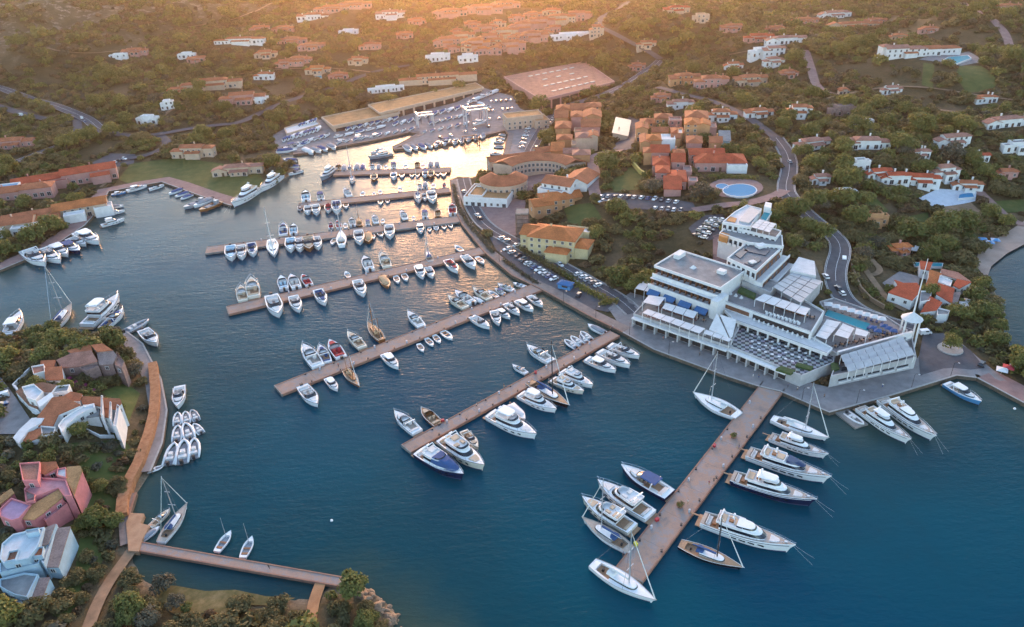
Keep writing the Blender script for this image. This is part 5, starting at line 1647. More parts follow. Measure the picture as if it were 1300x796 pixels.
    sp = MB()
    for q in ([(944, 318), (953, 310), (978, 317), (972, 324)], [(933, 323), (944, 315), (950, 318), (940, 328)], [(945, 334), (962, 326), (966, 330), (955, 338)]):
        sp.prism(poly(q, 18.4), 18.01, 18.4)
    put(sp, 'roof_panels', M_SOLAR, H_)
    un = MB(); q = W(966, 313, 18.5); un.box(q.x, q.y, 18, 4, 3, 1.4, .4); q = W(955, 333, 18.5); un.box(q.x, q.y, 18, 2.5, 2, 1.0, .4); put(un, 'roof_plant', M_WHITE, H_)
    e = Frame((960, 346), (995, 313), 18)
    for k, (v, zt) in enumerate(((-3.0, 15.2), (-5.8, 12.4))):
        a = MB(); e.box(a, 0, e.L, v, v + 3.2, 3, zt - .9); put(a, 'terrace_storey', M_WHITE, H_)
        a = MB(); e.box(a, 0, e.L, v - .1, v + .3, zt - .9, zt); put(a, 'balcony_parapet', M_WHITE, H_)
        a = MB(); e.box(a, .4, e.L - .4, v + (2.85, 2.68)[k], v + (2.92, 2.75)[k], zt - .85, zt + (2.3, 1.6)[k]); put(a, 'loggia_timber', M_BROWN, H_)
        a = MB()
        for i in range(7): e.box(a, e.L * (i + .25) / 7, e.L * (i + .75) / 7, v + (2.80, 2.63)[k], v + (2.86, 2.69)[k], zt - .5, zt + 1.2)
        put(a, 'loggia_glazing', M_GLASS, H_)
        exclude([tuple(e.p(0, v)), tuple(e.p(e.L, v)), tuple(e.p(e.L, 3)), tuple(e.p(0, 3))], 1)
    wn_ = MB(); ff = Frame((923, 329), (960, 346), 18)
    for u in (.12, .3): ff.box(wn_, ff.L * u, ff.L * u + 1.6, -.05, .2, 14, 16)
    put(wn_, 'window', M_GLASS, H_)
    # upper blocks on the slope
    block(H_, 'upper_block', [(913, 297), (950, 309), (994, 314), (993, 300), (960, 291), (926, 284)], 19, 6, M_WHITE, M_ROOFG, .6)
    block(H_, 'upper_terrace', [(937, 291), (985, 303), (992, 294), (952, 281)], 20.2, 17, M_WHITE, M_CONC, .5)
    canopy(H_, [(953, 288), (977, 295), (986, 284), (964, 278)], 22.7, 3, 4, M_CANOPY, 20)
    block(H_, 'top_block', [(917, 283), (938, 287), (953, 289), (967, 266), (948, 261), (932, 270)], 21.6, 8, M_WHITE, M_CANOPY, .5)
    block(H_, 'top_roof', [(938, 280), (951, 283), (966, 268), (953, 262)], 22.5, 21, M_LOUV)
    for px in ([(922, 284), (933, 286), (935, 281), (925, 278)], [(913, 296), (924, 299), (927, 294), (916, 291)]):
        a = MB(); P = poly(px, 20.5); a.prism(P, 17, 21.9 if px[0][0] > 915 else 19.4); put(a, 'timber_loggia', M_ORANGE, H_)
    block(H_, 'plunge_pool', [(965, 277), (972, 280), (980, 268), (973, 265)], 20.4, 19, M_WHITE, M_POOL)
    block(H_, 'lift_house', [(970, 262), (979, 264), (980, 258), (972, 256)], 23, 12, M_WHITE)
    for A, B, z, n in (((913, 297), (950, 309), 19, 6), ((950, 309), (994, 314), 19, 8), ((917, 283), (938, 287), 21.6, 3), ((938, 287), (953, 289), 21.6, 3), ((923, 329), (960, 346), 18, 6), ((937, 291), (985, 303), 20.2, 7)):
        w_ = Frame(A, B, z); op = MB(); bl = MB()
        for i in range(n):
            u0 = w_.L * (i + .22) / n; u1 = w_.L * (i + .78) / n
            w_.box(op, u0, u1, -.05, .2, z - 2.7, z - .7); w_.box(bl, u0 - .2, u1 + .2, -1.0, -.02, z - 3.1, z - 2.75); w_.box(bl, u0 - .2, u1 + .2, -1.02, -.95, z - 2.75, z - 1.9)
        put(op, 'window', M_GLASS, H_); put(bl, 'balcony', M_WHITE, H_)
    # pool terrace to the east
    block(H_, 'pool_terrace', [(1030, 426), (1047, 396), (1040, 384), (1058, 379), (1122, 401), (1152, 420), (1150, 432), (1066, 452), (1055, 446)], 6.5, .6, M_WHITE2, M_PAVE, .5)
    block(H_, 'swimming_pool', [(1047, 400), (1051, 393), (1105, 411), (1102, 420)], 6.75, 6.3, M_WHITE, M_POOL)
    for px, n, nv in (([(1035, 426), (1049.5, 431), (1068, 409), (1049.5, 405)], 1, 3), ([(1059, 424.5), (1077, 430), (1085, 416.5), (1070, 410)], 1, 2), ([(1084.6, 424), (1100, 427.5), (1104, 421.5), (1087, 416)], 1, 1)):
        canopy(H_, px, 9.6, n, nv, M_CANOPY, 6.5)
    # veranda restaurant at the corner
    block(H_, 'veranda_base', [(1054, 480), (1163, 456), (1158, 431), (1064, 453)], 5.0, .5, M_WHITE2, M_PAVE, .8)
    v = Frame((1054, 480), (1163, 456), 5)
    s_ = MB(); d_ = MB()
    for i in range(5):
        u0 = v.L * (i * .17 + .1); u1 = v.L * (i * .17 + .24)
        v.box(s_, u0, u1, -.5, -.02, 2.3, 2.9); v.box(d_, u0, u1, -.04, .2, 2.95, 3.7)
    put(s_, 'window_canopy', M_CANOPY, H_); put(d_, 'strip_window', M_GLASS, H_)
    canopy(H_, [(1077, 471), (1162, 449), (1146, 428), (1067, 452)], 9.0, 8, 3, M_LOUV, 5.5, name='veranda_roof', gap=.15, tilt=.35)
    d_ = MB(); v.box(d_, 6, v.L - 1, 2.2, 2.4, 5, 6.6); put(d_, 'veranda_glazing', M_GLASS, H_)
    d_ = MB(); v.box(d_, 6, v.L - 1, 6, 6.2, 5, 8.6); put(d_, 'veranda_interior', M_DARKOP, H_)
    w_ = Frame((1064, 453), (1158, 427), 6.5); a = MB(); w_.box(a, 0, w_.L, 0, .8, 4, 8.4); put(a, 'terrace_wall', M_WHITE, H_)
    pl = MB()
    for px in ([(1057, 470), (1066, 467), (1062, 458), (1055, 461)], [(985, 468), (1004, 474), (1010, 470), (992, 464)], [(1010, 463), (1030, 469), (1033, 465), (1013, 460)]):
        pl.prism(poly(px, 5.9), 5.01, 5.9)
    put(pl, 'planting_bed', M_GREENP, H_)
hotel()

# open tent tower with its tall spire
q = W(1158, 404, 13)
T = thing('tent_tower', 'slim white open tower with conical tent roof and tall spire by the turning place', 'tower', (q.x, q.y, hgt(q.x, q.y)))
gz = hgt(q.x, q.y)
a = MB(); a.cone(0, 0, 13 - gz, 3.6, .25, 2.4, 12); a.build('tent_roof', M_CANOPY, T)
for k in range(4):
    a = MB(); an = k * math.pi / 2 + .5
    a.tube([(3.4 * math.cos(an), 3.4 * math.sin(an), -1), (3.0 * math.cos(an), 3.0 * math.sin(an), 13.1 - gz)], .32, 6); a.build('leg', M_WHITE, T)
a = MB(); a.tube([(0, 0, 15 - gz), (0, 0, 36 - gz)], [.28, .1], 6); a.build('spire', M_WHITE, T)
# promenade-end parasols, cabanas and tables
def parasol_mesh(sq, c):
    a = MB(); a.cone(0, 0, 2.15, sq, .05, .7, 4 if sq > 1.6 else 8); return a.build('canopy_cloth', c)
PROT2 = {}
def small(key, maker, loc, rz, label, cat, group, name, scale=1.0):
    if key not in PROT2:
        r = thing(name, label, cat, group=group); maker(r); PROT2[key] = r
    else: r = copy_tree(PROT2[key])
    tag(r, label, cat, group); r.location = loc; r.rotation_euler = (0, 0, rz); r.scale = (scale,) * 3
    return r
def mk_parasol(c, sq=2.2):
    def f(r):
        a = MB(); a.cone(0, 0, 2.2, sq, .05, .75, 4); a.build('canopy_cloth', c, r)
        a = MB(); a.tube([(0, 0, 0), (0, 0, 2.9)], .06, 5); a.build('pole', BM['alu'], r)
        a = MB(); a.box(0, 0, 0, .7, .7, .12); a.build('base', BM['dark'], r)
    return f
def mk_bed(c):
    def f(r):
        a = MB(); a.box(0, 0, .3, 2.0, .75, .16); a.build('mattress', c, r)
        a = MB(); a.box(-.85, 0, .46, .5, .75, .3); a.build('headrest', c, r)
        a = MB()
        for x in (-.8, .8):
            for y in (-.3, .3): a.box(x, y, 0, .08, .08, .3)
        a.build('legs', BM['alu'], r)
    return f
def mk_table(r):
    a = MB(); a.cone(0, 0, .7, .55, .55, .06, 8); a.build('table_top', M_WHITE, r)
    a = MB(); a.tube([(0, 0, 0), (0, 0, .7)], .07, 5); a.build('leg', BM['dark'], r)
for i in range(8):
    q = W(1052 + i * 9.6, 385 + i * 2.6, 9)
    small('cab', mk_parasol(M_CANOPY), (q.x, q.y, 6.5), .5, f'white square parasol, {ORD[i]} from the left in the row behind the hotel pool', 'parasol', 'white parasols behind the hotel pool', 'parasol', 1.0)
k = 0
for i in range(9):
    q = W(1092 + (i % 5) * 7 + (i // 5) * 10, 402 + (i % 5) * 2 + (i // 5) * 14, 6.9)
    small('bed', mk_bed(BM['canvas']), (q.x, q.y, 6.5), 1.0, 'navy blue sunbed on the deck around the hotel pool', 'sunbed', 'blue sunbeds by the hotel pool', 'sunbed')
for i, (x, y) in enumerate([(1108, 416), (1114, 420), (1122, 414), (1128, 417), (1134, 420)]):
    q = W(x, y, 8.5)
    small('bpar', mk_parasol(BM['canvas'], 1.9), (q.x, q.y, 6.5), .4, 'navy blue parasol at the east end of the hotel pool', 'parasol', 'navy parasols by the hotel pool', 'parasol')
def mk_set(r):
    for k in range(4):
        a = MB(); an = k * math.pi / 2; x, y = .85 * math.cos(an), .85 * math.sin(an)
        a.box(x, y, .4, .5, .5, .08, an); a.box(x + .22 * math.cos(an), y + .22 * math.sin(an), .48, .08, .5, .45, an); a.box(x, y, 0, .1, .1, .4); a.build('chair', BM['dark'], r)
    a = MB(); a.box(0, 0, .68, .9, .9, .07); a.box(0, 0, 0, .12, .12, .68); a.build('table', BM['wood'], r)
for i in range(34):
    if i < 14: x, y, z = 832 + (i % 7) * 9 + (i // 7) * 7, 381 + (i % 7) * 3 + (i // 7) * 9, 5.5; w_ = 'on the west terrace of the hotel'
    elif i < 24: x, y, z = 975 + (i - 14) * 6.2, 386 + (i - 14) * 2.05, 10; w_ = 'under the long canopy of the upper terrace'
    else: x, y, z = 1060 + (i - 24) * 8.6, 441 - (i - 24) * 1.9, 6.5; w_ = 'behind the veranda restaurant'
    q = W(x, y, z)
    small('set', mk_set, (q.x, q.y, z + .05), i * .7, 'dark dining table with four chairs ' + w_, 'dining set', 'dining sets ' + w_, 'dining_set')
for i in range(26):
    x = 955 + (i % 9) * 8.5; y = 425 + (i % 9) * 2.9 + (i // 9) * 8
    q = W(x, y, 5.7)
    small('tab', mk_table, (q.x, q.y, 5.0), 0, 'small round white table on the chequered hotel square', 'table', 'tables on the chequered square', 'cafe_table')
# ------------------------------------------------------------------ houses
M_CREAM = mat('cream_plaster', (.52, .38, .28), .85, .15, .4)
M_PINKP = mat('pink_plaster', (.46, .24, .21), .85, .15, .4)
M_ROSE = mat('rose_plaster', (.54, .19, .20), .85, .18, .4)
M_OCHP = mat('ochre_plaster', (.52, .27, .13), .85, .15, .4)
M_YELP = mat('pale_yellow_plaster', (.58, .47, .27), .85, .15, .4)
M_LBLUE = mat('pale_blue_plaster', (.36, .48, .56), .85, .15, .4)
M_STONE = ramp_mat('pink_granite_wall', [(0.3, (.17, .12, .11)), (0.55, (.27, .19, .17)), (0.75, (.36, .26, .23))], .8, 9)
T_RED = tile_mat('red_tiles', (.44, .085, .038)); T_TER = tile_mat('terracotta_tiles', (.40, .135, .065)); T_PINK = tile_mat('pale_pink_tiles', (.36, .17, .125))
T_ORA = tile_mat('orange_tiles', (.47, .15, .05)); T_OCH = tile_mat('ochre_tiles', (.40, .22, .10)); T_GREY = tile_mat('grey_brown_tiles', (.29, .21, .19)); T_BRN = tile_mat('brown_tiles', (.25, .12, .075))
M_WFR = mat('window_frame_white', (.6, .58, .55), .7, .1); M_DOOR = mat('door_wood', (.10, .05, .03), .6, .2)
WIN = {}
def win_mesh(w, h):
    k = (round(w, 1), round(h, 1))
    if k not in WIN:
        mb = MB(); mb.box(0, 0, 0, k[0], .10, k[1], m=1)
        mb.box(0, -.04, -.12, k[0] + .3, .16, .12); mb.box(0, -.04, k[1], k[0] + .3, .14, .12)
        for s in (-1, 1): mb.box(s * (k[0] / 2 + .06), -.04, 0, .12, .14, k[1])
        mb.box(0, -.06, 0, .07, .06, k[1])
        o = mb.build('window', [M_WFR, M_GLASS]); WIN[k] = o.data
        bpy.data.objects.remove(o)
    return WIN[k]
def add_win(root, x, y, z, rz, w=1.1, h=1.4, name='window', me=None):
    o = bpy.data.objects.new(name, me or win_mesh(w, h)); COL.objects.link(o); o.parent = root
    o.location = (x, y, z); o.rotation_euler = (0, 0, rz)
    return o
def vol_roof(mb, x, y, w, d, z, kind, ov=.5, pitch=.36):
    """gable / hip / shed roof with thickness, centred on x, y, eaves at z"""
    t = .22
    if kind in 'gG':
        if kind == 'G': # ridge along y
            hw = w / 2 + ov; hd = d / 2 + ov; r = hw * pitch
            rg = [[(x - hw, y + s, z - ov * pitch), (x, y + s, z + r - ov * pitch), (x + hw, y + s, z - ov * pitch), (x + hw, y + s, z - ov * pitch - t), (x, y + s, z + r - ov * pitch - t), (x - hw, y + s, z - ov * pitch - t)] for s in (-hd, hd)]
        else:
            hw = w / 2 + ov; hd = d / 2 + ov; r = hd * pitch
            rg = [[(x + s, y - hd, z - ov * pitch), (x + s, y, z + r - ov * pitch), (x + s, y + hd, z - ov * pitch), (x + s, y + hd, z - ov * pitch - t), (x + s, y, z + r - ov * pitch - t), (x + s, y - hd, z - ov * pitch - t)] for s in (-hw, hw)]
        mb.loft(rg); return r
    if kind == 'h':
        hw = w / 2 + ov; hd = d / 2 + ov
        r = min(hw, hd) * pitch; zz = z - ov * pitch
        if w >= d: ri = [(x - hw + hd, y, zz + r), (x + hw - hd + .01, y, zz + r)]
        else: ri = [(x, y - hd + hw, zz + r), (x, y + hd - hw + .01, zz + r)]
        b = [(x - hw, y - hd, zz), (x + hw, y - hd, zz), (x + hw, y + hd, zz), (x - hw, y + hd, zz)]
        P = b + ri + [(p[0], p[1], zz - t) for p in b]
        if w >= d: F_ = [(0, 1, 5, 4), (1, 2, 5), (2, 3, 4, 5), (3, 0, 4)]
        else: F_ = [(0, 1, 4), (1, 2, 5, 4), (2, 3, 5), (3, 0, 4, 5)]
        mb.add(P, F_ + [(6, 7, 1, 0), (7, 8, 2, 1), (8, 9, 3, 2), (9, 6, 0, 3), (9, 8, 7, 6)]); return r
    if kind == 's':
        hw = w / 2 + ov; hd = d / 2 + ov; r = 2 * hd * .2
        mb.add([(x - hw, y - hd, z), (x + hw, y - hd, z), (x + hw, y + hd, z + r), (x - hw, y + hd, z + r), (x - hw, y - hd, z - t), (x + hw, y - hd, z - t), (x + hw, y + hd, z + r - t), (x - hw, y + hd, z + r - t)],
               [(0, 1, 2, 3), (7, 6, 5, 4), (0, 4, 5, 1), (1, 5, 6, 2), (2, 6, 7, 3), (3, 7, 4, 0)]); return r
    return 0
def house_obj(px, py, ang, vols, wall, roof, label, name='villa', cat='house', group=None, nwin=14, z=None, seed=0):
    """vols: (dx, dy, w, d, h, roof kind[, wall[, roof]]) in metres, x along the facade facing the camera"""
    p = G(px, py)
    zz = p.z if z is None else z
    root = thing(name, label, cat, (p.x, p.y, zz), R(ang), group)
    ca, sa = math.cos(R(ang)), math.sin(R(ang))
    r = random.Random(seed + int(px * 7 + py))
    nw = 0; door = False
    for vi, v in enumerate(vols):
        dx, dy, w, d, h, k = v[:6]
        z0 = v[8] if len(v) > 8 else 0
        h += z0
        wm = v[6] if len(v) > 6 and v[6] else wall; rm = v[7] if len(v) > 7 and v[7] else roof
        mb = MB()
        if k in 'gG' and k != 'f':
            half = (d if k == 'g' else w) / 2
            ph = half * .36 - .25
            if k == 'g': rg = [[(dx + s * w / 2, dy - d / 2, z0 - 4), (dx + s * w / 2, dy - d / 2, h - .2), (dx + s * w / 2, dy, h + ph - .1), (dx + s * w / 2, dy + d / 2, h - .2), (dx + s * w / 2, dy + d / 2, z0 - 4)] for s in (-1, 1)]
            else: rg = [[(dx - w / 2, dy + s * d / 2, z0 - 4), (dx - w / 2, dy + s * d / 2, h - .2), (dx, dy + s * d / 2, h + ph - .1), (dx + w / 2, dy + s * d / 2, h - .2), (dx + w / 2, dy + s * d / 2, z0 - 4)] for s in (-1, 1)]
            mb.loft(rg)
        else:
            mb.box(dx, dy, z0 - 4, w, d, h - z0 + 4 - (.2 if k == 'h' else .0))
            if k == 's':
                rr = (d + 1) * .2
                mb.add([(dx - w / 2, dy + d / 2, h - .3), (dx + w / 2, dy + d / 2, h - .3), (dx + w / 2, dy + d / 2, h + rr - .5), (dx - w / 2, dy + d / 2, h + rr - .5), (dx - w / 2, dy - d / 2, h - .3), (dx + w / 2, dy - d / 2, h - .3)],
                       [(0, 1, 2, 3), (0, 3, 4), (1, 5, 2), (3, 2, 5, 4)])
        mb.build('wall', wm, root)
        rb = MB()
        if k == 'f':
            rb.box(dx, dy, h + .003, w - .7, d - .7, .12)
            ro = rb.build('roof', rm, root)
            pp = MB()
            for s in (-1, 1):
                pp.box(dx, dy + s * (d / 2 - .17), h - .3, w + .06, .4, 1.0); pp.box(dx + s * (w / 2 - .17), dy, h - .3, .4, d - .74, .99)
            pp.build('parapet', wm, root)
        else:
            rise = vol_roof(rb, dx, dy, w, d, h, k)
            ro = rb.build('roof', rm, root)
            if vi == 0 or r.random() < .4:
                c = MB(); cx_ = dx + r.uniform(-.3, .3) * w; cy_ = dy + r.uniform(.05, .2) * d
                c.box(cx_, cy_, h + .2, .65, .65, 1.1 + rise * .6); c.box(cx_, cy_, h + 1.3 + rise * .6, .85, .85, .15); c.build('chimney', wm, ro)
        fl = max(1, int((h - z0 + .6) / 2.9))
        for f_ in range(fl):
            zb = z0 + f_ * 2.9 + .9
            n = max(1, int(w / 3.4))
            for i in range(n):
                if nw >= nwin: break
                x = dx - w / 2 + w * (i + .5) / n
                inside_ = any(abs(x - q[0]) < q[2] / 2 and dy - d / 2 - .3 > q[1] - q[3] / 2 and dy - d / 2 - .3 < q[1] + q[3] / 2 and zb < q[4] + (q[8] if len(q) > 8 else 0) for q in vols if q is not v)
                if inside_: continue
                if not door and f_ == 0 and i == n // 2:
                    dm = MB(); dm.box(0, 0, 0, 1.3, .14, 2.2); o = dm.build('door', M_DOOR, root); o.location = (x, dy - d / 2 - .05, z0 + .02); door = True; continue
                if f_ == 0 and r.random() < .4: add_win(root, x, dy - d / 2 - .04, z0 + .2, 0, 1.9, 2.1)
                else: add_win(root, x, dy - d / 2 - .04, zb, 0)
                nw += 1
            if nw < nwin and d > 5:
                for s in (-1, 1):
                    x = dx + s * (w / 2 + .04); y = dy
                    if any(abs(x - q[0]) < q[2] / 2 and abs(y - q[1]) < q[3] / 2 for q in vols if q is not v): continue
                    add_win(root, x, y, zb, R(90) * s); nw += 1
        c = [(-w / 2, -d / 2), (w / 2, -d / 2), (w / 2, d / 2), (-w / 2, d / 2)]
        exclude([(p.x + (dx + a) * ca - (dy + b) * sa, p.y + (dx + a) * sa + (dy + b) * ca) for a, b in c], 1.2)
        fr = 1.5 + 2.0 * p.y / 150
        c = [(-w / 2 - .3, -d / 2 - fr), (w / 2 + .3, -d / 2 - fr), (w / 2 + .3, 0), (-w / 2 - .3, 0)]
        if z != 'x': exclude([(p.x + (dx + a) * ca - (dy + b) * sa, p.y + (dx + a) * sa + (dy + b) * ca) for a, b in c], 0)
    return root
def vset(w, d, h, kind, r):
    """main body and wings for a villa about w x d"""
    V = [(0, 0, w * .55, d * .6, h, kind)]
    V.append((-w * .36, -d * .12, w * .3, d * .5, h * .72, r.choice('hGs') if kind != 'f' else 'f'))
    V.append((w * .36, d * .06, w * .32, d * .55, h * r.uniform(.7, .95), r.choice('gh') if kind != 'f' else 'f'))
    if r.random() < .75: V.append((w * .05, -d * .42, w * .36, d * .3, h * .55, 's' if kind != 'f' else 'f'))
    return V
def P_(vols, k=.66, kh=.72): return [tuple([v[0] * k, v[1] * k, v[2] * k, v[3] * k, v[4] * kh] + list(v[5:])) for v in vols]
WALLS = {'w': M_WHITE, 'c': M_CREAM, 'p': M_PINKP, 'o': M_OCHP, 'y': M_YELP, 's': M_STONE}
ROOFS = {'t': T_TER, 'r': T_RED, 'p': T_PINK, 'o': T_ORA, 'c': T_OCH, 'g': T_GREY, 'b': T_BRN, 'f': M_ROOFG, 'w': M_CANOPY}
HOUSES = '''
305 55 42 9 5 h -6 w t|long white building with many arched windows high on the left hill
172 68 20 10 4 g 5 p t|low pinkish house alone on the dark left hillside
151 73 14 6 3 f 4 w w|tiny low white house below the rocky left slope
238 73 14 8 4 f 0 w w|small white house alone between the left hill and the sunlit slope
270 112 48 14 7 h 8 c t|wide terracotta villa with cream arcades on the left slope
309 130 36 14 7 g 6 p t|pinkish terracotta villa just below the wide cream villa
189 156 17 10 5 f -8 w w|little white house with pointed gables above the left road
214 138 10 9 6 f 10 w w|boxy white house with blue shutters above the little gabled one
247 198 34 14 8 g -3 c t|terracotta and cream house with a pale tower behind the lawn
303 220 40 14 6 h 5 c p|long arcaded house at the right end of the lawn
16 186 34 14 6 g 8 p t|pink tile roofed house at the left edge beside the road
336 100 16 10 5 h 0 w t|white house at the end of a row of trees, left sunlit slope
379 80 22 12 5 h 3 p t|pink house among trees in the middle of the sunlit slope
404 92 20 11 5 g -4 c o|orange roofed house with a small pool in front, sunlit slope
396 62 22 10 5 h 0 p t|pink house on the sunlit slope above the pool house
338 72 18 10 5 g 4 c t|cream house left of the sunlit slope
371 55 24 10 5 h 0 p t|low pink house on the upper sunlit slope
443 43 16 9 4 f 0 w w|low bright white house alone on the sunlit slope
398 24 26 10 5 h -3 w t|white and terracotta house near the top of the sunlit slope
422 14 30 10 5 h 0 p t|long pink house close to the top edge, left of the glow
450 9 28 10 5 g 0 p t|pink house at the top edge under the glow
496 22 24 12 6 g 2 w p|pale house in the glow near the top edge
331 130 13 9 4 f 0 w w|white house above the boatyard road
490 116 30 9 4 f 12 w w|low white buildings behind the long boatyard shed
556 76 24 11 5 f 0 w w|bright white flat house left below the hillside village
594 77 20 11 5 f 3 w w|bright white flat house in front of the hillside village
556 104 64 12 6 g 7 c t|long terracotta terrace with arches behind the boatyard shed
571 20 34 14 6 h 0 p t|pink house group at the left of the hillside village
612 16 40 14 7 h 0 p t|largest pink house at the top of the hillside village
641 10 30 14 6 g 0 p t|pink house at the top edge, right of the hillside village
567 58 26 14 7 h 5 p t|lowest left house of the terracotta hillside village
586 52 26 13 7 g 3 c t|gabled house of the hillside village, left of its centre
604 62 28 14 8 h 0 p o|orange roofed house low in the hillside village
622 54 26 13 7 g 6 p t|gabled house in the centre of the hillside village
640 48 28 14 8 h 0 c t|cream house in the hillside village, right of its centre
616 42 26 12 7 h 4 p t|upper house of the hillside village
648 64 30 14 8 g 5 p t|pink gabled house low in the hillside village, right
664 40 30 14 8 h 0 p t|hip roofed house in the right part of the hillside village
684 34 32 14 8 g -3 p t|long gabled house in the right part of the hillside village
708 30 34 14 8 h 0 c t|cream house near the right end of the hillside village
732 26 30 13 8 g 0 p t|last gabled house at the right end of the hillside village
676 52 30 13 8 h 4 p t|house in front of the right part of the hillside village
724 48 40 16 4 f 4 w w|low bright white building with a broad roof below the village
757 46 14 12 9 g 0 c t|small tall terracotta house right of the broad white roof
858 17 22 10 6 h 4 c r|red roofed house alone high on the right slope
889 27 14 9 6 f 0 c t|small cream box of a house below the red roof, right slope
927 39 18 10 5 h 5 p t|pink house half hidden in scrub on the right slope
962 52 24 10 5 g -6 p r|red roofed house beside the upper track, right slope
967 70 24 12 5 f 8 w w|white flat house beside the track on the right slope
868 105 26 14 6 h 6 o t|terracotta house with ochre walls above the side road, left of three
902 110 28 15 7 h -4 p t|middle terracotta house of three above the side road
951 107 28 14 6 h 4 c t|right terracotta house of three above the side road
863 137 22 11 6 g 0 w p|whitish house just below the side road
914 152 26 14 7 h -8 w t|white and pink house below the side road, with a balcony
962 147 24 12 5 h 4 w t|tiled house with a small pool right of the side road
1058 22 28 10 5 g 5 w p|bright white villa near the top right
1021 29 22 10 4 h 0 p t|low terracotta house left of the bright white villa
1082 35 44 10 4 h -3 c t|very long low terracotta roof right of the upper track
983 40 16 9 4 g 0 p t|small terracotta house on the slope at the top of the track
996 55 34 11 5 h 3 w p|wide pinkish white house above the track bend
981 70 18 11 6 g 0 w p|white and pink house at the bend, upper of two
981 82 18 11 5 h 4 w p|white and pink house at the bend, lower of two
1177 41 16 8 4 h 0 p t|tiny pale house high on the right scrub
1013 148 20 13 8 g -10 w t|two storey white villa with arches and terracotta roof
1070 120 9 6 5 h 0 c t|tiny cream house at the end of the right track
1069 145 26 12 6 f 4 s g|grey flat roofed villa right of the arched white villa
1092 162 20 10 4 f 6 w f|low pale blue flat house above the polygon roofed villa
1029 186 32 15 5 h 14 w p|white villa with wide pinkish roof beside the hotel road
1099 187 36 16 6 h -8 w p|white villa with a broad many sided pink roof
1206 185 30 14 7 g 6 w p|white and pink stepped villa on the right
1276 160 42 14 6 h 8 w p|long pink villa near the right edge
1292 190 30 12 5 f 0 w f|grey white house at the right edge
1090 215 16 10 6 f 2 w f|white box house at the left end of the white villa group
1113 225 22 11 5 g 8 w r|white villa with a red roof, left in the white villa group
1134 232 24 12 6 g -4 w r|white villa with red roof front left in the white villa group
1168 234 28 14 6 g -14 w r|red roofed white villa in the middle of the group
1197 226 24 13 8 h 6 w p|tallest white villa of the group with a pink roof
1226 240 24 11 5 g -10 w t|white villa at the right end of the group
1070 252 22 11 5 f 4 w w|white house with a pale blue flat roof and mast above the hotel road
1108 284 22 11 6 f -3 o o|orange house with arches above a pink patio
1276 12 24 9 4 h 0 p t|pale house at the top right corner
574 66 16 10 5 g 8 p t|small gabled house at the left foot of the hillside village
595 64 14 9 6 h -6 c t|small cream house near the left foot of the hillside village
612 68 15 9 5 g 10 p o|small orange roof just above the bright flat houses
628 68 14 9 6 h 0 p t|small hip roofed house in the lower middle of the village
634 58 14 9 6 g -8 c t|narrow gabled house in the very middle of the village
650 55 15 9 6 h 6 p t|small house right of the village middle
660 50 14 9 5 g 0 p t|small house between the two long gables of the village
692 46 16 9 5 h -4 c t|small cream house above the tall dark trees, village right
702 40 15 9 5 g 4 p t|little gabled house near the bright broad roof
580 44 14 9 5 h 0 p t|small house at the upper left of the village
600 34 16 9 5 g 6 p t|little house above the centre of the village
632 34 16 9 6 h -5 c t|little cream house at the upper middle of the village
656 26 16 9 5 g 0 p t|little house at the upper right of the village
676 22 18 9 5 h 4 p t|small roof on the ridge of the village
700 18 18 9 5 g -4 c t|small roof at the top right of the village
530 30 18 9 5 h 0 p t|small pink house in the strongest glow
514 48 16 9 5 g 4 p t|small house on the slope left of the village
470 62 18 9 5 h 0 p t|small pink house in the middle of the sunlit woods
455 80 16 9 5 g -4 c t|small cream house above the boatyard sheds
430 100 16 9 5 h 4 p t|small house at the edge of the woods above the boatyard
362 84 15 9 5 g 0 p t|small pink roof left of the pool house
360 40 18 9 5 h 0 p t|small roof high on the sunlit slope
330 40 16 9 5 g 4 p t|small roof above the wide cream villa, high up
250 78 14 9 4 h 0 p t|small dark roofed house at the edge of the left hill
225 118 14 9 4 g 5 c t|small cream house left of the wide cream villa
808 88 14 9 5 h 0 p t|small house beside the bend of the road to the hills
820 60 16 9 5 g 0 c t|small cream house above the bend of the road
838 128 16 9 5 h 5 p t|small pink house between the hall and the side road
930 88 16 9 5 g 0 w t|small white house right of the three terracotta houses
1000 98 16 9 5 h 4 p t|small pink house below the double white houses
1110 30 18 9 4 g 0 p t|small low house right of the long terracotta roof
1140 50 16 9 4 h 0 c t|small house left above the turquoise pool villa
1130 118 18 9 5 g 5 w p|small white house in the scrub below the pool villa
1250 130 18 9 5 h 0 w t|small white house in the woods at the right
1165 200 18 9 5 g 0 w p|small pale house above the white villa group
1240 205 18 9 5 h 4 w r|small red roofed house right of the white villa group
1040 232 16 9 5 g 0 w p|small whitish house beside the hotel road, upper side
1140 322 18 9 5 h 6 p o|small orange roofed house above the red villa
1275 225 18 9 5 g -5 p t|small pink house near the right edge, mid height
'''
def build_houses():
    for ln in HOUSES.strip().split('\n'):
        a, lab = ln.split('|'); q = a.split()
        px, py, w, d, h = [float(x) for x in q[:5]]
        kind, ang, wl, rf = q[5], float(q[6]), q[7], q[8]
        r = random.Random(int(px * 13 + py))
        g = G(px, py); s_ = (to_px(g)[2] / FPX) / .67          # widths were noted in photo pixels * 0.67
        w *= s_ * (.84 if py < 80 and 500 < px < 770 else 1); d = max(6.5, min(d * s_ * 1.05, 13)); h = h if s_ > .8 else max(4.2, h * .85)
        house_obj(px, py, ang, vset(w, d, h, kind, r), WALLS[wl], ROOFS[rf], lab, nwin=10)
build_houses()

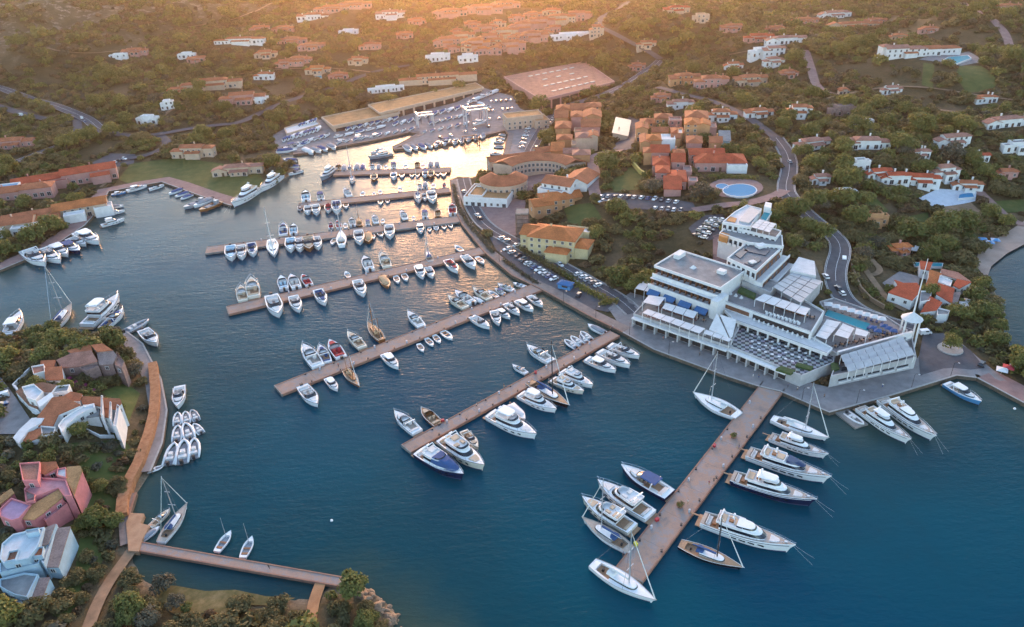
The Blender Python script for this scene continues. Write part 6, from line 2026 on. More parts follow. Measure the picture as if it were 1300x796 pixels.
# long low terraces of houses at the western shore
def H2(*a, **k): return house_obj(*a, **k)
H2(84, 232, 24, [(-14, 0, 26, 11, 5.5, 'g'), (14, 0, 30, 12, 6.5, 'g'), (-4, -7, 12, 5, 4, 'f'), (20, -8, 10, 6, 4.5, 'g')], M_PINKP, T_RED, 'long red tiled terrace of houses, upper row at the west shore', nwin=16)
H2(20, 250, 14, [(-6, 0, 20, 11, 5, 'g'), (12, 0, 18, 10, 5.5, 'h'), (-4, 3, 14, 6, 6, 'f', M_WHITE, mat('blue_roof', (.16, .32, .48), .6, .15))], M_PINKP, T_TER, 'pink house with a pale blue flat roof, upper row at the west shore', nwin=10)
H2(72, 278, 24, [(-12, 0, 24, 11, 5, 'g'), (13, 1, 26, 12, 6, 'g', None, T_ORA), (-4, -8, 14, 6, 4, 's'), (10, -9, 10, 6, 4, 'f', M_WHITE, M_CANOPY), (24, -4, 9, 7, 4, 'f', M_WHITE, M_CANOPY)], M_CREAM, T_TER, 'orange and pink tiled terrace of houses, lower row at the west shore', nwin=16)
H2(12, 292, 16, [(0, 0, 26, 11, 5, 'g'), (-6, -8, 12, 6, 3.5, 'f', M_WHITE, M_CANOPY), (10, -8, 12, 6, 3.5, 'f', M_WHITE, M_CANOPY)], M_CREAM, T_TER, 'tiled house with white awnings at the left edge above the west quay', nwin=10)

# old town round the little square
def cluster(base, ang, rows, wall, roof, label, nwin, name):
    """many joined houses stepping up a slope; rows: px py width_px depth_m height roof [wall] [roof]"""
    b = G(*base); ca, sa = math.cos(R(ang)), math.sin(R(ang)); V = []
    for q in rows:
        p = G(q[0], q[1]); dx, dy = p.x - b.x, p.y - b.y
        s_ = to_px(p)[2] / FPX; jr = random.Random(int(q[0] * 31 + q[1])); dx += jr.uniform(-2.2, 2.2); dy += jr.uniform(-3, 3)
        V.append((dx * ca + dy * sa, -dx * sa + dy * ca, q[2] * s_ * jr.uniform(.72, 1.08), q[3] * jr.uniform(.75, 1.15), q[4] * jr.uniform(.8, 1.12), q[5], q[6] if len(q) > 6 else None, q[7] if len(q) > 7 else None, p.z - b.z))
    return house_obj(base[0], base[1], ang, V, wall, roof, label, name=name, cat='building', nwin=nwin)
cluster((735, 185), -6, [(716, 150, 22, 14, 9, 'h'), (738, 152, 24, 14, 10, 'g'), (756, 148, 18, 12, 9, 'h'), (714, 162, 20, 14, 9, 'g'), (734, 164, 18, 12, 11, 'h', M_PINKP), (752, 162, 22, 14, 9, 'G'), (715, 175, 20, 14, 10, 'h'), (751, 176, 22, 14, 11, 'g', M_PINKP), (733, 178, 14, 10, 7, 'f', M_CREAM, T_PINK),
    (713, 190, 22, 12, 9, 'h'), (728, 194, 14, 10, 8, 'f', M_CREAM, M_CONC), (742, 192, 20, 12, 11, 'h', M_CREAM, T_PINK), (755, 190, 14, 12, 10, 'G', M_CREAM), (708, 202, 16, 10, 7, 's', None, T_ORA), (722, 206, 24, 10, 7, 'g', M_CREAM, T_PINK), (742, 208, 20, 12, 8, 'h', None, T_PINK)],
    M_OCHP, T_TER, 'biggest terracotta block of the old town, many joined roofs beside the sloping street', 40, 'town_block')
H2(664, 160, 12, [(0, 0, 26, 14, 8, 'f', None, T_OCH), (11, -4, 10, 16, 5.5, 'f', None, T_OCH)], M_CREAM, T_OCH, 'cream building with a flat ochre roof and two rows of windows by the boatyard', name='office_building', cat='building', nwin=16)
H2(623, 254, -16, [(0, 0, 24, 20, 4.5, 'f', None, T_OCH), (-6, -1, 8, 14, 4.9, 'f', None, T_OCH)], M_WHITE, M_ROOFG, 'low white building with an ochre flat roof and courtyard beside the quay road', name='low_building', cat='building', nwin=10)
H2(706, 262, 14, [(0, 0, 16, 12, 6, 'h'), (-9, -3, 10, 10, 5, 'g'), (9, 2, 8, 10, 5, 'g')], M_OCHP, T_ORA, 'low orange tiled house between the square and the yellow building', name='town_house', nwin=8)
H2(706, 317, -22, [(0, 0, 22, 15, 9, 'h'), (-12, 2, 8, 12, 8, 'g'), (4, -10, 10, 6, 5, 'h'), (13, -2, 8, 10, 6, 'h'), (8, 9, 12, 6, 7, 'f', None, M_CANOPY)], M_YELP, T_ORA, 'pale yellow building with a bright orange roof above the car park road', name='town_house', nwin=18)
def scaffold():
    p = G(664, 300)
    r = thing('scaffolded_tower', 'grey square tower wrapped in scaffolding beside the yellow building', 'tower', (p.x, p.y, p.z), R(-5))
    a = MB(); a.box(0, 0, -3, 5.2, 5.2, 15.5); a.build('wall', M_STONE, r)
    a = MB(); a.box(0, 0, 12.5, 6, 6, .6); a.build('roof', M_CONC, r)
    a = MB()
    for x in (-3.1, 0, 3.1):
        for y in (-3.1, 3.1): a.tube([(x, y, -1), (x, y, 13)], .08, 4)
    for z in (2, 4, 6, 8, 10, 12):
        for s in (-3.1, 3.1): a.box(0, s, z, 6.3, .3, .1); a.box(s, 0, z, .3, 6, .1)
    a.build('scaffolding', MATS['pile'], r)
    exclude([(p.x - 5, p.y - 5), (p.x + 5, p.y - 5), (p.x + 5, p.y + 5), (p.x - 5, p.y + 5)])
scaffold()
def ring_building(cpx, r0, r1, a0, a1, h, wall, roof, label, n=14, rise=2.2, name='curved_building', win_in=True):
    """curved wing round a centre, tiled roof sloping to both sides, windows on the camera side"""
    p = G(*cpx)
    root = thing(name, label, 'building', (p.x, p.y, p.z))
    pt = lambda r_, t, z: (r_ * math.cos(t), r_ * math.sin(t), z)
    T_ = [R(a0 + (a1 - a0) * i / n) for i in range(n + 1)]
    w = MB(); w.loft([[pt(r0, t, -4), pt(r0, t, h), pt(r1, t, h), pt(r1, t, -4)] for t in T_]); w.build('wall', wall, root)
    ro = MB(); o = .5; rm = (r0 + r1) / 2
    ro.loft([[pt(max(r0 - o, .05), t, h - .1), pt(rm, t, h + rise), pt(r1 + o, t, h - .1), pt(r1 + o, t, h - .35), pt(rm, t, h + rise - .3), pt(max(r0 - o, .05), t, h - .35)] for t in T_]); ro.build('roof', roof, root)
    m_ = win_mesh(1.3, 1.7)
    for f_ in range(int(h / 3)):
        for i in range(n):
            t = (T_[i] + T_[i + 1]) / 2
            for rr, s in ((r0 - .03, 1), (r1 + .03, -1)):
                q = pt(rr, t, f_ * 3 + .8)
                if s == 1 and not win_in: continue
                nx, ny = (-math.cos(t), -math.sin(t)) if s == 1 else (math.cos(t), math.sin(t))
                if ny > .2: continue
                add_win(root, q[0], q[1], q[2], math.atan2(ny, nx) + math.pi / 2, me=m_)
    P = [tuple(Vector((p.x, p.y)) + Vector(pt(r1, t, 0)[:2])) for t in T_] + [tuple(Vector((p.x, p.y)) + Vector(pt(max(r0, .5), t, 0)[:2])) for t in T_[::-1]]
    exclude(P, 1.5)
    return root
ring_building((684, 232), 17, 29, 20, 150, 7.5, M_CREAM, T_TER, 'curved terracotta range with dark arches round the little square', 16)
ring_building((640, 243), .4, 13, 175, 365, 8.0, M_CREAM, T_TER, 'rounded cream building with conical terracotta roof and two rows of arches', 14, 3.6)
H2(712, 250, -30, [(0, 0, 16, 12, 9, 'g'), (6, 12, 14, 16, 8, 'G'), (-2, -7, 14, 4, 6, 'f', M_WHITE, mat('blue_terrace', (.18, .26, .33), .7, .15))], M_WHITE, T_TER, 'white house with dark windows and a bluish terrace, east of the square', name='town_house', nwin=14)
H2(655, 210, 14, [(0, 0, 34, 9, 6, 'g'), (20, 3, 14, 9, 7, 'g')], M_CREAM, T_TER, 'low tiled range at the foot of the sloping street, north of the square', name='town_house', nwin=10)
# terraced terracotta villas above the square
cluster((838, 205), -8, [(820, 164, 22, 12, 6, 'h'), (840, 160, 26, 13, 7, 'h'), (858, 164, 18, 11, 6, 'f', M_PINKP, T_GREY), (816, 176, 18, 12, 7, 'G'), (838, 176, 26, 12, 6, 'g'), (856, 178, 16, 10, 6, 'h', M_PINKP), (812, 190, 14, 18, 8, 'G'), (830, 190, 22, 12, 7, 'h', None, T_ORA), (849, 190, 18, 10, 6, 'f', M_WHITE, M_CANOPY), (862, 188, 12, 8, 6, 'g'),
    (820, 204, 18, 12, 7, 'h'), (840, 204, 22, 12, 6, 'g', M_PINKP, T_RED), (858, 202, 14, 9, 5, 'h', M_PINKP)], M_OCHP, T_TER, 'terraced cluster of terracotta villas with a white flat top in its middle', 30, 'villa_cluster')
cluster((850, 230), -10, [(834, 218, 24, 13, 6, 'h'), (856, 217, 20, 12, 6, 'g'), (838, 231, 22, 13, 6, 'h'), (858, 232, 26, 14, 6, 'h'), (874, 222, 12, 8, 4.5, 'f', None, T_GREY), (878, 236, 12, 8, 4, 'f', None, M_ROOFG), (848, 242, 22, 10, 5, 's')], M_PINKP, T_RED, 'red roofed villas at the foot of the terraced cluster', 18, 'villa_cluster')
cluster((882, 190), -12, [(882, 164, 26, 13, 9, 'h'), (874, 176, 18, 12, 10, 'h', None, T_ORA), (892, 178, 20, 12, 9, 'G', None, T_ORA), (902, 172, 14, 9, 6, 'f', M_PINKP, T_GREY), (886, 192, 18, 11, 7, 'h', M_PINKP), (904, 190, 20, 11, 7, 'g'), (918, 186, 14, 10, 6, 's', M_LBLUE, M_ROOFG), (866, 184, 8, 8, 8, 'f', None, M_CANOPY)], M_OCHP, T_TER, 'tall orange villas with many windows right of the terraced cluster', 28, 'villa_cluster')
H2(912, 212, -8, [(0, 0, 26, 14, 5, 'h'), (-6, 8, 18, 10, 6, 'g'), (8, -8, 10, 5, 4, 'f', M_WHITE, M_CANOPY)], M_PINKP, T_RED, 'red hip roofed villa left of the round pool', name='villa', nwin=10)
H2(789, 172, 78, [(0, 0, 34, 9, 5, 's', None, mat('pale_metal_roof', (.62, .48, .33), .45, .12, .4))], M_CREAM, T_OCH, 'long narrow building with a pale shining shed roof beside the car park', name='long_building', cat='building', nwin=8)
# boatyard sheds and the great hall with skylights
def shed(px4, z, label, roof, name='shed', sk=None, wall=M_CREAM):
    c = [W(x, y, z) for x, y in px4]
    g_ = sum((q for q in c), Vector()) / 4
    r = thing(name, label, 'shed', (g_.x, g_.y, 2.0))
    block(r, 'wall', None, z - .8, 0.5, wall, wall, world=[(q.x, q.y) for q in c])
    mb = MB()
    cc = [g_ + (q - g_) * 1.03 for q in c]; mb.prism([(q.x, q.y) for q in cc], z - .797, z); put(mb, 'roof', roof, r)
    e = MB()
    for i in range(4):
        a, b = cc[i], cc[(i + 1) % 4]
        d = (b - a); m_ = (a + b) / 2
        e.box(m_.x, m_.y, z - 1.0, d.length, .8, 1.5, math.atan2(d.y, d.x))
    put(e, 'parapet', M_PINKP if sk else M_CREAM, r)
    # doors on the camera side
    a, b = c[0], c[1]; d = b - a; an = math.atan2(d.y, d.x)
    n = max(2, int(d.length / 9)); dm = MB(); nrm = Vector((math.sin(an), -math.cos(an), 0))
    for i in range(n):
        q = a.lerp(b, (i + .5) / n) + nrm * .08; dm.box(q.x, q.y, 1.5, d.length / n * .8, .2, z - 3.6, an)
    put(dm, 'shed_door', M_DARKOP, r)
    if sk:
        k = MB()
        for j in range(4):
            for i in range(7):
                if (i * 3 + j * 5) % 6 == 4: continue
                q = c[0].lerp(c[1], .2 + .62 * (i + .5) / 7).lerp(c[3].lerp(c[2], .2 + .62 * (i + .5) / 7), .16 + .23 * j)
                k.box(q.x, q.y, z + .01, 4.2, 1.6, .5, an)
        put(k, 'skylights', mat('skylight_white', (.5, .47, .44), .6, .05), r)
    return r
shed([(424, 160), (506, 143), (494, 132), (410, 149)], 6, 'left boatyard shed with a flat ochre roof', T_OCH)
shed([(484, 143), (612, 112), (602, 106), (470, 133)], 8, 'longest boatyard shed with a flat ochre roof', T_OCH)
shed([(688, 126), (778, 104), (742, 79), (642, 98)], 12, 'great pink walled hall with rows of bright skylights', T_PINK, 'great_hall', True, M_PINKP)
shed([(365, 170), (405, 158), (400, 152), (362, 163)], 4, 'small boat store with a pale roof at the left of the boatyard', M_CANOPY)
# red villa near the bay
# ---- promontory houses: volumes traced from the photo, each with walls, a tilted roof and windows
def zof(px, z):
    if z < 100: return z
    c = G(sum(p[0] for p in px) / len(px), sum(p[1] for p in px) / len(px))
    return c.z + z - 100
def traced(name, label, vols, wall, nwin=20):
    """vols: outline px, roof height, tilt, roof material, [wall material], [window]"""
    q0 = [W(x, y, zof(vols[0][0], vols[0][1])) for x, y in vols[0][0]]
    c0 = sum(q0, Vector()) / len(q0)
    root = thing(name, label, 'house', (c0.x, c0.y, hgt(c0.x, c0.y)))
    nw = 0
    for v in vols:
        px, z, tilt, rm = v[:4]
        z = zof(px, z); wm = v[4] if len(v) > 4 and v[4] else wall
        ym = sum(p[1] for p in px) / len(px)
        zs = [z + tilt * (ym - p[1]) / 10 for p in px]
        P = [W(x, y, zz) for (x, y), zz in zip(px, zs)]
        c = sum(P, Vector()) / len(P)
        exclude([(p.x, p.y) for p in P], 1.0)
        gz_ = min(hgt(p.x, p.y) for p in P) - 2
        mb = MB(); mb.prism([(p.x, p.y) for p in P], gz_, [p.z - .3 for p in P]); put(mb, 'wall', wm, root)
        ov = [c + (p - c) * 1.035 for p in P]
        if tilt:
            mb = MB(); mb.prism([(p.x, p.y) for p in ov], [p.z - .296 for p in P], [p.z for p in P]); put(mb, 'roof', rm, root)
        else:
            mb = MB(); inn = [c + (p - c) * .985 for p in P]
            mb.prism([(p.x, p.y) for p in inn], [p.z - .296 for p in P], [p.z - .2 for p in P]); put(mb, 'roof', rm, root)
            e = MB(); n = len(P)
            for i in range(n):
                a, b = P[i], P[(i + 1) % n]; ai, bi = c + (a - c) * .93, c + (b - c) * .93
                h_ = .35
                e.add([(a.x, a.y, a.z - .3), (b.x, b.y, b.z - .3), (bi.x, bi.y, b.z - .3), (ai.x, ai.y, a.z - .3), (a.x, a.y, a.z + h_), (b.x, b.y, b.z + h_), (bi.x, bi.y, b.z + h_), (ai.x, ai.y, a.z + h_)],
                      [(4, 5, 6, 7), (0, 1, 5, 4), (2, 3, 7, 6)])
            put(e, 'parapet', wm, root)
        n = len(P); ar = sum(P[i].x * P[(i + 1) % n].y - P[(i + 1) % n].x * P[i].y for i in range(n))
        for i in range(n):
            a, b = (P[i], P[(i + 1) % n]) if ar > 0 else (P[(i + 1) % n], P[i])
            d = b - a; L = Vector((d.x, d.y)).length
            nx, ny = d.y / max(L, .01), -d.x / max(L, .01)
            if ny > -.15 or L < 2.6: continue
            k = max(1, int(L / 3.0))
            for t in range(k):
                if nw >= nwin: break
                q = a.lerp(b, (t + .5) / k); zb = min(a.z, b.z) - 2.1
                if zb < hgt(q.x, q.y) - .3: continue
                o = bpy.data.objects.new('window', win_mesh(1.0, 1.2)); COL.objects.link(o); o.parent = root
                o.location = (q.x + nx * .05 - root.location.x, q.y + ny * .05 - root.location.y, zb - root.location.z); o.rotation_euler = (0, 0, math.atan2(ny, nx) + math.pi / 2); nw += 1
    return root
M_RT = mat('rose_terrace', (.50, .23, .25), .8, .22, .5); M_MT = mat('mauve_terrace', (.42, .25, .36), .8, .22, .5); M_PBT = mat('pale_blue_terrace', (.50, .55, .59), .8, .15, .5)
h_ = traced('villa', 'brown stone house with pinkish grey roofs, topmost house on the promontory', [
    ([(72, 457), (92, 448), (115, 445), (123, 458), (100, 465), (80, 466)], 11.6, 1.0, T_PINK), ([(86, 445), (114, 437), (117, 446), (92, 449)], 12.4, .6, T_TER), ([(123, 446), (143, 445), (148, 451), (143, 462), (126, 463)], 11.4, 1.0, T_GREY),
    ([(148, 447), (158, 460), (155, 468), (146, 464)], 10.2, 0, M_STONE), ([(116, 438), (130, 436), (142, 444), (123, 446)], 13.0, .5, T_TER), ([(52, 458), (70, 457), (68, 466), (51, 466)], 10.6, .5, T_TER), ([(100, 466), (120, 461), (126, 466), (108, 472)], 10.2, 0, M_STONE)], M_STONE, 14)
h_ = traced('villa', 'white village house with terracotta roofs and flat terraces in the middle of the promontory', [
    ([(66, 505), (80, 503), (101, 514), (74, 526), (67, 541), (52, 541), (40, 540), (50, 526), (58, 516)], 11.6, .9, T_TER), ([(28, 492), (43, 488), (55, 498), (45, 509), (35, 506)], 12.6, 0, M_PBT), ([(43, 488), (54, 485), (72, 489), (68, 497), (57, 497)], 12.2, .6, T_BRN),
    ([(72, 491), (89, 489), (86, 497), (65, 500)], 12.0, 0, M_ROOFG), ([(47, 510), (65, 498), (68, 503), (50, 517)], 12.4, .4, M_WHITE), ([(80, 503), (90, 497), (104, 500), (101, 508), (86, 508)], 12.2, .6, T_TER), ([(20, 497), (28, 492), (35, 507), (46, 512), (48, 519), (36, 514)], 10.8, .4, T_BRN),
    ([(74, 541), (80, 533), (92, 524), (106, 516), (120, 513), (121, 518), (108, 523), (97, 530), (84, 541), (79, 550)], 11.2, 0, M_CANOPY), ([(17, 555), (25, 545), (40, 531), (57, 529), (52, 536), (36, 546), (24, 562)], 10.6, .3, M_CANOPY), ([(52, 541.5), (71, 543), (68, 552), (54, 555)], 10.0, 0, M_ROOFG), ([(28, 552), (52, 543), (54, 554), (30, 562)], 9.8, .6, T_TER),
    ([(40, 466), (56, 463), (57, 472), (43, 476)], 11.4, 0, T_PINK), ([(56, 467), (78, 465), (80, 482), (58, 482)], 11.2, .5, T_TER)], M_WHITE, 26)
h_ = traced('villa', 'white house with slim white fin walls and terracotta roofs beside the promontory garden', [
    ([(101, 503), (128, 504), (129, 516), (120, 514), (105, 512)], 11.4, .9, T_TER), ([(130, 505), (152, 506), (154, 511), (147, 520), (131, 517)], 11.4, .9, T_TER), ([(128, 517), (139, 518), (138, 530), (127, 528)], 10.4, .6, T_TER),
    ([(149, 514), (152, 516), (148, 542), (144, 541)], 11.0, 0, M_CANOPY), ([(128.5, 503), (130.5, 503), (130.5, 527), (128, 527)], 12.0, 0, M_CANOPY), ([(139.5, 511), (141.5, 511), (140.5, 531), (138.5, 531)], 11.6, 0, M_CANOPY), ([(112, 520), (126, 519), (125, 528), (110, 530)], 9.6, .3, M_ROOFG)], M_WHITE, 12)
h_ = traced('villa', 'rose pink house with mauve terraces on the promontory', [
    ([(31, 621), (51, 607), (84, 609), (92, 630), (83, 631), (75, 620), (48, 630), (33, 637)], 11.0, 0, M_RT), ([(25, 589), (51, 587), (50, 598), (48, 611), (29, 611)], 13.0, 0, T_PINK), ([(51, 587), (71, 586), (73, 593), (56, 602), (50, 598)], 12.2, .5, T_TER), ([(85, 593), (101.5, 591.5), (104, 598), (98, 615), (94, 629), (84, 608)], 11.4, .4, T_OCH),
    ([(40, 641), (75, 621), (79, 631), (52, 653), (43, 659), (25, 658)], 10.4, .3, T_OCH), ([(0, 647), (15, 633), (40, 641), (25, 659), (15, 662), (0, 656)], 10.6, 0, M_MT), ([(74, 596), (84, 594), (84, 607), (72, 604)], 11.6, 0, M_CANOPY), ([(54, 655), (80, 636), (86, 640), (58, 662)], 8.6, 0, M_RT), ([(31, 622), (45, 628), (44, 636), (33, 638)], 11.3, 0, T_GREY), ([(0, 630), (14, 620), (18, 626), (0, 640)], 9.6, .4, T_OCH)], M_ROSE, 18)
h_ = traced('villa', 'pale blue house with a flat roof, second lowest on the promontory', [
    ([(17, 679), (57, 670), (49, 693), (37, 710), (5, 716), (0, 710), (3, 691)], 11.4, 0, M_PBT), ([(58, 670), (70, 665), (61, 690), (51, 693)], 10.6, .4, T_GREY), ([(73, 671), (89, 669), (74, 719), (56, 719)], 8.8, .3, T_GREY), ([(70, 666), (73, 667), (56, 716), (53, 714)], 9.6, 0, M_CANOPY),
    ([(12, 701), (25, 698), (20, 711), (7, 714)], 11.7, 0, T_BRN), ([(38, 695), (56, 695), (54, 706), (35, 708)], 10.8, 0, T_TER), ([(0, 716), (34, 709), (52, 708), (50, 716), (0, 728)], 9.4, 0, M_PBT), ([(33, 674), (50, 671), (50, 676), (34, 679)], 12.4, 0, M_CANOPY)], M_LBLUE, 14)
h_ = traced('villa', 'small pale house with a grey flat roof at the bottom left corner', [
    ([(0, 736), (31, 728), (49, 730), (35, 759), (20, 756), (8, 750), (0, 745)], 8.2, 0, M_ROOFG), ([(50, 734), (63, 733), (53, 761), (39, 761)], 7.2, .3, T_GREY), ([(20, 757), (36, 760), (38, 766), (22, 768)], 6.6, 0, M_PBT)], M_LBLUE, 8)

h_ = traced('villa', 'sprawling white villa with bright red roofs near the beach', [
    ([(1128, 371), (1141, 361.5), (1166.6, 371), (1158, 381)], 104.5, 1.0, T_RED), ([(1136, 355), (1147, 359), (1164, 359), (1169, 366), (1166, 371), (1141, 363)], 105.0, .8, T_RED), ([(1168, 331), (1184, 333), (1180, 343), (1169, 341)], 105, .8, T_RED),
    ([(1180, 342), (1195, 347), (1189, 360), (1174, 364), (1179, 352)], 105, .8, T_ORA), ([(1191, 359), (1212, 366), (1210, 375), (1208.5, 385), (1189, 373)], 105, .8, T_RED), ([(1195, 341), (1216, 345.5), (1232, 357), (1215, 354), (1196, 348)], 104.5, .5, T_PINK),
    ([(1215, 354), (1233, 358), (1218, 366), (1210, 362)], 104, .6, T_RED), ([(1169, 370), (1183, 370), (1180, 382), (1168, 384)], 104, 0, M_ROOFG), ([(1181, 376), (1196, 384), (1189, 393.5), (1169, 396)], 104, .8, T_RED), ([(1209, 371), (1220, 371), (1216, 384), (1209, 384)], 103.6, .5, T_GREY),
    ([(1189, 391), (1206, 395), (1203, 400), (1190, 400)], 103.4, 0, M_ROOFG), ([(1193, 350), (1209, 357), (1206, 364), (1191, 358)], 105.6, 0, M_CANOPY)], M_WHITE, 24)

# pools
def pool(px, z_off, m, label, deck=None, dpx=None):
    if dpx: sheet('pool_deck', dpx, deck, .3)
    P = [G(x, y, .4) for x, y in px]
    z = max(p.z for p in P) - .15
    g_ = sum(P, Vector()) / len(P)
    r = thing('swimming_pool', label, 'pool', (g_.x, g_.y, z))
    mb = MB(); mb.prism([(p.x, p.y) for p in P], z - 2, z + .1); put(mb, 'water', m, r)
    c = [Vector((p.x, p.y)) for p in P]; mid = sum(c, Vector((0, 0))) / len(c)
    e = MB(); rg = []
    for p in c + [c[0]]:
        o_ = mid + (p - mid) * 1.06
        rg.append([(p.x, p.y, z + .08), (p.x, p.y, z + .2), (o_.x, o_.y, z + .2), (o_.x, o_.y, z - 2)])
    e.loft(rg, cap0=False, cap1=False); put(e, 'coping', M_WHITE, r)
    exclude([tuple(p) for p in c], 2)
ell = lambda x, y, a, b, n=18, r=0: [(x + a * math.cos(2 * math.pi * i / n) * math.cos(r) , y + b * math.sin(2 * math.pi * i / n)) for i in range(n)]
pool(ell(939, 242, 21, 8.2), .2, M_POOLB, 'big round blue pool on a pink deck between the red villas and the hotel', M_PINK, ell(934, 239, 35, 13))
pool(ell(917, 236.5, 8, 3), .2, M_POOLB, 'small blue paddling pool beside the big round pool')
pool([(1198, 76), (1204, 73), (1228, 72), (1232, 76), (1214, 82)], .2, M_POOL, 'turquoise pool of the wide pink villa at the upper right', M_PAVE, [(1166, 76), (1195, 69), (1230, 66), (1250, 78), (1220, 84)])
pool([(1218, 247), (1234, 244), (1236, 253), (1216, 254)], .2, M_POOLB, 'small pale blue pool at the end of the white villa terrace', mat('pale_terrace', (.55, .58, .64), .8, .12, .4), [(1166, 252), (1190, 240), (1240, 242), (1238, 256), (1205, 262), (1186, 264)])
pool([(400, 97), (408, 96), (409, 101), (401, 102)], .2, M_POOL, 'tiny turquoise pool on the sunlit slope')
pool([(1160, 333), (1196, 336), (1195, 340), (1162, 338)], .2, M_POOL, 'narrow pool behind the red roofed villa')
H2(1168, 70, 2, P_([(-26, 0, 22, 12, 8, 'g', None, T_PINK), (-6, -1, 18, 11, 7, 'h', None, T_PINK), (10, 1, 16, 12, 6, 'g'), (28, 4, 24, 10, 5, 'h'), (-34, 4, 10, 10, 9, 'h', None, T_PINK), (-14, -7, 12, 5, 4, 's')], .72, .8), M_WHITE, T_TER, 'wide white and pink villa with arches behind a turquoise pool, upper right', name='villa', nwin=18)
# ------------------------------------------------------------------ plants
def leaf_mat(name, stops, trans=.38, ov=.35):
    m = bpy.data.materials.new(name); m.use_nodes = True
    nt = m.node_tree; p = nt.nodes['Principled BSDF']; p.inputs['Roughness'].default_value = .65; p.inputs['Specular IOR Level'].default_value = .25
    at = nt.nodes.new('ShaderNodeAttribute'); at.attribute_name = 'tint'
    oi = nt.nodes.new('ShaderNodeObjectInfo')
    a = nt.nodes.new('ShaderNodeMath'); a.operation = 'MULTIPLY_ADD'; a.inputs[1].default_value = ov
    nt.links.new(oi.outputs['Random'], a.inputs[0])
    b = nt.nodes.new('ShaderNodeMath'); b.operation = 'MULTIPLY'; b.inputs[1].default_value = 1 - ov
    nt.links.new(at.outputs['Fac'], b.inputs[0]); nt.links.new(b.outputs[0], a.inputs[2])
    c = nt.nodes.new('ShaderNodeValToRGB'); el = c.color_ramp.elements
    while len(el) < len(stops): el.new(.5)
    for e, (q, cc) in zip(el, stops): e.position = q; e.color = (cc[0] * 1.45, cc[1] * 1.28, cc[2] * 1.45, 1)
    nt.links.new(a.outputs[0], c.inputs[0]); nt.links.new(c.outputs[0], p.inputs['Base Color'])
    t = nt.nodes.new('ShaderNodeBsdfTranslucent'); nt.links.new(c.outputs[0], t.inputs[0])
    mx = nt.nodes.new('ShaderNodeMixShader'); mx.inputs[0].default_value = trans
    nt.links.new(p.outputs[0], mx.inputs[1]); nt.links.new(t.outputs[0], mx.inputs[2])
    nt.links.new(mx.outputs[0], nt.nodes['Material Output'].inputs[0])
    return m
L_MAC = leaf_mat('macchia_leaves', [(0.0, (.048, .054, .022)), (.3, (.088, .092, .036)), (.6, (.135, .13, .05)), (1.0, (.22, .18, .07))])
L_TREE = leaf_mat('tree_leaves', [(0.0, (.045, .065, .02)), (.35, (.085, .112, .03)), (.7, (.15, .165, .045)), (1.0, (.28, .24, .06))])
L_DRY = leaf_mat('dry_scrub_leaves', [(0.0, (.07, .055, .028)), (.5, (.13, .10, .05)), (1.0, (.22, .16, .08))])
L_OLV = leaf_mat('olive_leaves', [(0.0, (.04, .048, .03)), (.5, (.085, .095, .06)), (1.0, (.17, .17, .10))])
M_BARK = mat('bark', (.09, .065, .045), .9, .3, 2.0)

def crown_mesh(name, n, leaf, lobes, seed, m, flat=.75):
    """crown of unit radius: leaf sprays spread through several overlapping lobes"""
    r = random.Random(seed)
    L = [(0, 0, .55 * flat, .72)]
    for i in range(lobes):
        a = 2 * math.pi * i / lobes + r.uniform(-.5, .5); q = r.uniform(.38, .66)
        L.append((q * math.cos(a), q * math.sin(a), r.uniform(.28, .85) * flat, r.uniform(.3, .5)))
    tone = [r.uniform(-.18, .18) for _ in L]
    V, F_, T = [], [], []
    wts = [l[3] ** 2 for l in L]
    for i in range(n):
        li = r.choices(range(len(L)), wts)[0]
        x, y, z, R_ = L[li]
        d = Vector((r.gauss(0, 1), r.gauss(0, 1), r.gauss(0, 1)))
        if d.length < .01: continue
        d.normalize()
        if d.z < -.45: d.z *= -.6
        k = R_ * (r.uniform(.72, 1.06) if r.random() < .8 else r.uniform(.35, .8))
        p = Vector((x, y, z)) + Vector((d.x * k, d.y * k, d.z * k * flat))
        if p.z < .02: p.z = r.uniform(.02, .15)
        nrm = (d + Vector((r.gauss(0, .55), r.gauss(0, .55), r.gauss(0, .45) + .35))).normalized()
        u = nrm.cross(Vector((r.gauss(0, 1), r.gauss(0, 1), r.gauss(0, 1)))).normalized(); w = nrm.cross(u)
        s = leaf * r.uniform(.6, 1.35); s2 = s * r.uniform(.5, .9)
        b = len(V)
        V += [tuple(p - u * s), tuple(p + w * s2 - u * s * .1), tuple(p + u * s), tuple(p - w * s2 + u * s * .15)]
        F_.append((b, b + 1, b + 2, b + 3))
        T.append(min(max(.45 + tone[li] + r.gauss(0, .2), 0), 1))
    me = bpy.data.meshes.new(name); me.from_pydata(V, [], F_); me.materials.append(m)
    at = me.attributes.new('tint', 'FLOAT', 'FACE'); at.data.foreach_set('value', T)
    me.update(); return me
def trunk_mesh(name, h, r0, seed):
    r = random.Random(seed); mb = MB()
    mb.tube([(0, 0, -.3), (.02, .01, h * .5), (.03, -.02, h)], [r0, r0 * .75, r0 * .5], 6)
    for i in range(4):
        a = i * 1.6 + r.uniform(-.4, .4); q = r.uniform(.3, .5)
        mb.tube([(.02, 0, h * r.uniform(.55, .85)), (q * .5 * math.cos(a), q * .5 * math.sin(a), h * 1.15), (q * math.cos(a), q * math.sin(a), h * 1.15 + .3)], [r0 * .5, r0 * .3, r0 * .12], 5)
    me = bpy.data.meshes.new(name)
    me.from_pydata(mb.v, [], mb.f); me.materials.append(M_BARK); return me
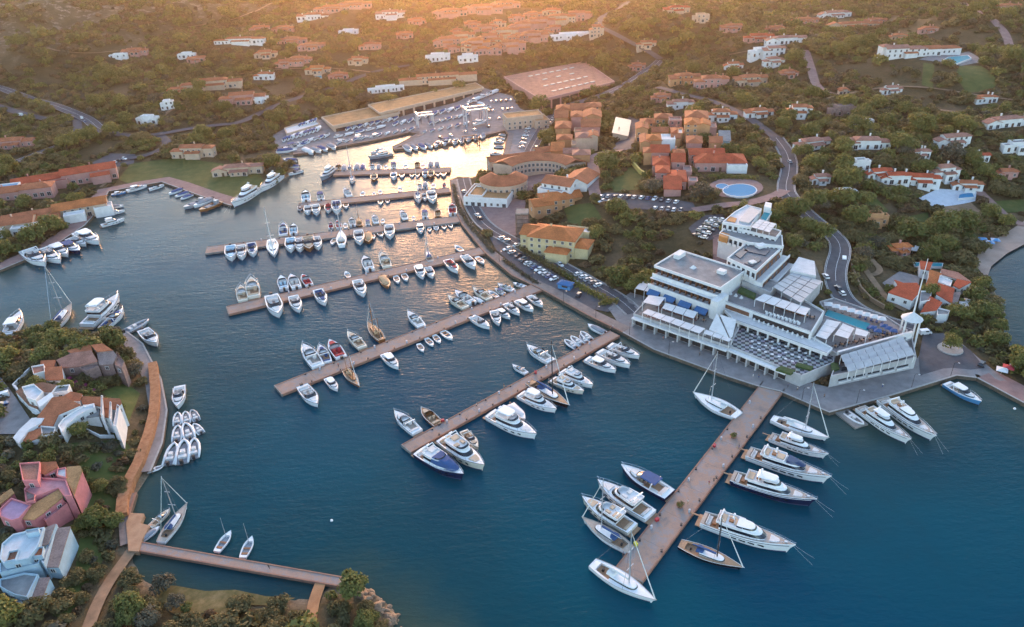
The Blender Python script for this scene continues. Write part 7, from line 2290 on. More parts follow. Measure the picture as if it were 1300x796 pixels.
# near kinds: (crown, trunk, crown lift in crown radii)
NEAR = []
for s in range(3): NEAR.append(('macchia_bush', crown_mesh('crown', 1300, .085, 7, 20 + s, L_MAC, .72), trunk_mesh('trunk', .25, .07, s), .0))
for s in range(3): NEAR.append(('broadleaf_tree', crown_mesh('crown', 1300, .085, 8, 40 + s, L_TREE, .9), trunk_mesh('trunk', .55, .07, 9 + s), .35))
for s in range(2): NEAR.append(('olive_tree', crown_mesh('crown', 1000, .08, 6, 60 + s, L_OLV, .85), trunk_mesh('trunk', .5, .08, 19 + s), .3))
# far kinds for the scrub
kinds = bpy.data.collections.new('scrub_kinds')
FARK = [('a', 230, .17, 6, L_MAC, .75), ('b', 230, .17, 7, L_MAC, .65), ('c', 240, .17, 6, L_TREE, .95), ('d', 220, .18, 5, L_MAC, .85), ('e', 220, .17, 6, L_OLV, .8), ('f', 240, .16, 8, L_TREE, .85), ('g', 170, .17, 5, L_DRY, .6), ('h', 260, .13, 4, L_TREE, 1.35)]
for i, (k, n, lf, lo, m, fl) in enumerate(FARK):
    o = bpy.data.objects.new('scrub_kind_' + k, crown_mesh('scrub_crown', n, lf, lo, 80 + i, m, fl)); kinds.objects.link(o)

MARKS_PX = [(60, 440, 'on the north bank of the promontory'), (100, 520, 'around the white houses on the promontory'), (160, 470, 'on the slope above the promontory path'), (150, 560, 'in the garden above the ochre wall'),
            (60, 610, 'between the white and the pink houses'), (130, 640, 'between the pink house and the ochre wall'), (110, 710, 'between the pale blue house and the cove'), (60, 780, 'at the bottom left corner'),
            (170, 760, 'beside the footpath below the footbridge'), (300, 785, 'on the bank below the cove'), (450, 770, 'on the rocky point'), (30, 330, 'above the west quay'), (110, 200, 'beside the western road'),
            (270, 235, 'beside the lawn'), (590, 225, 'at the root of the farthest pier'), (620, 300, 'in the strip along the quay road'), (680, 340, 'in the strip dividing the quayside car park'), (740, 290, 'behind the yellow building'), (780, 320, 'on the wooded mound west of the hotel'), (840, 300, 'on the wooded mound west of the hotel'),
            (760, 220, 'below the terraced villas'), (900, 250, 'between the round pool and the hotel'), (1020, 310, 'between the hotel and its road'), (1090, 300, 'around the orange house'), (1110, 350, 'inside the bend of the hotel road'),
            (1180, 300, 'below the white villa terrace'), (1230, 400, 'between the red villa and the bay'), (1230, 450, 'beside the turning place'), (1290, 470, 'at the right edge above the pink quay'), (940, 180, 'around the red roofed villas'), (1050, 200, 'below the upper hotel road'), (1250, 220, 'at the right end of the white villas')]
def scatter():
    r = random.Random(11)
    pts = []
    y = GY0 + 6
    while y < 1010:
        cell = 3.6 if y < 262 else (4.4 if y < 400 else (5.0 if y < 540 else 5.8))
        x = -640.0
        while x < 760:
            px_, py_ = x + r.uniform(-.48, .48) * cell, y + r.uniform(-.48, .48) * cell
            x += cell
            if not free(px_, py_) or land(px_, py_) < (3.5 if y > 262 else 1.6): continue
            z = hgt(px_, py_)
            q = to_px((px_, py_, z + 2))
            if q is None or q[0] < -60 or q[0] > 1360 or q[1] < -25 or q[1] > 860: continue
            i = int((px_ - GX0) / GS); j = int((py_ - GY0) / GS)
            n1 = float(NZ[j, i]); n2 = float(NZ2[j, i]); ro = float(rk[j, i])
            lim, pr_ = ((.33, .8) if py_ > 480 else (.27, .75)) if not (px_ < -40 and py_ < 270) else (.2, .5)
            if n1 < lim and r.random() < pr_: continue
            if ro > .1 and n2 > .66 and r.random() < .8: continue
            if 190 < q[0] < 385 and 735 < q[1] < 786 and r.random() < .72: continue
            s = (.7 + .8 * n1) * r.uniform(.6, 1.4)
            big = r.random() < (.16 if q[2] < 420 else .10)
            if big: s *= 1.55
            rad = (2.6 if q[2] < 260 else 2.9) * s
            if q[2] > 560: rad *= 1.05
            if y < 262: rad *= .78
            pts.append((px_, py_, z, rad, q, n2, big))
        y += cell
    return pts
NZ = vnoise(XX, YY, 38, 5) * .6 + vnoise(XX, YY, 14, 6) * .4
NZ2 = vnoise(XX, YY, 30, 8)
PTS = scatter()
PTS.sort(key=lambda p: -p[3] / p[4][2])
inv = [p for p in PTS if -2 < p[4][0] < 1302 and -2 < p[4][1] < 798]
NEARP = inv[:300]
near_ids = set(id(p) for p in NEARP)
rp = random.Random(21)
KIND_PROTO = {}
for p in NEARP:
    x, y, z, rad, q, n2, big = p
    k = rp.choice([3, 4, 5]) if (big and rp.random() < .75) else (rp.choice([6, 7]) if rp.random() < .14 else rp.choice([0, 1, 2]))
    nm, cme, tme, lift = NEAR[k]
    mk = min(MARKS_PX, key=lambda m_: (m_[0] - q[0]) ** 2 + ((m_[1] - q[1]) * 1.3) ** 2)[2]
    word = {'macchia_bush': 'round dark green macchia bush', 'broadleaf_tree': 'taller bright green leafy tree', 'olive_tree': 'grey green olive tree'}[nm]
    t = thing(nm, f'{word} {mk}', 'bush' if nm == 'macchia_bush' else 'tree', (x, y, z - .1), rp.uniform(0, 6.28), f'{word.split(" ")[-1]}s {mk}')
    sx = rad * rp.uniform(.9, 1.12)
    t.scale = (sx, rad, rad * rp.uniform(.85, 1.15))
    c = bpy.data.objects.new('crown', cme); COL.objects.link(c); c.parent = t; c.location = (0, 0, lift)
    c = bpy.data.objects.new('trunk', tme); COL.objects.link(c); c.parent = t
REST = [p for p in PTS if id(p) not in near_ids]
def scrub(points):
    n = len(points)
    me = bpy.data.meshes.new('macchia_scrub')
    me.vertices.add(n)
    me.vertices.foreach_set('co', np.array([(p[0], p[1], p[2] - .15) for p in points], np.float32).ravel())
    rr = np.random.RandomState(4)
    a = me.attributes.new('sc', 'FLOAT_VECTOR', 'POINT')
    rad = np.array([p[3] for p in points])
    a.data.foreach_set('vector', np.stack([rad * rr.uniform(.85, 1.2, n), rad * rr.uniform(.85, 1.2, n), rad * rr.uniform(.8, 1.25, n)], -1).astype(np.float32).ravel())
    a = me.attributes.new('ro', 'FLOAT_VECTOR', 'POINT')
    a.data.foreach_set('vector', np.stack([np.zeros(n), np.zeros(n), rr.uniform(0, 6.28, n)], -1).astype(np.float32).ravel())
    a = me.attributes.new('ix', 'INT', 'POINT')
    ix = rr.choice(8, n, p=[.24, .20, .12, .18, .08, .07, .09, .02])
    hz_ = np.array([p[2] for p in points]); ix = np.where((hz_ > 20) & (rr.rand(n) < .3), 6, ix)
    big = np.array([p[6] for p in points]); ix = np.where(big, rr.choice([2, 5, 3], n), ix)
    a.data.foreach_set('value', ix.astype(np.int32))
    o = bpy.data.objects.new('macchia_scrub', me); COL.objects.link(o)
    tag(o, 'dense olive green macchia scrub covering the hills and slopes', 'scrub', kind='stuff')
    g = bpy.data.node_groups.new('scrub_scatter', 'GeometryNodeTree')
    g.interface.new_socket('Geometry', in_out='INPUT', socket_type='NodeSocketGeometry')
    g.interface.new_socket('Geometry', in_out='OUTPUT', socket_type='NodeSocketGeometry')
    N = g.nodes.new
    i = N('NodeGroupInput'); e = N('NodeGroupOutput')
    mp = N('GeometryNodeMeshToPoints'); iop = N('GeometryNodeInstanceOnPoints'); ci = N('GeometryNodeCollectionInfo')
    ci.inputs['Collection'].default_value = kinds; ci.inputs['Separate Children'].default_value = True; ci.inputs['Reset Children'].default_value = True
    def attr(nm, ty):
        q = N('GeometryNodeInputNamedAttribute'); q.data_type = ty; q.inputs['Name'].default_value = nm
        return [s for s in q.outputs if s.enabled and s.name == 'Attribute'][0]
    L = g.links.new
    L(i.outputs[0], mp.inputs[0]); L(mp.outputs[0], iop.inputs['Points']); L(ci.outputs[0], iop.inputs['Instance'])
    iop.inputs['Pick Instance'].default_value = True
    L(attr('ix', 'INT'), iop.inputs['Instance Index']); L(attr('ro', 'FLOAT_VECTOR'), iop.inputs['Rotation']); L(attr('sc', 'FLOAT_VECTOR'), iop.inputs['Scale'])
    L(iop.outputs[0], e.inputs[0])
    md = o.modifiers.new('scatter', 'NODES'); md.node_group = g
scrub(REST)
print('plants', len(PTS), 'near px', NEARP[-1][3] / NEARP[-1][4][2] * FPX)
# ------------------------------------------------------------------ cars, boatyard, people, small things
CARP = {'white': (.72, .72, .72), 'silver': (.42, .43, .45), 'dark': (.03, .032, .04), 'blue': (.03, .08, .22), 'red': (.30, .03, .03), 'grey': (.14, .145, .155), 'beige': (.45, .40, .32)}
M_TYRE = mat('tyre', (.02, .02, .02), .8, .1)
def mk_car(col, van=False):
    m = mat('car_paint_' + col, CARP[col], .28, .04, 1.0, coat=.5)
    def f(r):
        b = MB(); L, Wd = 4.3, 1.75
        if van:
            sec = [(-2.2, .35, 1.9, .86), (-2.15, .3, 2.0, .87), (.9, .3, 2.0, .87), (1.5, .3, 1.25, .87), (2.2, .35, .95, .8), (2.3, .4, .7, .75)]
        else:
            sec = [(-2.15, .4, .78, .72), (-2.05, .28, .92, .84), (-1.4, .25, .95, .87), (.6, .25, .93, .87), (1.7, .26, .82, .86), (2.1, .32, .66, .76), (2.17, .4, .58, .66)]
        b.loft([[(x, -w, z0), (x, -w, (z0 + z1) / 2 + .05), (x, -w * .9, z1), (x, w * .9, z1), (x, w, (z0 + z1) / 2 + .05), (x, w, z0)] for x, z0, z1, w in sec])
        b.build('body', m, r)
        if not van:
            c = MB(); c.loft([[(-1.95, -.74, .92), (.85, -.76, .92), (.85, .76, .92), (-1.95, .74, .92)], [(-1.5, -.62, 1.38), (.05, -.64, 1.38), (.05, .64, 1.38), (-1.5, .62, 1.38)]]); c.build('window_glass', M_GLASS, r)
            t = MB(); t.loft([[(-1.55, -.63, 1.37), (.1, -.65, 1.37), (.1, .65, 1.37), (-1.55, .63, 1.37)], [(-1.4, -.56, 1.44), (-.05, -.58, 1.44), (-.05, .58, 1.44), (-1.4, .56, 1.44)]]); t.build('roof', m, r)
        else:
            c = MB(); c.box(1.15, 0, 1.35, .5, 1.6, .5); c.box(.2, 0, 1.3, 1.2, 1.78, .45); c.build('window_glass', M_GLASS, r)
        for x in (-1.35, 1.35):
            for y in (-.8, .8):
                w_ = MB(); w_.tube([(x, y - .1, .32), (x, y + .1, .32)], .32, 10); w_.build('wheel', M_TYRE, r)
    return f
CN = {'w': 'white', 's': 'silver', 'd': 'dark', 'b': 'blue', 'r': 'red', 'g': 'grey', 'e': 'beige', 'V': 'white'}
def car(px, py, ang, c, label, group, off=.32):
    p = G(px, py, off)
    van = c == 'V'; col = CN[c]
    return small('car' + c, mk_car(col, van), (p.x, p.y, p.z), ang, label, 'van' if van else 'car', group, 'van' if van else 'parked_car')
def car_row(x0, y0, x1, y1, cols, where, group, perp=True, turn=0.0, off=.32, rev=False):
    a, b = G(x0, y0), G(x1, y1)
    an = math.atan2(b.y - a.y, b.x - a.x) + (math.pi / 2 if perp else 0) + turn
    n = len(cols); rr = random.Random(int(x0 + y0))
    for i, c in enumerate(cols):
        if c == '.': continue
        t = i / max(n - 1, 1)
        q = a.lerp(b, t)
        z = max(hgt(q.x, q.y), .8) + off
        van = c == 'V'
        small('car' + c, mk_car(CN[c], van), (q.x + rr.uniform(-.2, .2), q.y + rr.uniform(-.2, .2), z), an + rr.uniform(-.05, .05) + (math.pi if rr.random() < .3 else 0),
              f'{CN[c]} {"van" if van else "car"}, {ORD[i]} {where}', 'van' if van else 'car', group, 'van' if van else 'parked_car')
qg = 'cars in the quayside car park'
car_row(637, 304, 656, 313, 'ws.w', 'from the far end of the quayside car park', qg)
car_row(644, 318, 664, 331, 'wsdg', 'down the far left row of the quayside car park', qg)
car_row(666, 333, 703, 356, 'dwsbwwsbw', 'down the long left row of the quayside car park', qg)
car_row(734, 350, 759, 364, 'wwsgw', 'in the right row of the quayside car park', qg)
car_row(735, 376, 748, 378, 'd.', 'standing alone at the near end of the quayside car park', qg)
car_row(711, 338, 711.5, 338.5, 'w', 'kerbside, on the waterfront road', 'cars on the waterfront road', perp=False)
car(589, 244, 1.9, 's', 'silver car driving down the waterfront road beside the farthest pier', 'cars on the waterfront road')
car(609, 278, 2.1, 'd', 'dark car with a white neighbour in front of the forecourt', 'cars on the waterfront road')
car(606, 274, 2.1, 'w', 'white car just behind the dark car before the forecourt', 'cars on the waterfront road')
car(780, 353, 2.2, 'w', 'white car at the top of the hotel corner below the wooded mound', 'cars on the waterfront road')
sg = 'cars along the sloping old town street'
car_row(701, 153, 688, 176, 'wwswsw', 'from the top along the sloping old town street', sg, perp=False)
car_row(681, 189, 677, 197, 'wd', 'at the foot of the sloping old town street', sg, perp=False)
car_row(672, 160, 662, 188, 'swswgws', 'from the top of the parking strip left of the street', 'cars in the parking strip', perp=True)
cg = 'cars in the car park above the wooded mound'
car_row(764, 251, 858, 258, 'wsdwgswbwdsw', 'from the left in the top row, car park above the mound', cg)
car_row(764, 257, 786, 262, 'wwsd', 'from the left in the short row, car park above the mound', cg)
car_row(832, 266, 864, 269, 'wsgwd', 'from the left in the bottom row, car park above the mound', cg)
hg = 'cars in the hotel car park'
car_row(885, 300, 905, 280, 'dgsdws', 'from the bottom in the left row, hotel car park', hg)
car_row(893, 303, 915, 281, 'wwdsgw', 'from the bottom in the right row, hotel car park', hg)
rg = 'vehicles on the hotel road'
car(1071, 331, 1.2, 'V', 'white van coming round the bend of the hotel road', rg)
car(1068, 373, 1.7, 'w', 'white car low on the hotel road near the pool parasols', rg)
car(1063, 367, 1.7, 'd', 'dark car just above the white car on the hotel road', rg)
car(1002, 206, 1.6, 's', 'silver car at the top of the hotel road', rg)
car(1048, 352, 1.6, 'w', 'white car parked in the bay beside the hotel road bend', rg)
car(1174, 424, .1, 'V', 'white van parked beside the tent tower', 'vehicles at the turning place')
car(1246, 463, .8, 'd', 'dark car at the edge of the turning place', 'vehicles at the turning place')
lg = 'vehicles on the western road'
car(104, 151, 2.2, 'V', 'white van climbing the western road', lg); car(108, 155, 2.2, 'b', 'blue car behind the white van on the western road', lg)
car(116, 172, .2, 'w', 'white car turning at the western junction', lg); car(26, 147, 2.8, 'V', 'white van parked on the side road at the left edge', lg); car(22, 161, 2.8, 's', 'silver car below the white van at the left edge', lg)
car_row(146, 207, 158, 203, 'wdw', 'from the left in the small lot behind the lawn', 'cars behind the lawn')
car_row(3, 506, 3, 516, 'Vb', 'from the top in the forecourt of the white promontory houses', 'cars on the promontory')
car_row(622, 152, 668, 150, 'w.sw.gw.s', 'from the left in front of the ochre roofed office', 'vehicles in the boatyard')
car_row(624, 130, 655, 128, 'wsdgws', 'from the left below the great hall', 'vehicles in the boatyard')
car_row(620, 142, 650, 139, 'dw.sgw', 'from the left behind the ochre roofed office', 'vehicles in the boatyard')
car_row(560, 176, 620, 162, 'd.w..s.w..g', 'from the left along the root of the boatyard jetty', 'vehicles in the boatyard')
# boats laid up ashore
def ashore(x0, y0, x1, y1, kinds_, dx, dy, where, grp='boats laid up in the boatyard'):
    n = len(kinds_)
    for i, k in enumerate(kinds_):
        t = i / max(n - 1, 1); x = x0 + (x1 - x0) * t; y = y0 + (y1 - y0) * t
        p = G(x, y)
        r = boat(k, x, y, x + dx, y + dy, f'{KINDS[k][3]} ashore, {ORD[i]} {where}', grp, z=p.z + .75)
ashore(360, 178, 402, 165, ['Cb', 'Cb', 'Cw', 'Cb', 'Cw', 'Cb', 'Cb', 'Cb', 'Cw'], 5, -5, 'from the left, boatyard back row')
ashore(372, 184, 412, 173, ['Cg', 'O', 'Cb', 'Cw', 'Cg', 'Cb', 'O'], 7, -4, 'from the left, second boatyard row')
ashore(424, 174, 478, 162, ['F', 'Cw', 'Cb', 'F', 'Cw'], 12, -3, 'from the left, beside the left shed')
ashore(440, 164, 500, 151, ['Cb', 'Cg', 'Cb', 'Cw', 'Cb', 'Cb', 'Cg', 'Cw', 'Cb'], 6, -4, 'from the left, in front of the left shed')
ashore(500, 158, 528, 152, ['Cb', 'Cw', 'Cb', 'Cg'], 6, -4, 'from the left, near the small lift')
ashore(540, 147, 588, 136, ['Cw', 'Cb', 'Cb', 'Cw', 'Cb', 'Cg'], 7, -4, 'from the left, below the long shed')
ashore(594, 130, 624, 118, ['C', 'Cw', 'F', 'C', 'Cw'], 10, -4, 'from the left, at the end of the long shed')
ashore(598, 126, 616, 134, ['Ch', 'Cw', 'C'], 8, 2, 'from the left, behind the big travel lift')
ashore(428, 181, 520, 164, ['Cg', 'O', 'Cb', 'Cg', 'O', 'Cb', 'Cw', 'Cg', 'O', 'Cb'], 6, -3, 'from the left, boatyard waterside row')
ashore(545, 156, 590, 146, ['Cb', 'Cg', 'O', 'Cb', 'Cg', 'Cw', 'Cb'], 6, -3, 'from the left, between the two travel lifts')
ashore(536, 168, 600, 155, ['Cg', 'Cb', 'O', 'Cg', 'Cb', 'Cw', 'Cg'], 6, -3, 'from the left, above the jetty root')
ashore(380, 160, 398, 154, ['Cb', 'Cb', 'Cw', 'Cb', 'Cb'], 4, -4, 'from the left, beside the small boat store')
def lift(px, py, w, l, h, ang, label, m):
    p = G(px, py)
    r = thing('travel_lift', label, 'boat lift', (p.x, p.y, p.z), R(ang))
    for s in (-1, 1):
        for t in (-1, 1):
            a = MB(); a.box(s * l / 2, t * w / 2, 0, .9, .9, h); a.build('leg', m, r)
        a = MB(); a.box(0, s * w / 2, h, l + 1.2, .9, 1.0); a.build('side_beam', m, r)
    a = MB(); a.box(-l / 2, 0, h + 1.01, .9, w + 1, .9); a.build('cross_beam', m, r)
    for x in (-l * .25, l * .25):
        a = MB(); a.box(x, -w * .3, 2, .3, .1, h - 1.5); a.box(x, w * .3, 2, .3, .1, h - 1.5); a.build('sling', BM['dark'], r)
lift(604, 158, 9, 15, 11, 15, 'big white travel lift frame on the boatyard quay', BM['alu'])
lift(540, 160, 7, 11, 8, 15, 'smaller white travel lift frame near the boatyard jetty', BM['alu'])
p = G(610, 155)
boat('F', 601, 158, 620, 153, 'white flybridge yacht hanging in the big travel lift', 'boats laid up in the boatyard', z=p.z + 1.5)
q = W(598, 182, 0)
r = thing('docking_frame', 'dark open steel frame standing in the water off the boatyard jetty', 'steel frame', (q.x, q.y, 0), R(15))
for s in (-1, 1):
    for t in (-1, 1):
        a = MB(); a.box(s * 5, t * 3.5, -4, .5, .5, 8); a.build('post', M_BOLL, r)
    a = MB(); a.box(0, s * 3.5, 3.9, 10.6, .5, .5); a.build('beam', M_BOLL, r)
    a = MB(); a.box(s * 5, 0, 1.2, .4, 6.4, .4); a.build('brace', M_BOLL, r)
# blue kiosk in the car park
p = G(718, 366)
r = thing('kiosk', 'bright blue kiosk with a peaked roof in the quayside car park', 'kiosk', (p.x, p.y, p.z + .3), R(-30))
a = MB(); a.box(0, 0, 0, 5.6, 3.6, 2.4); a.build('wall', BM['blue'], r)
a = MB(); vol_roof(a, 0, 0, 5.6, 3.6, 2.4, 'h', .4, .45); a.build('roof', M_BLUEAW, r)
a = MB(); a.box(.4, -1.82, 1.0, 2.6, .1, 1.1); a.build('serving_hatch', M_DARKOP, r)
# hedges dividing the car park and lining the quay road
def hedge(px, w, h, label, m=L_MAC, seed=1):
    c = resample([Vector(G(x, y)[:2]) for x, y in px], .55)
    r = random.Random(seed); V, F_, T = [], [], []
    for q in c:
        z0 = hgt(q.x, q.y)
        hh = h * r.uniform(.75, 1.2)
        for i in range(26):
            p = Vector((q.x + r.gauss(0, w * .33), q.y + r.gauss(0, w * .33), z0 + hh * r.random() ** .7 + .1))
            n = Vector((r.gauss(0, 1), r.gauss(0, 1), r.gauss(0, 1) + .6)).normalized(); u = n.cross(Vector((r.gauss(0, 1), r.gauss(0, 1), .3))).normalized(); v = n.cross(u)
            s = r.uniform(.22, .5); b = len(V)
            V += [tuple(p - u * s), tuple(p + v * s * .7), tuple(p + u * s), tuple(p - v * s * .7)]; F_.append((b, b + 1, b + 2, b + 3)); T.append(min(max(r.gauss(.5, .2), 0), 1))
    me = bpy.data.meshes.new('hedge'); me.from_pydata(V, [], F_); me.materials.append(m)
    at = me.attributes.new('tint', 'FLOAT', 'FACE'); at.data.foreach_set('value', T); me.update()
    o = bpy.data.objects.new('hedge', me); COL.objects.link(o); tag(o, label, 'hedge')
hedge([(661, 318), (690, 336), (716, 350)], 2.6, 2.2, 'long hedge between the waterfront road and the quayside car park')
hedge([(715, 350), (728, 357)], 3.0, 2.4, 'short green hedge behind the blue kiosk', L_TREE)
hedge([(730, 362), (752, 374), (772, 384)], 3.0, 1.8, 'hedge on the divider at the near end of the car park', L_TREE, 3)
hedge([(763, 388), (782, 384)], 2.6, 2.0, 'rounded hedge closing the car park toward the hotel', L_TREE, 4)
hedge([(576, 236), (581, 262), (594, 285), (612, 305), (626, 322)], 1.8, 1.2, 'yellowish hedge strip between the quay and the waterfront road', L_OLV, 5)
hedge([(640, 332), (662, 348), (682, 362)], 1.6, 1.1, 'low hedge strip between the quay walk and the car park', L_OLV, 6)
hedge([(1128, 292), (1160, 305), (1200, 318), (1230, 326)], 3.2, 2.4, 'long clipped hedge below the white villa terrace', L_TREE, 7)
hedge([(900, 226), (925, 227), (960, 228)], 3, 1.8, 'bright hedge above the round pool', L_TREE, 8)
# tree on the roundabout of the turning place
p = G(1206, 444)
a = MB(); a.cone(0, 0, 0, 4.2, 4.0, .35, 18); o = a.build('roundabout_island', M_KERB); o.location = (p.x, p.y, p.z + .3); tag(o, 'round kerbed island in the turning place', 'traffic island')
t = thing('broadleaf_tree', 'round leafy tree on the island of the turning place', 'tree', (p.x, p.y, p.z + .6)); t.scale = (3.6, 3.6, 4.2)
c = bpy.data.objects.new('crown', NEAR[4][1]); COL.objects.link(c); c.parent = t; c.location = (0, 0, .3)
c = bpy.data.objects.new('trunk', NEAR[4][2]); COL.objects.link(c); c.parent = t
# things standing on the piers
def planter(x, y, lab):
    q = W(x, y, PIER_T + .02)
    t = thing('planter', lab, 'planter', (q.x, q.y, PIER_T + .02))
    a = MB(); a.tube([(0, 0, 0), (0, 0, .55)], [.75, 1.0], 12); a.build('tub', M_EDGE, t)
    c = bpy.data.objects.new('shrub', crown_mesh('shrub', 320, .12, 5, int(x), L_TREE, .8)); COL.objects.link(c); c.parent = t; c.location = (0, 0, .5); c.scale = (1.25, 1.25, 1.1)
planter(931, 555, 'round planter with yellow green shrub, upper one on the broad pier')
planter(863, 643, 'round planter with yellow green shrub, lower one on the broad pier')
def crate(x, y, col, lab, sz=(1.0, .7, .7), name='storage_box'):
    q = W(x, y, PIER_T + .02)
    t = thing(name, lab, 'box', (q.x, q.y, PIER_T + .02), rnd.uniform(0, 3))
    a = MB(); a.box(0, 0, 0, *sz); a.build('body', col, t)
    a = MB(); a.box(0, 0, sz[2], sz[0] + .1, sz[1] + .1, .12); a.build('lid', col, t)
crate(907, 567, BM['red'], 'red box at the left edge of the broad pier, upper')
crate(834, 661, BM['red'], 'red box at the left edge of the broad pier, lower')
crate(807, 692, mat('signal_yellow', (.6, .55, .04), .5, .08), 'yellow box near the tip of the broad pier')
crate(562, 535, BM['red'], 'red box beside the brown tender on the second pier')
crate(680, 474, BM['rcanvas'], 'dark red box at the left edge of the second pier')
for x, y, lab in ((421, 661, 'round white buoy alone in the middle of the open water'), (1288, 519, 'white buoy near the pink quay at the right edge'), (541, 309, 'white buoy between the fourth and fifth piers')):
    q = W(x, y, .1); bm = bmesh.new(); bmesh.ops.create_uvsphere(bm, u_segments=14, v_segments=10, radius=.42)
    me = bpy.data.meshes.new('buoy'); bm.to_mesh(me); bm.free(); me.materials.append(BM['white'])
    o = bpy.data.objects.new('mooring_buoy', me); COL.objects.link(o); o.location = (q.x, q.y, .15); tag(o, lab, 'buoy')
# street lamps
def mk_lamp(r):
    a = MB(); a.tube([(0, 0, 0), (0, 0, 5.2)], [.1, .06], 6); a.build('post', BM['dark'], r)
    a = MB(); a.tube([(0, 0, 5.2), (.4, 0, 5.5), (1.1, 0, 5.5)], .05, 5); a.build('arm', BM['dark'], r)
    a = MB(); a.box(1.2, 0, 5.38, .6, .26, .14); a.build('lamp_head', BM['alu'], r)
for i, (x, y) in enumerate([(580, 262), (598, 296), (634, 334), (676, 362), (716, 386), (757, 406), (800, 428), (850, 452), (905, 473), (1020, 512), (1090, 515), (1160, 495), (1210, 480)]):
    p = W(x, y, QZ)
    small('lamp', mk_lamp, (p.x, p.y + 1.5, QZ), -.6, f'dark street lamp, {ORD[i]} along the quay counted from the farthest pier', 'street lamp', 'street lamps along the quay', 'street_lamp')
# people: one continuous body each, clothes as shells
M_SKIN = mat('skin', (.45, .28, .20), .6, .05); M_HAIR = mat('hair_dark', (.03, .02, .015), .7, .1)
CLO = {'white': BM['cush'], 'blue': BM['canvas'], 'red': BM['rcanvas'], 'dark': BM['dark'], 'tan': BM['tan']}
def skin_part(name, J, E, root, m, lv=1):
    me = bpy.data.meshes.new(name)
    me.from_pydata([j[:3] for j in J], E, [])
    me.materials.append(m)
    o = bpy.data.objects.new(name, me); COL.objects.link(o); o.parent = root
    o.modifiers.new('skin', 'SKIN')
    for v, j in zip(me.skin_vertices[0].data, J): v.radius = (j[3], j[3] * .85)
    me.skin_vertices[0].data[0].use_root = True
    s = o.modifiers.new('sub', 'SUBSURF'); s.levels = lv; s.render_levels = lv
    return o
def mk_person(top, low, walk):
    def f(r):
        k = .22 if walk else .04
        J = [(0, 0, .95, .13), (0, 0, 1.15, .12), (0, 0, 1.38, .15), (0, 0, 1.5, .06), (0, 0, 1.62, .095), (0, 0, 1.72, .08),
             (0, .1, .9, .09), (k * .6, .11, .5, .065), (k, .11, .08, .05), (k + .16, .11, .03, .04),
             (0, -.1, .9, .09), (-k * .5, -.11, .5, .065), (-k * 1.2, -.11, .1, .05), (-k * 1.2 + .16, -.11, .03, .04),
             (0, .19, 1.42, .06), (-k * .5, .25, 1.15, .045), (k * .2, .26, .9, .035), (k * .3, .26, .8, .04),
             (0, -.19, 1.42, .06), (k * .5, -.25, 1.15, .045), (k * .9, -.26, .92, .035), (k, -.26, .82, .04)]
        E = [(0, 1), (1, 2), (2, 3), (3, 4), (4, 5), (0, 6), (6, 7), (7, 8), (8, 9), (0, 10), (10, 11), (11, 12), (12, 13), (2, 14), (14, 15), (15, 16), (16, 17), (2, 18), (18, 19), (19, 20), (20, 21)]
        skin_part('body', J, E, r, M_SKIN)
        skin_part('shirt', [(0, 0, .98, .15), (0, 0, 1.2, .145), (0, 0, 1.4, .17), (0, .2, 1.42, .075), (-k * .4, .24, 1.2, .065), (0, -.2, 1.42, .075), (k * .4, -.24, 1.2, .065)], [(0, 1), (1, 2), (2, 3), (3, 4), (2, 5), (5, 6)], r, CLO[top])
        skin_part('trousers', [(0, 0, .95, .15), (0, .1, .88, .11), (k * .6, .11, .5, .085), (k * .95, .11, .15, .07), (0, -.1, .88, .11), (-k * .5, -.11, .5, .085), (-k * 1.1, -.11, .17, .07)], [(0, 1), (1, 2), (2, 3), (0, 4), (4, 5), (5, 6)], r, CLO[low])
        skin_part('hair', [(-.02, 0, 1.66, .1), (-.02, 0, 1.75, .075)], [(0, 1)], r, M_HAIR)
    return f
PPL = [(775, 420, 'dark', 'dark', 0, 'person in dark clothes standing where the second pier meets the quay', QZ), (778, 417, 'white', 'blue', 0, 'person in white standing by the corner of the second pier', QZ),
       (842, 432, 'red', 'dark', 1, 'person in a red shirt walking on the promenade below the hotel arcade', 1.6), (888, 452, 'dark', 'dark', 1, 'person in dark clothes walking past the hotel arcade', 1.6),
       (956, 478, 'blue', 'white', 0, 'person in blue standing at the promenade near the broad pier, left', 1.6), (963, 480, 'dark', 'blue', 0, 'person in dark top standing near the broad pier, right', 1.6),
       (1000, 492, 'blue', 'dark', 1, 'person in blue walking at the root of the broad pier', QZ + .1), (1012, 496, 'white', 'dark', 1, 'person in white walking right of the broad pier root', QZ + .1),
       (1046, 505, 'dark', 'dark', 0, 'person in dark clothes waiting at the bend of the promenade', 1.6), (1120, 492, 'white', 'blue', 1, 'person in white walking above the two white motor yachts', 1.6),
       (906, 612, 'dark', 'dark', 0, 'person in dark clothes at the right edge of the broad pier, near the dark yacht', PIER_T), (900, 616, 'red', 'tan', 0, 'person in red beside the planter side of the dark yacht, broad pier', PIER_T),
       (938, 569, 'dark', 'blue', 0, 'person in dark top at the gangway of the sport yacht, broad pier', PIER_T), (873, 640, 'white', 'tan', 1, 'person in white walking by the lower planter, broad pier', PIER_T),
       (791, 706, 'blue', 'dark', 0, 'person in blue near the tip of the broad pier', PIER_T), (605, 517, 'white', 'dark', 1, 'person in white walking on the second pier', PIER_T),
       (640, 492, 'dark', 'tan', 1, 'person in dark top walking on the second pier, nearer the shore', PIER_T), (430, 466, 'red', 'dark', 0, 'person in red standing on the third pier', PIER_T),
       (342, 722, 'dark', 'dark', 1, 'person in dark clothes on the footbridge pier', PIER_T), (440, 734, 'white', 'dark', 0, 'person in white at the far end of the footbridge pier', PIER_T)]
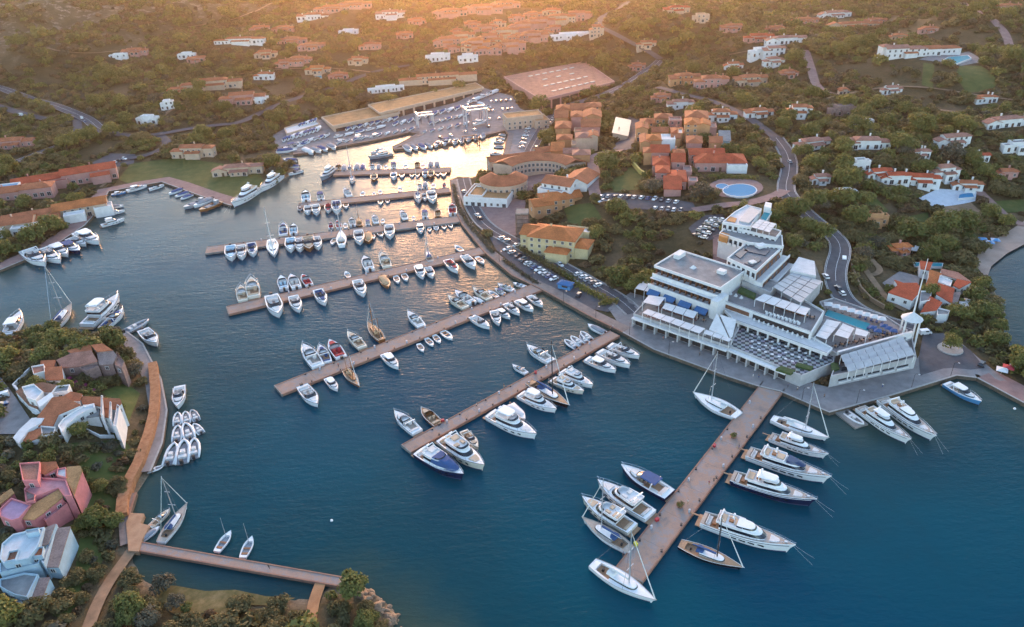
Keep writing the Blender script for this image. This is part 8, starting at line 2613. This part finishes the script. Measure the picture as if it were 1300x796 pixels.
for i, (x, y, t_, l_, w_, lab, z) in enumerate(PPL):
    q = W(x, y, z)
    small('ppl' + t_ + l_ + str(w_), mk_person(t_, l_, w_), (q.x, q.y, z + .02), rnd.uniform(0, 6.28), lab, 'person', 'people on the piers and promenade', 'person')
# tents on the beach, white parasols by the red villa
for i, (x, y) in enumerate([(1238, 312), (1246, 309), (1255, 313), (1262, 310)]):
    p = G(x, y)
    small('btent', mk_parasol(BM['blue'], 2.6), (p.x, p.y, p.z), .4, f'blue beach parasol, {ORD[i]} from the left above the pink beach', 'parasol', 'blue parasols on the beach', 'beach_parasol')
for i, (x, y) in enumerate([(1158, 322), (1165, 320), (1172, 322), (1179, 321), (1222, 392), (1228, 388), (1226, 396)]):
    p = G(x, y)
    small('wpar', mk_parasol(M_CANOPY, 2.4), (p.x, p.y, p.z), .2, f'white parasol around the red roofed villa, {ORD[i]} from the left', 'parasol', 'white parasols around the red roofed villa', 'garden_parasol')
for i, (x, y) in enumerate([(1287, 470), (1278, 473), (1270, 476)]):
    p = G(x, y)
    small('rpar' + str(i % 2), mk_parasol(BM['rcanvas'] if i % 2 else M_CANOPY, 2.4), (p.x, p.y, p.z), .2, ['white round parasol at the right edge of the turning place', 'red parasol between two white ones beside the pink quay', 'white parasol left of the red one beside the pink quay'][i], 'parasol', 'parasols beside the pink quay', 'garden_parasol')

# bougainvillea and low white walls in the promontory gardens
L_BOUG = leaf_mat('bougainvillea', [(0.0, (.10, .02, .05)), (.5, (.28, .05, .14)), (1.0, (.42, .10, .25))])
for i, (x, y, s_) in enumerate([(98, 488, 1.7), (106, 492, 1.4), (132, 462, 1.8), (143, 463, 1.4), (88, 482, 1.2), (118, 498, 1.3), (70, 640, 1.2)]):
    p = G(x, y)
    o = bpy.data.objects.new('flowering_shrub', crown_mesh('flowering_shrub', 420, .11, 5, 300 + i, L_BOUG, .8)); COL.objects.link(o)
    o.location = p; o.scale = (s_,) * 3
    tag(o, 'magenta flowering shrub beside the brown stone house' if i < 6 else 'magenta flowering shrub beside the rose pink house', 'shrub', 'flowering shrubs on the promontory')
M_LW = MATS['white_plaster']
for i, px in enumerate([[(20, 492), (30, 505), (44, 516), (52, 528), (70, 532)], [(66, 560), (80, 556), (92, 548), (100, 552)], [(100, 556), (112, 548), (128, 556), (146, 556)], [(74, 512), (90, 508), (104, 514), (120, 512)]]):
    wall_line('terrace_wall', px, 1.1, .45, M_LW, 'low winding white terrace wall ' + ['left of', 'below', 'right below', 'behind'][i] + ' the white promontory houses', 'wall')
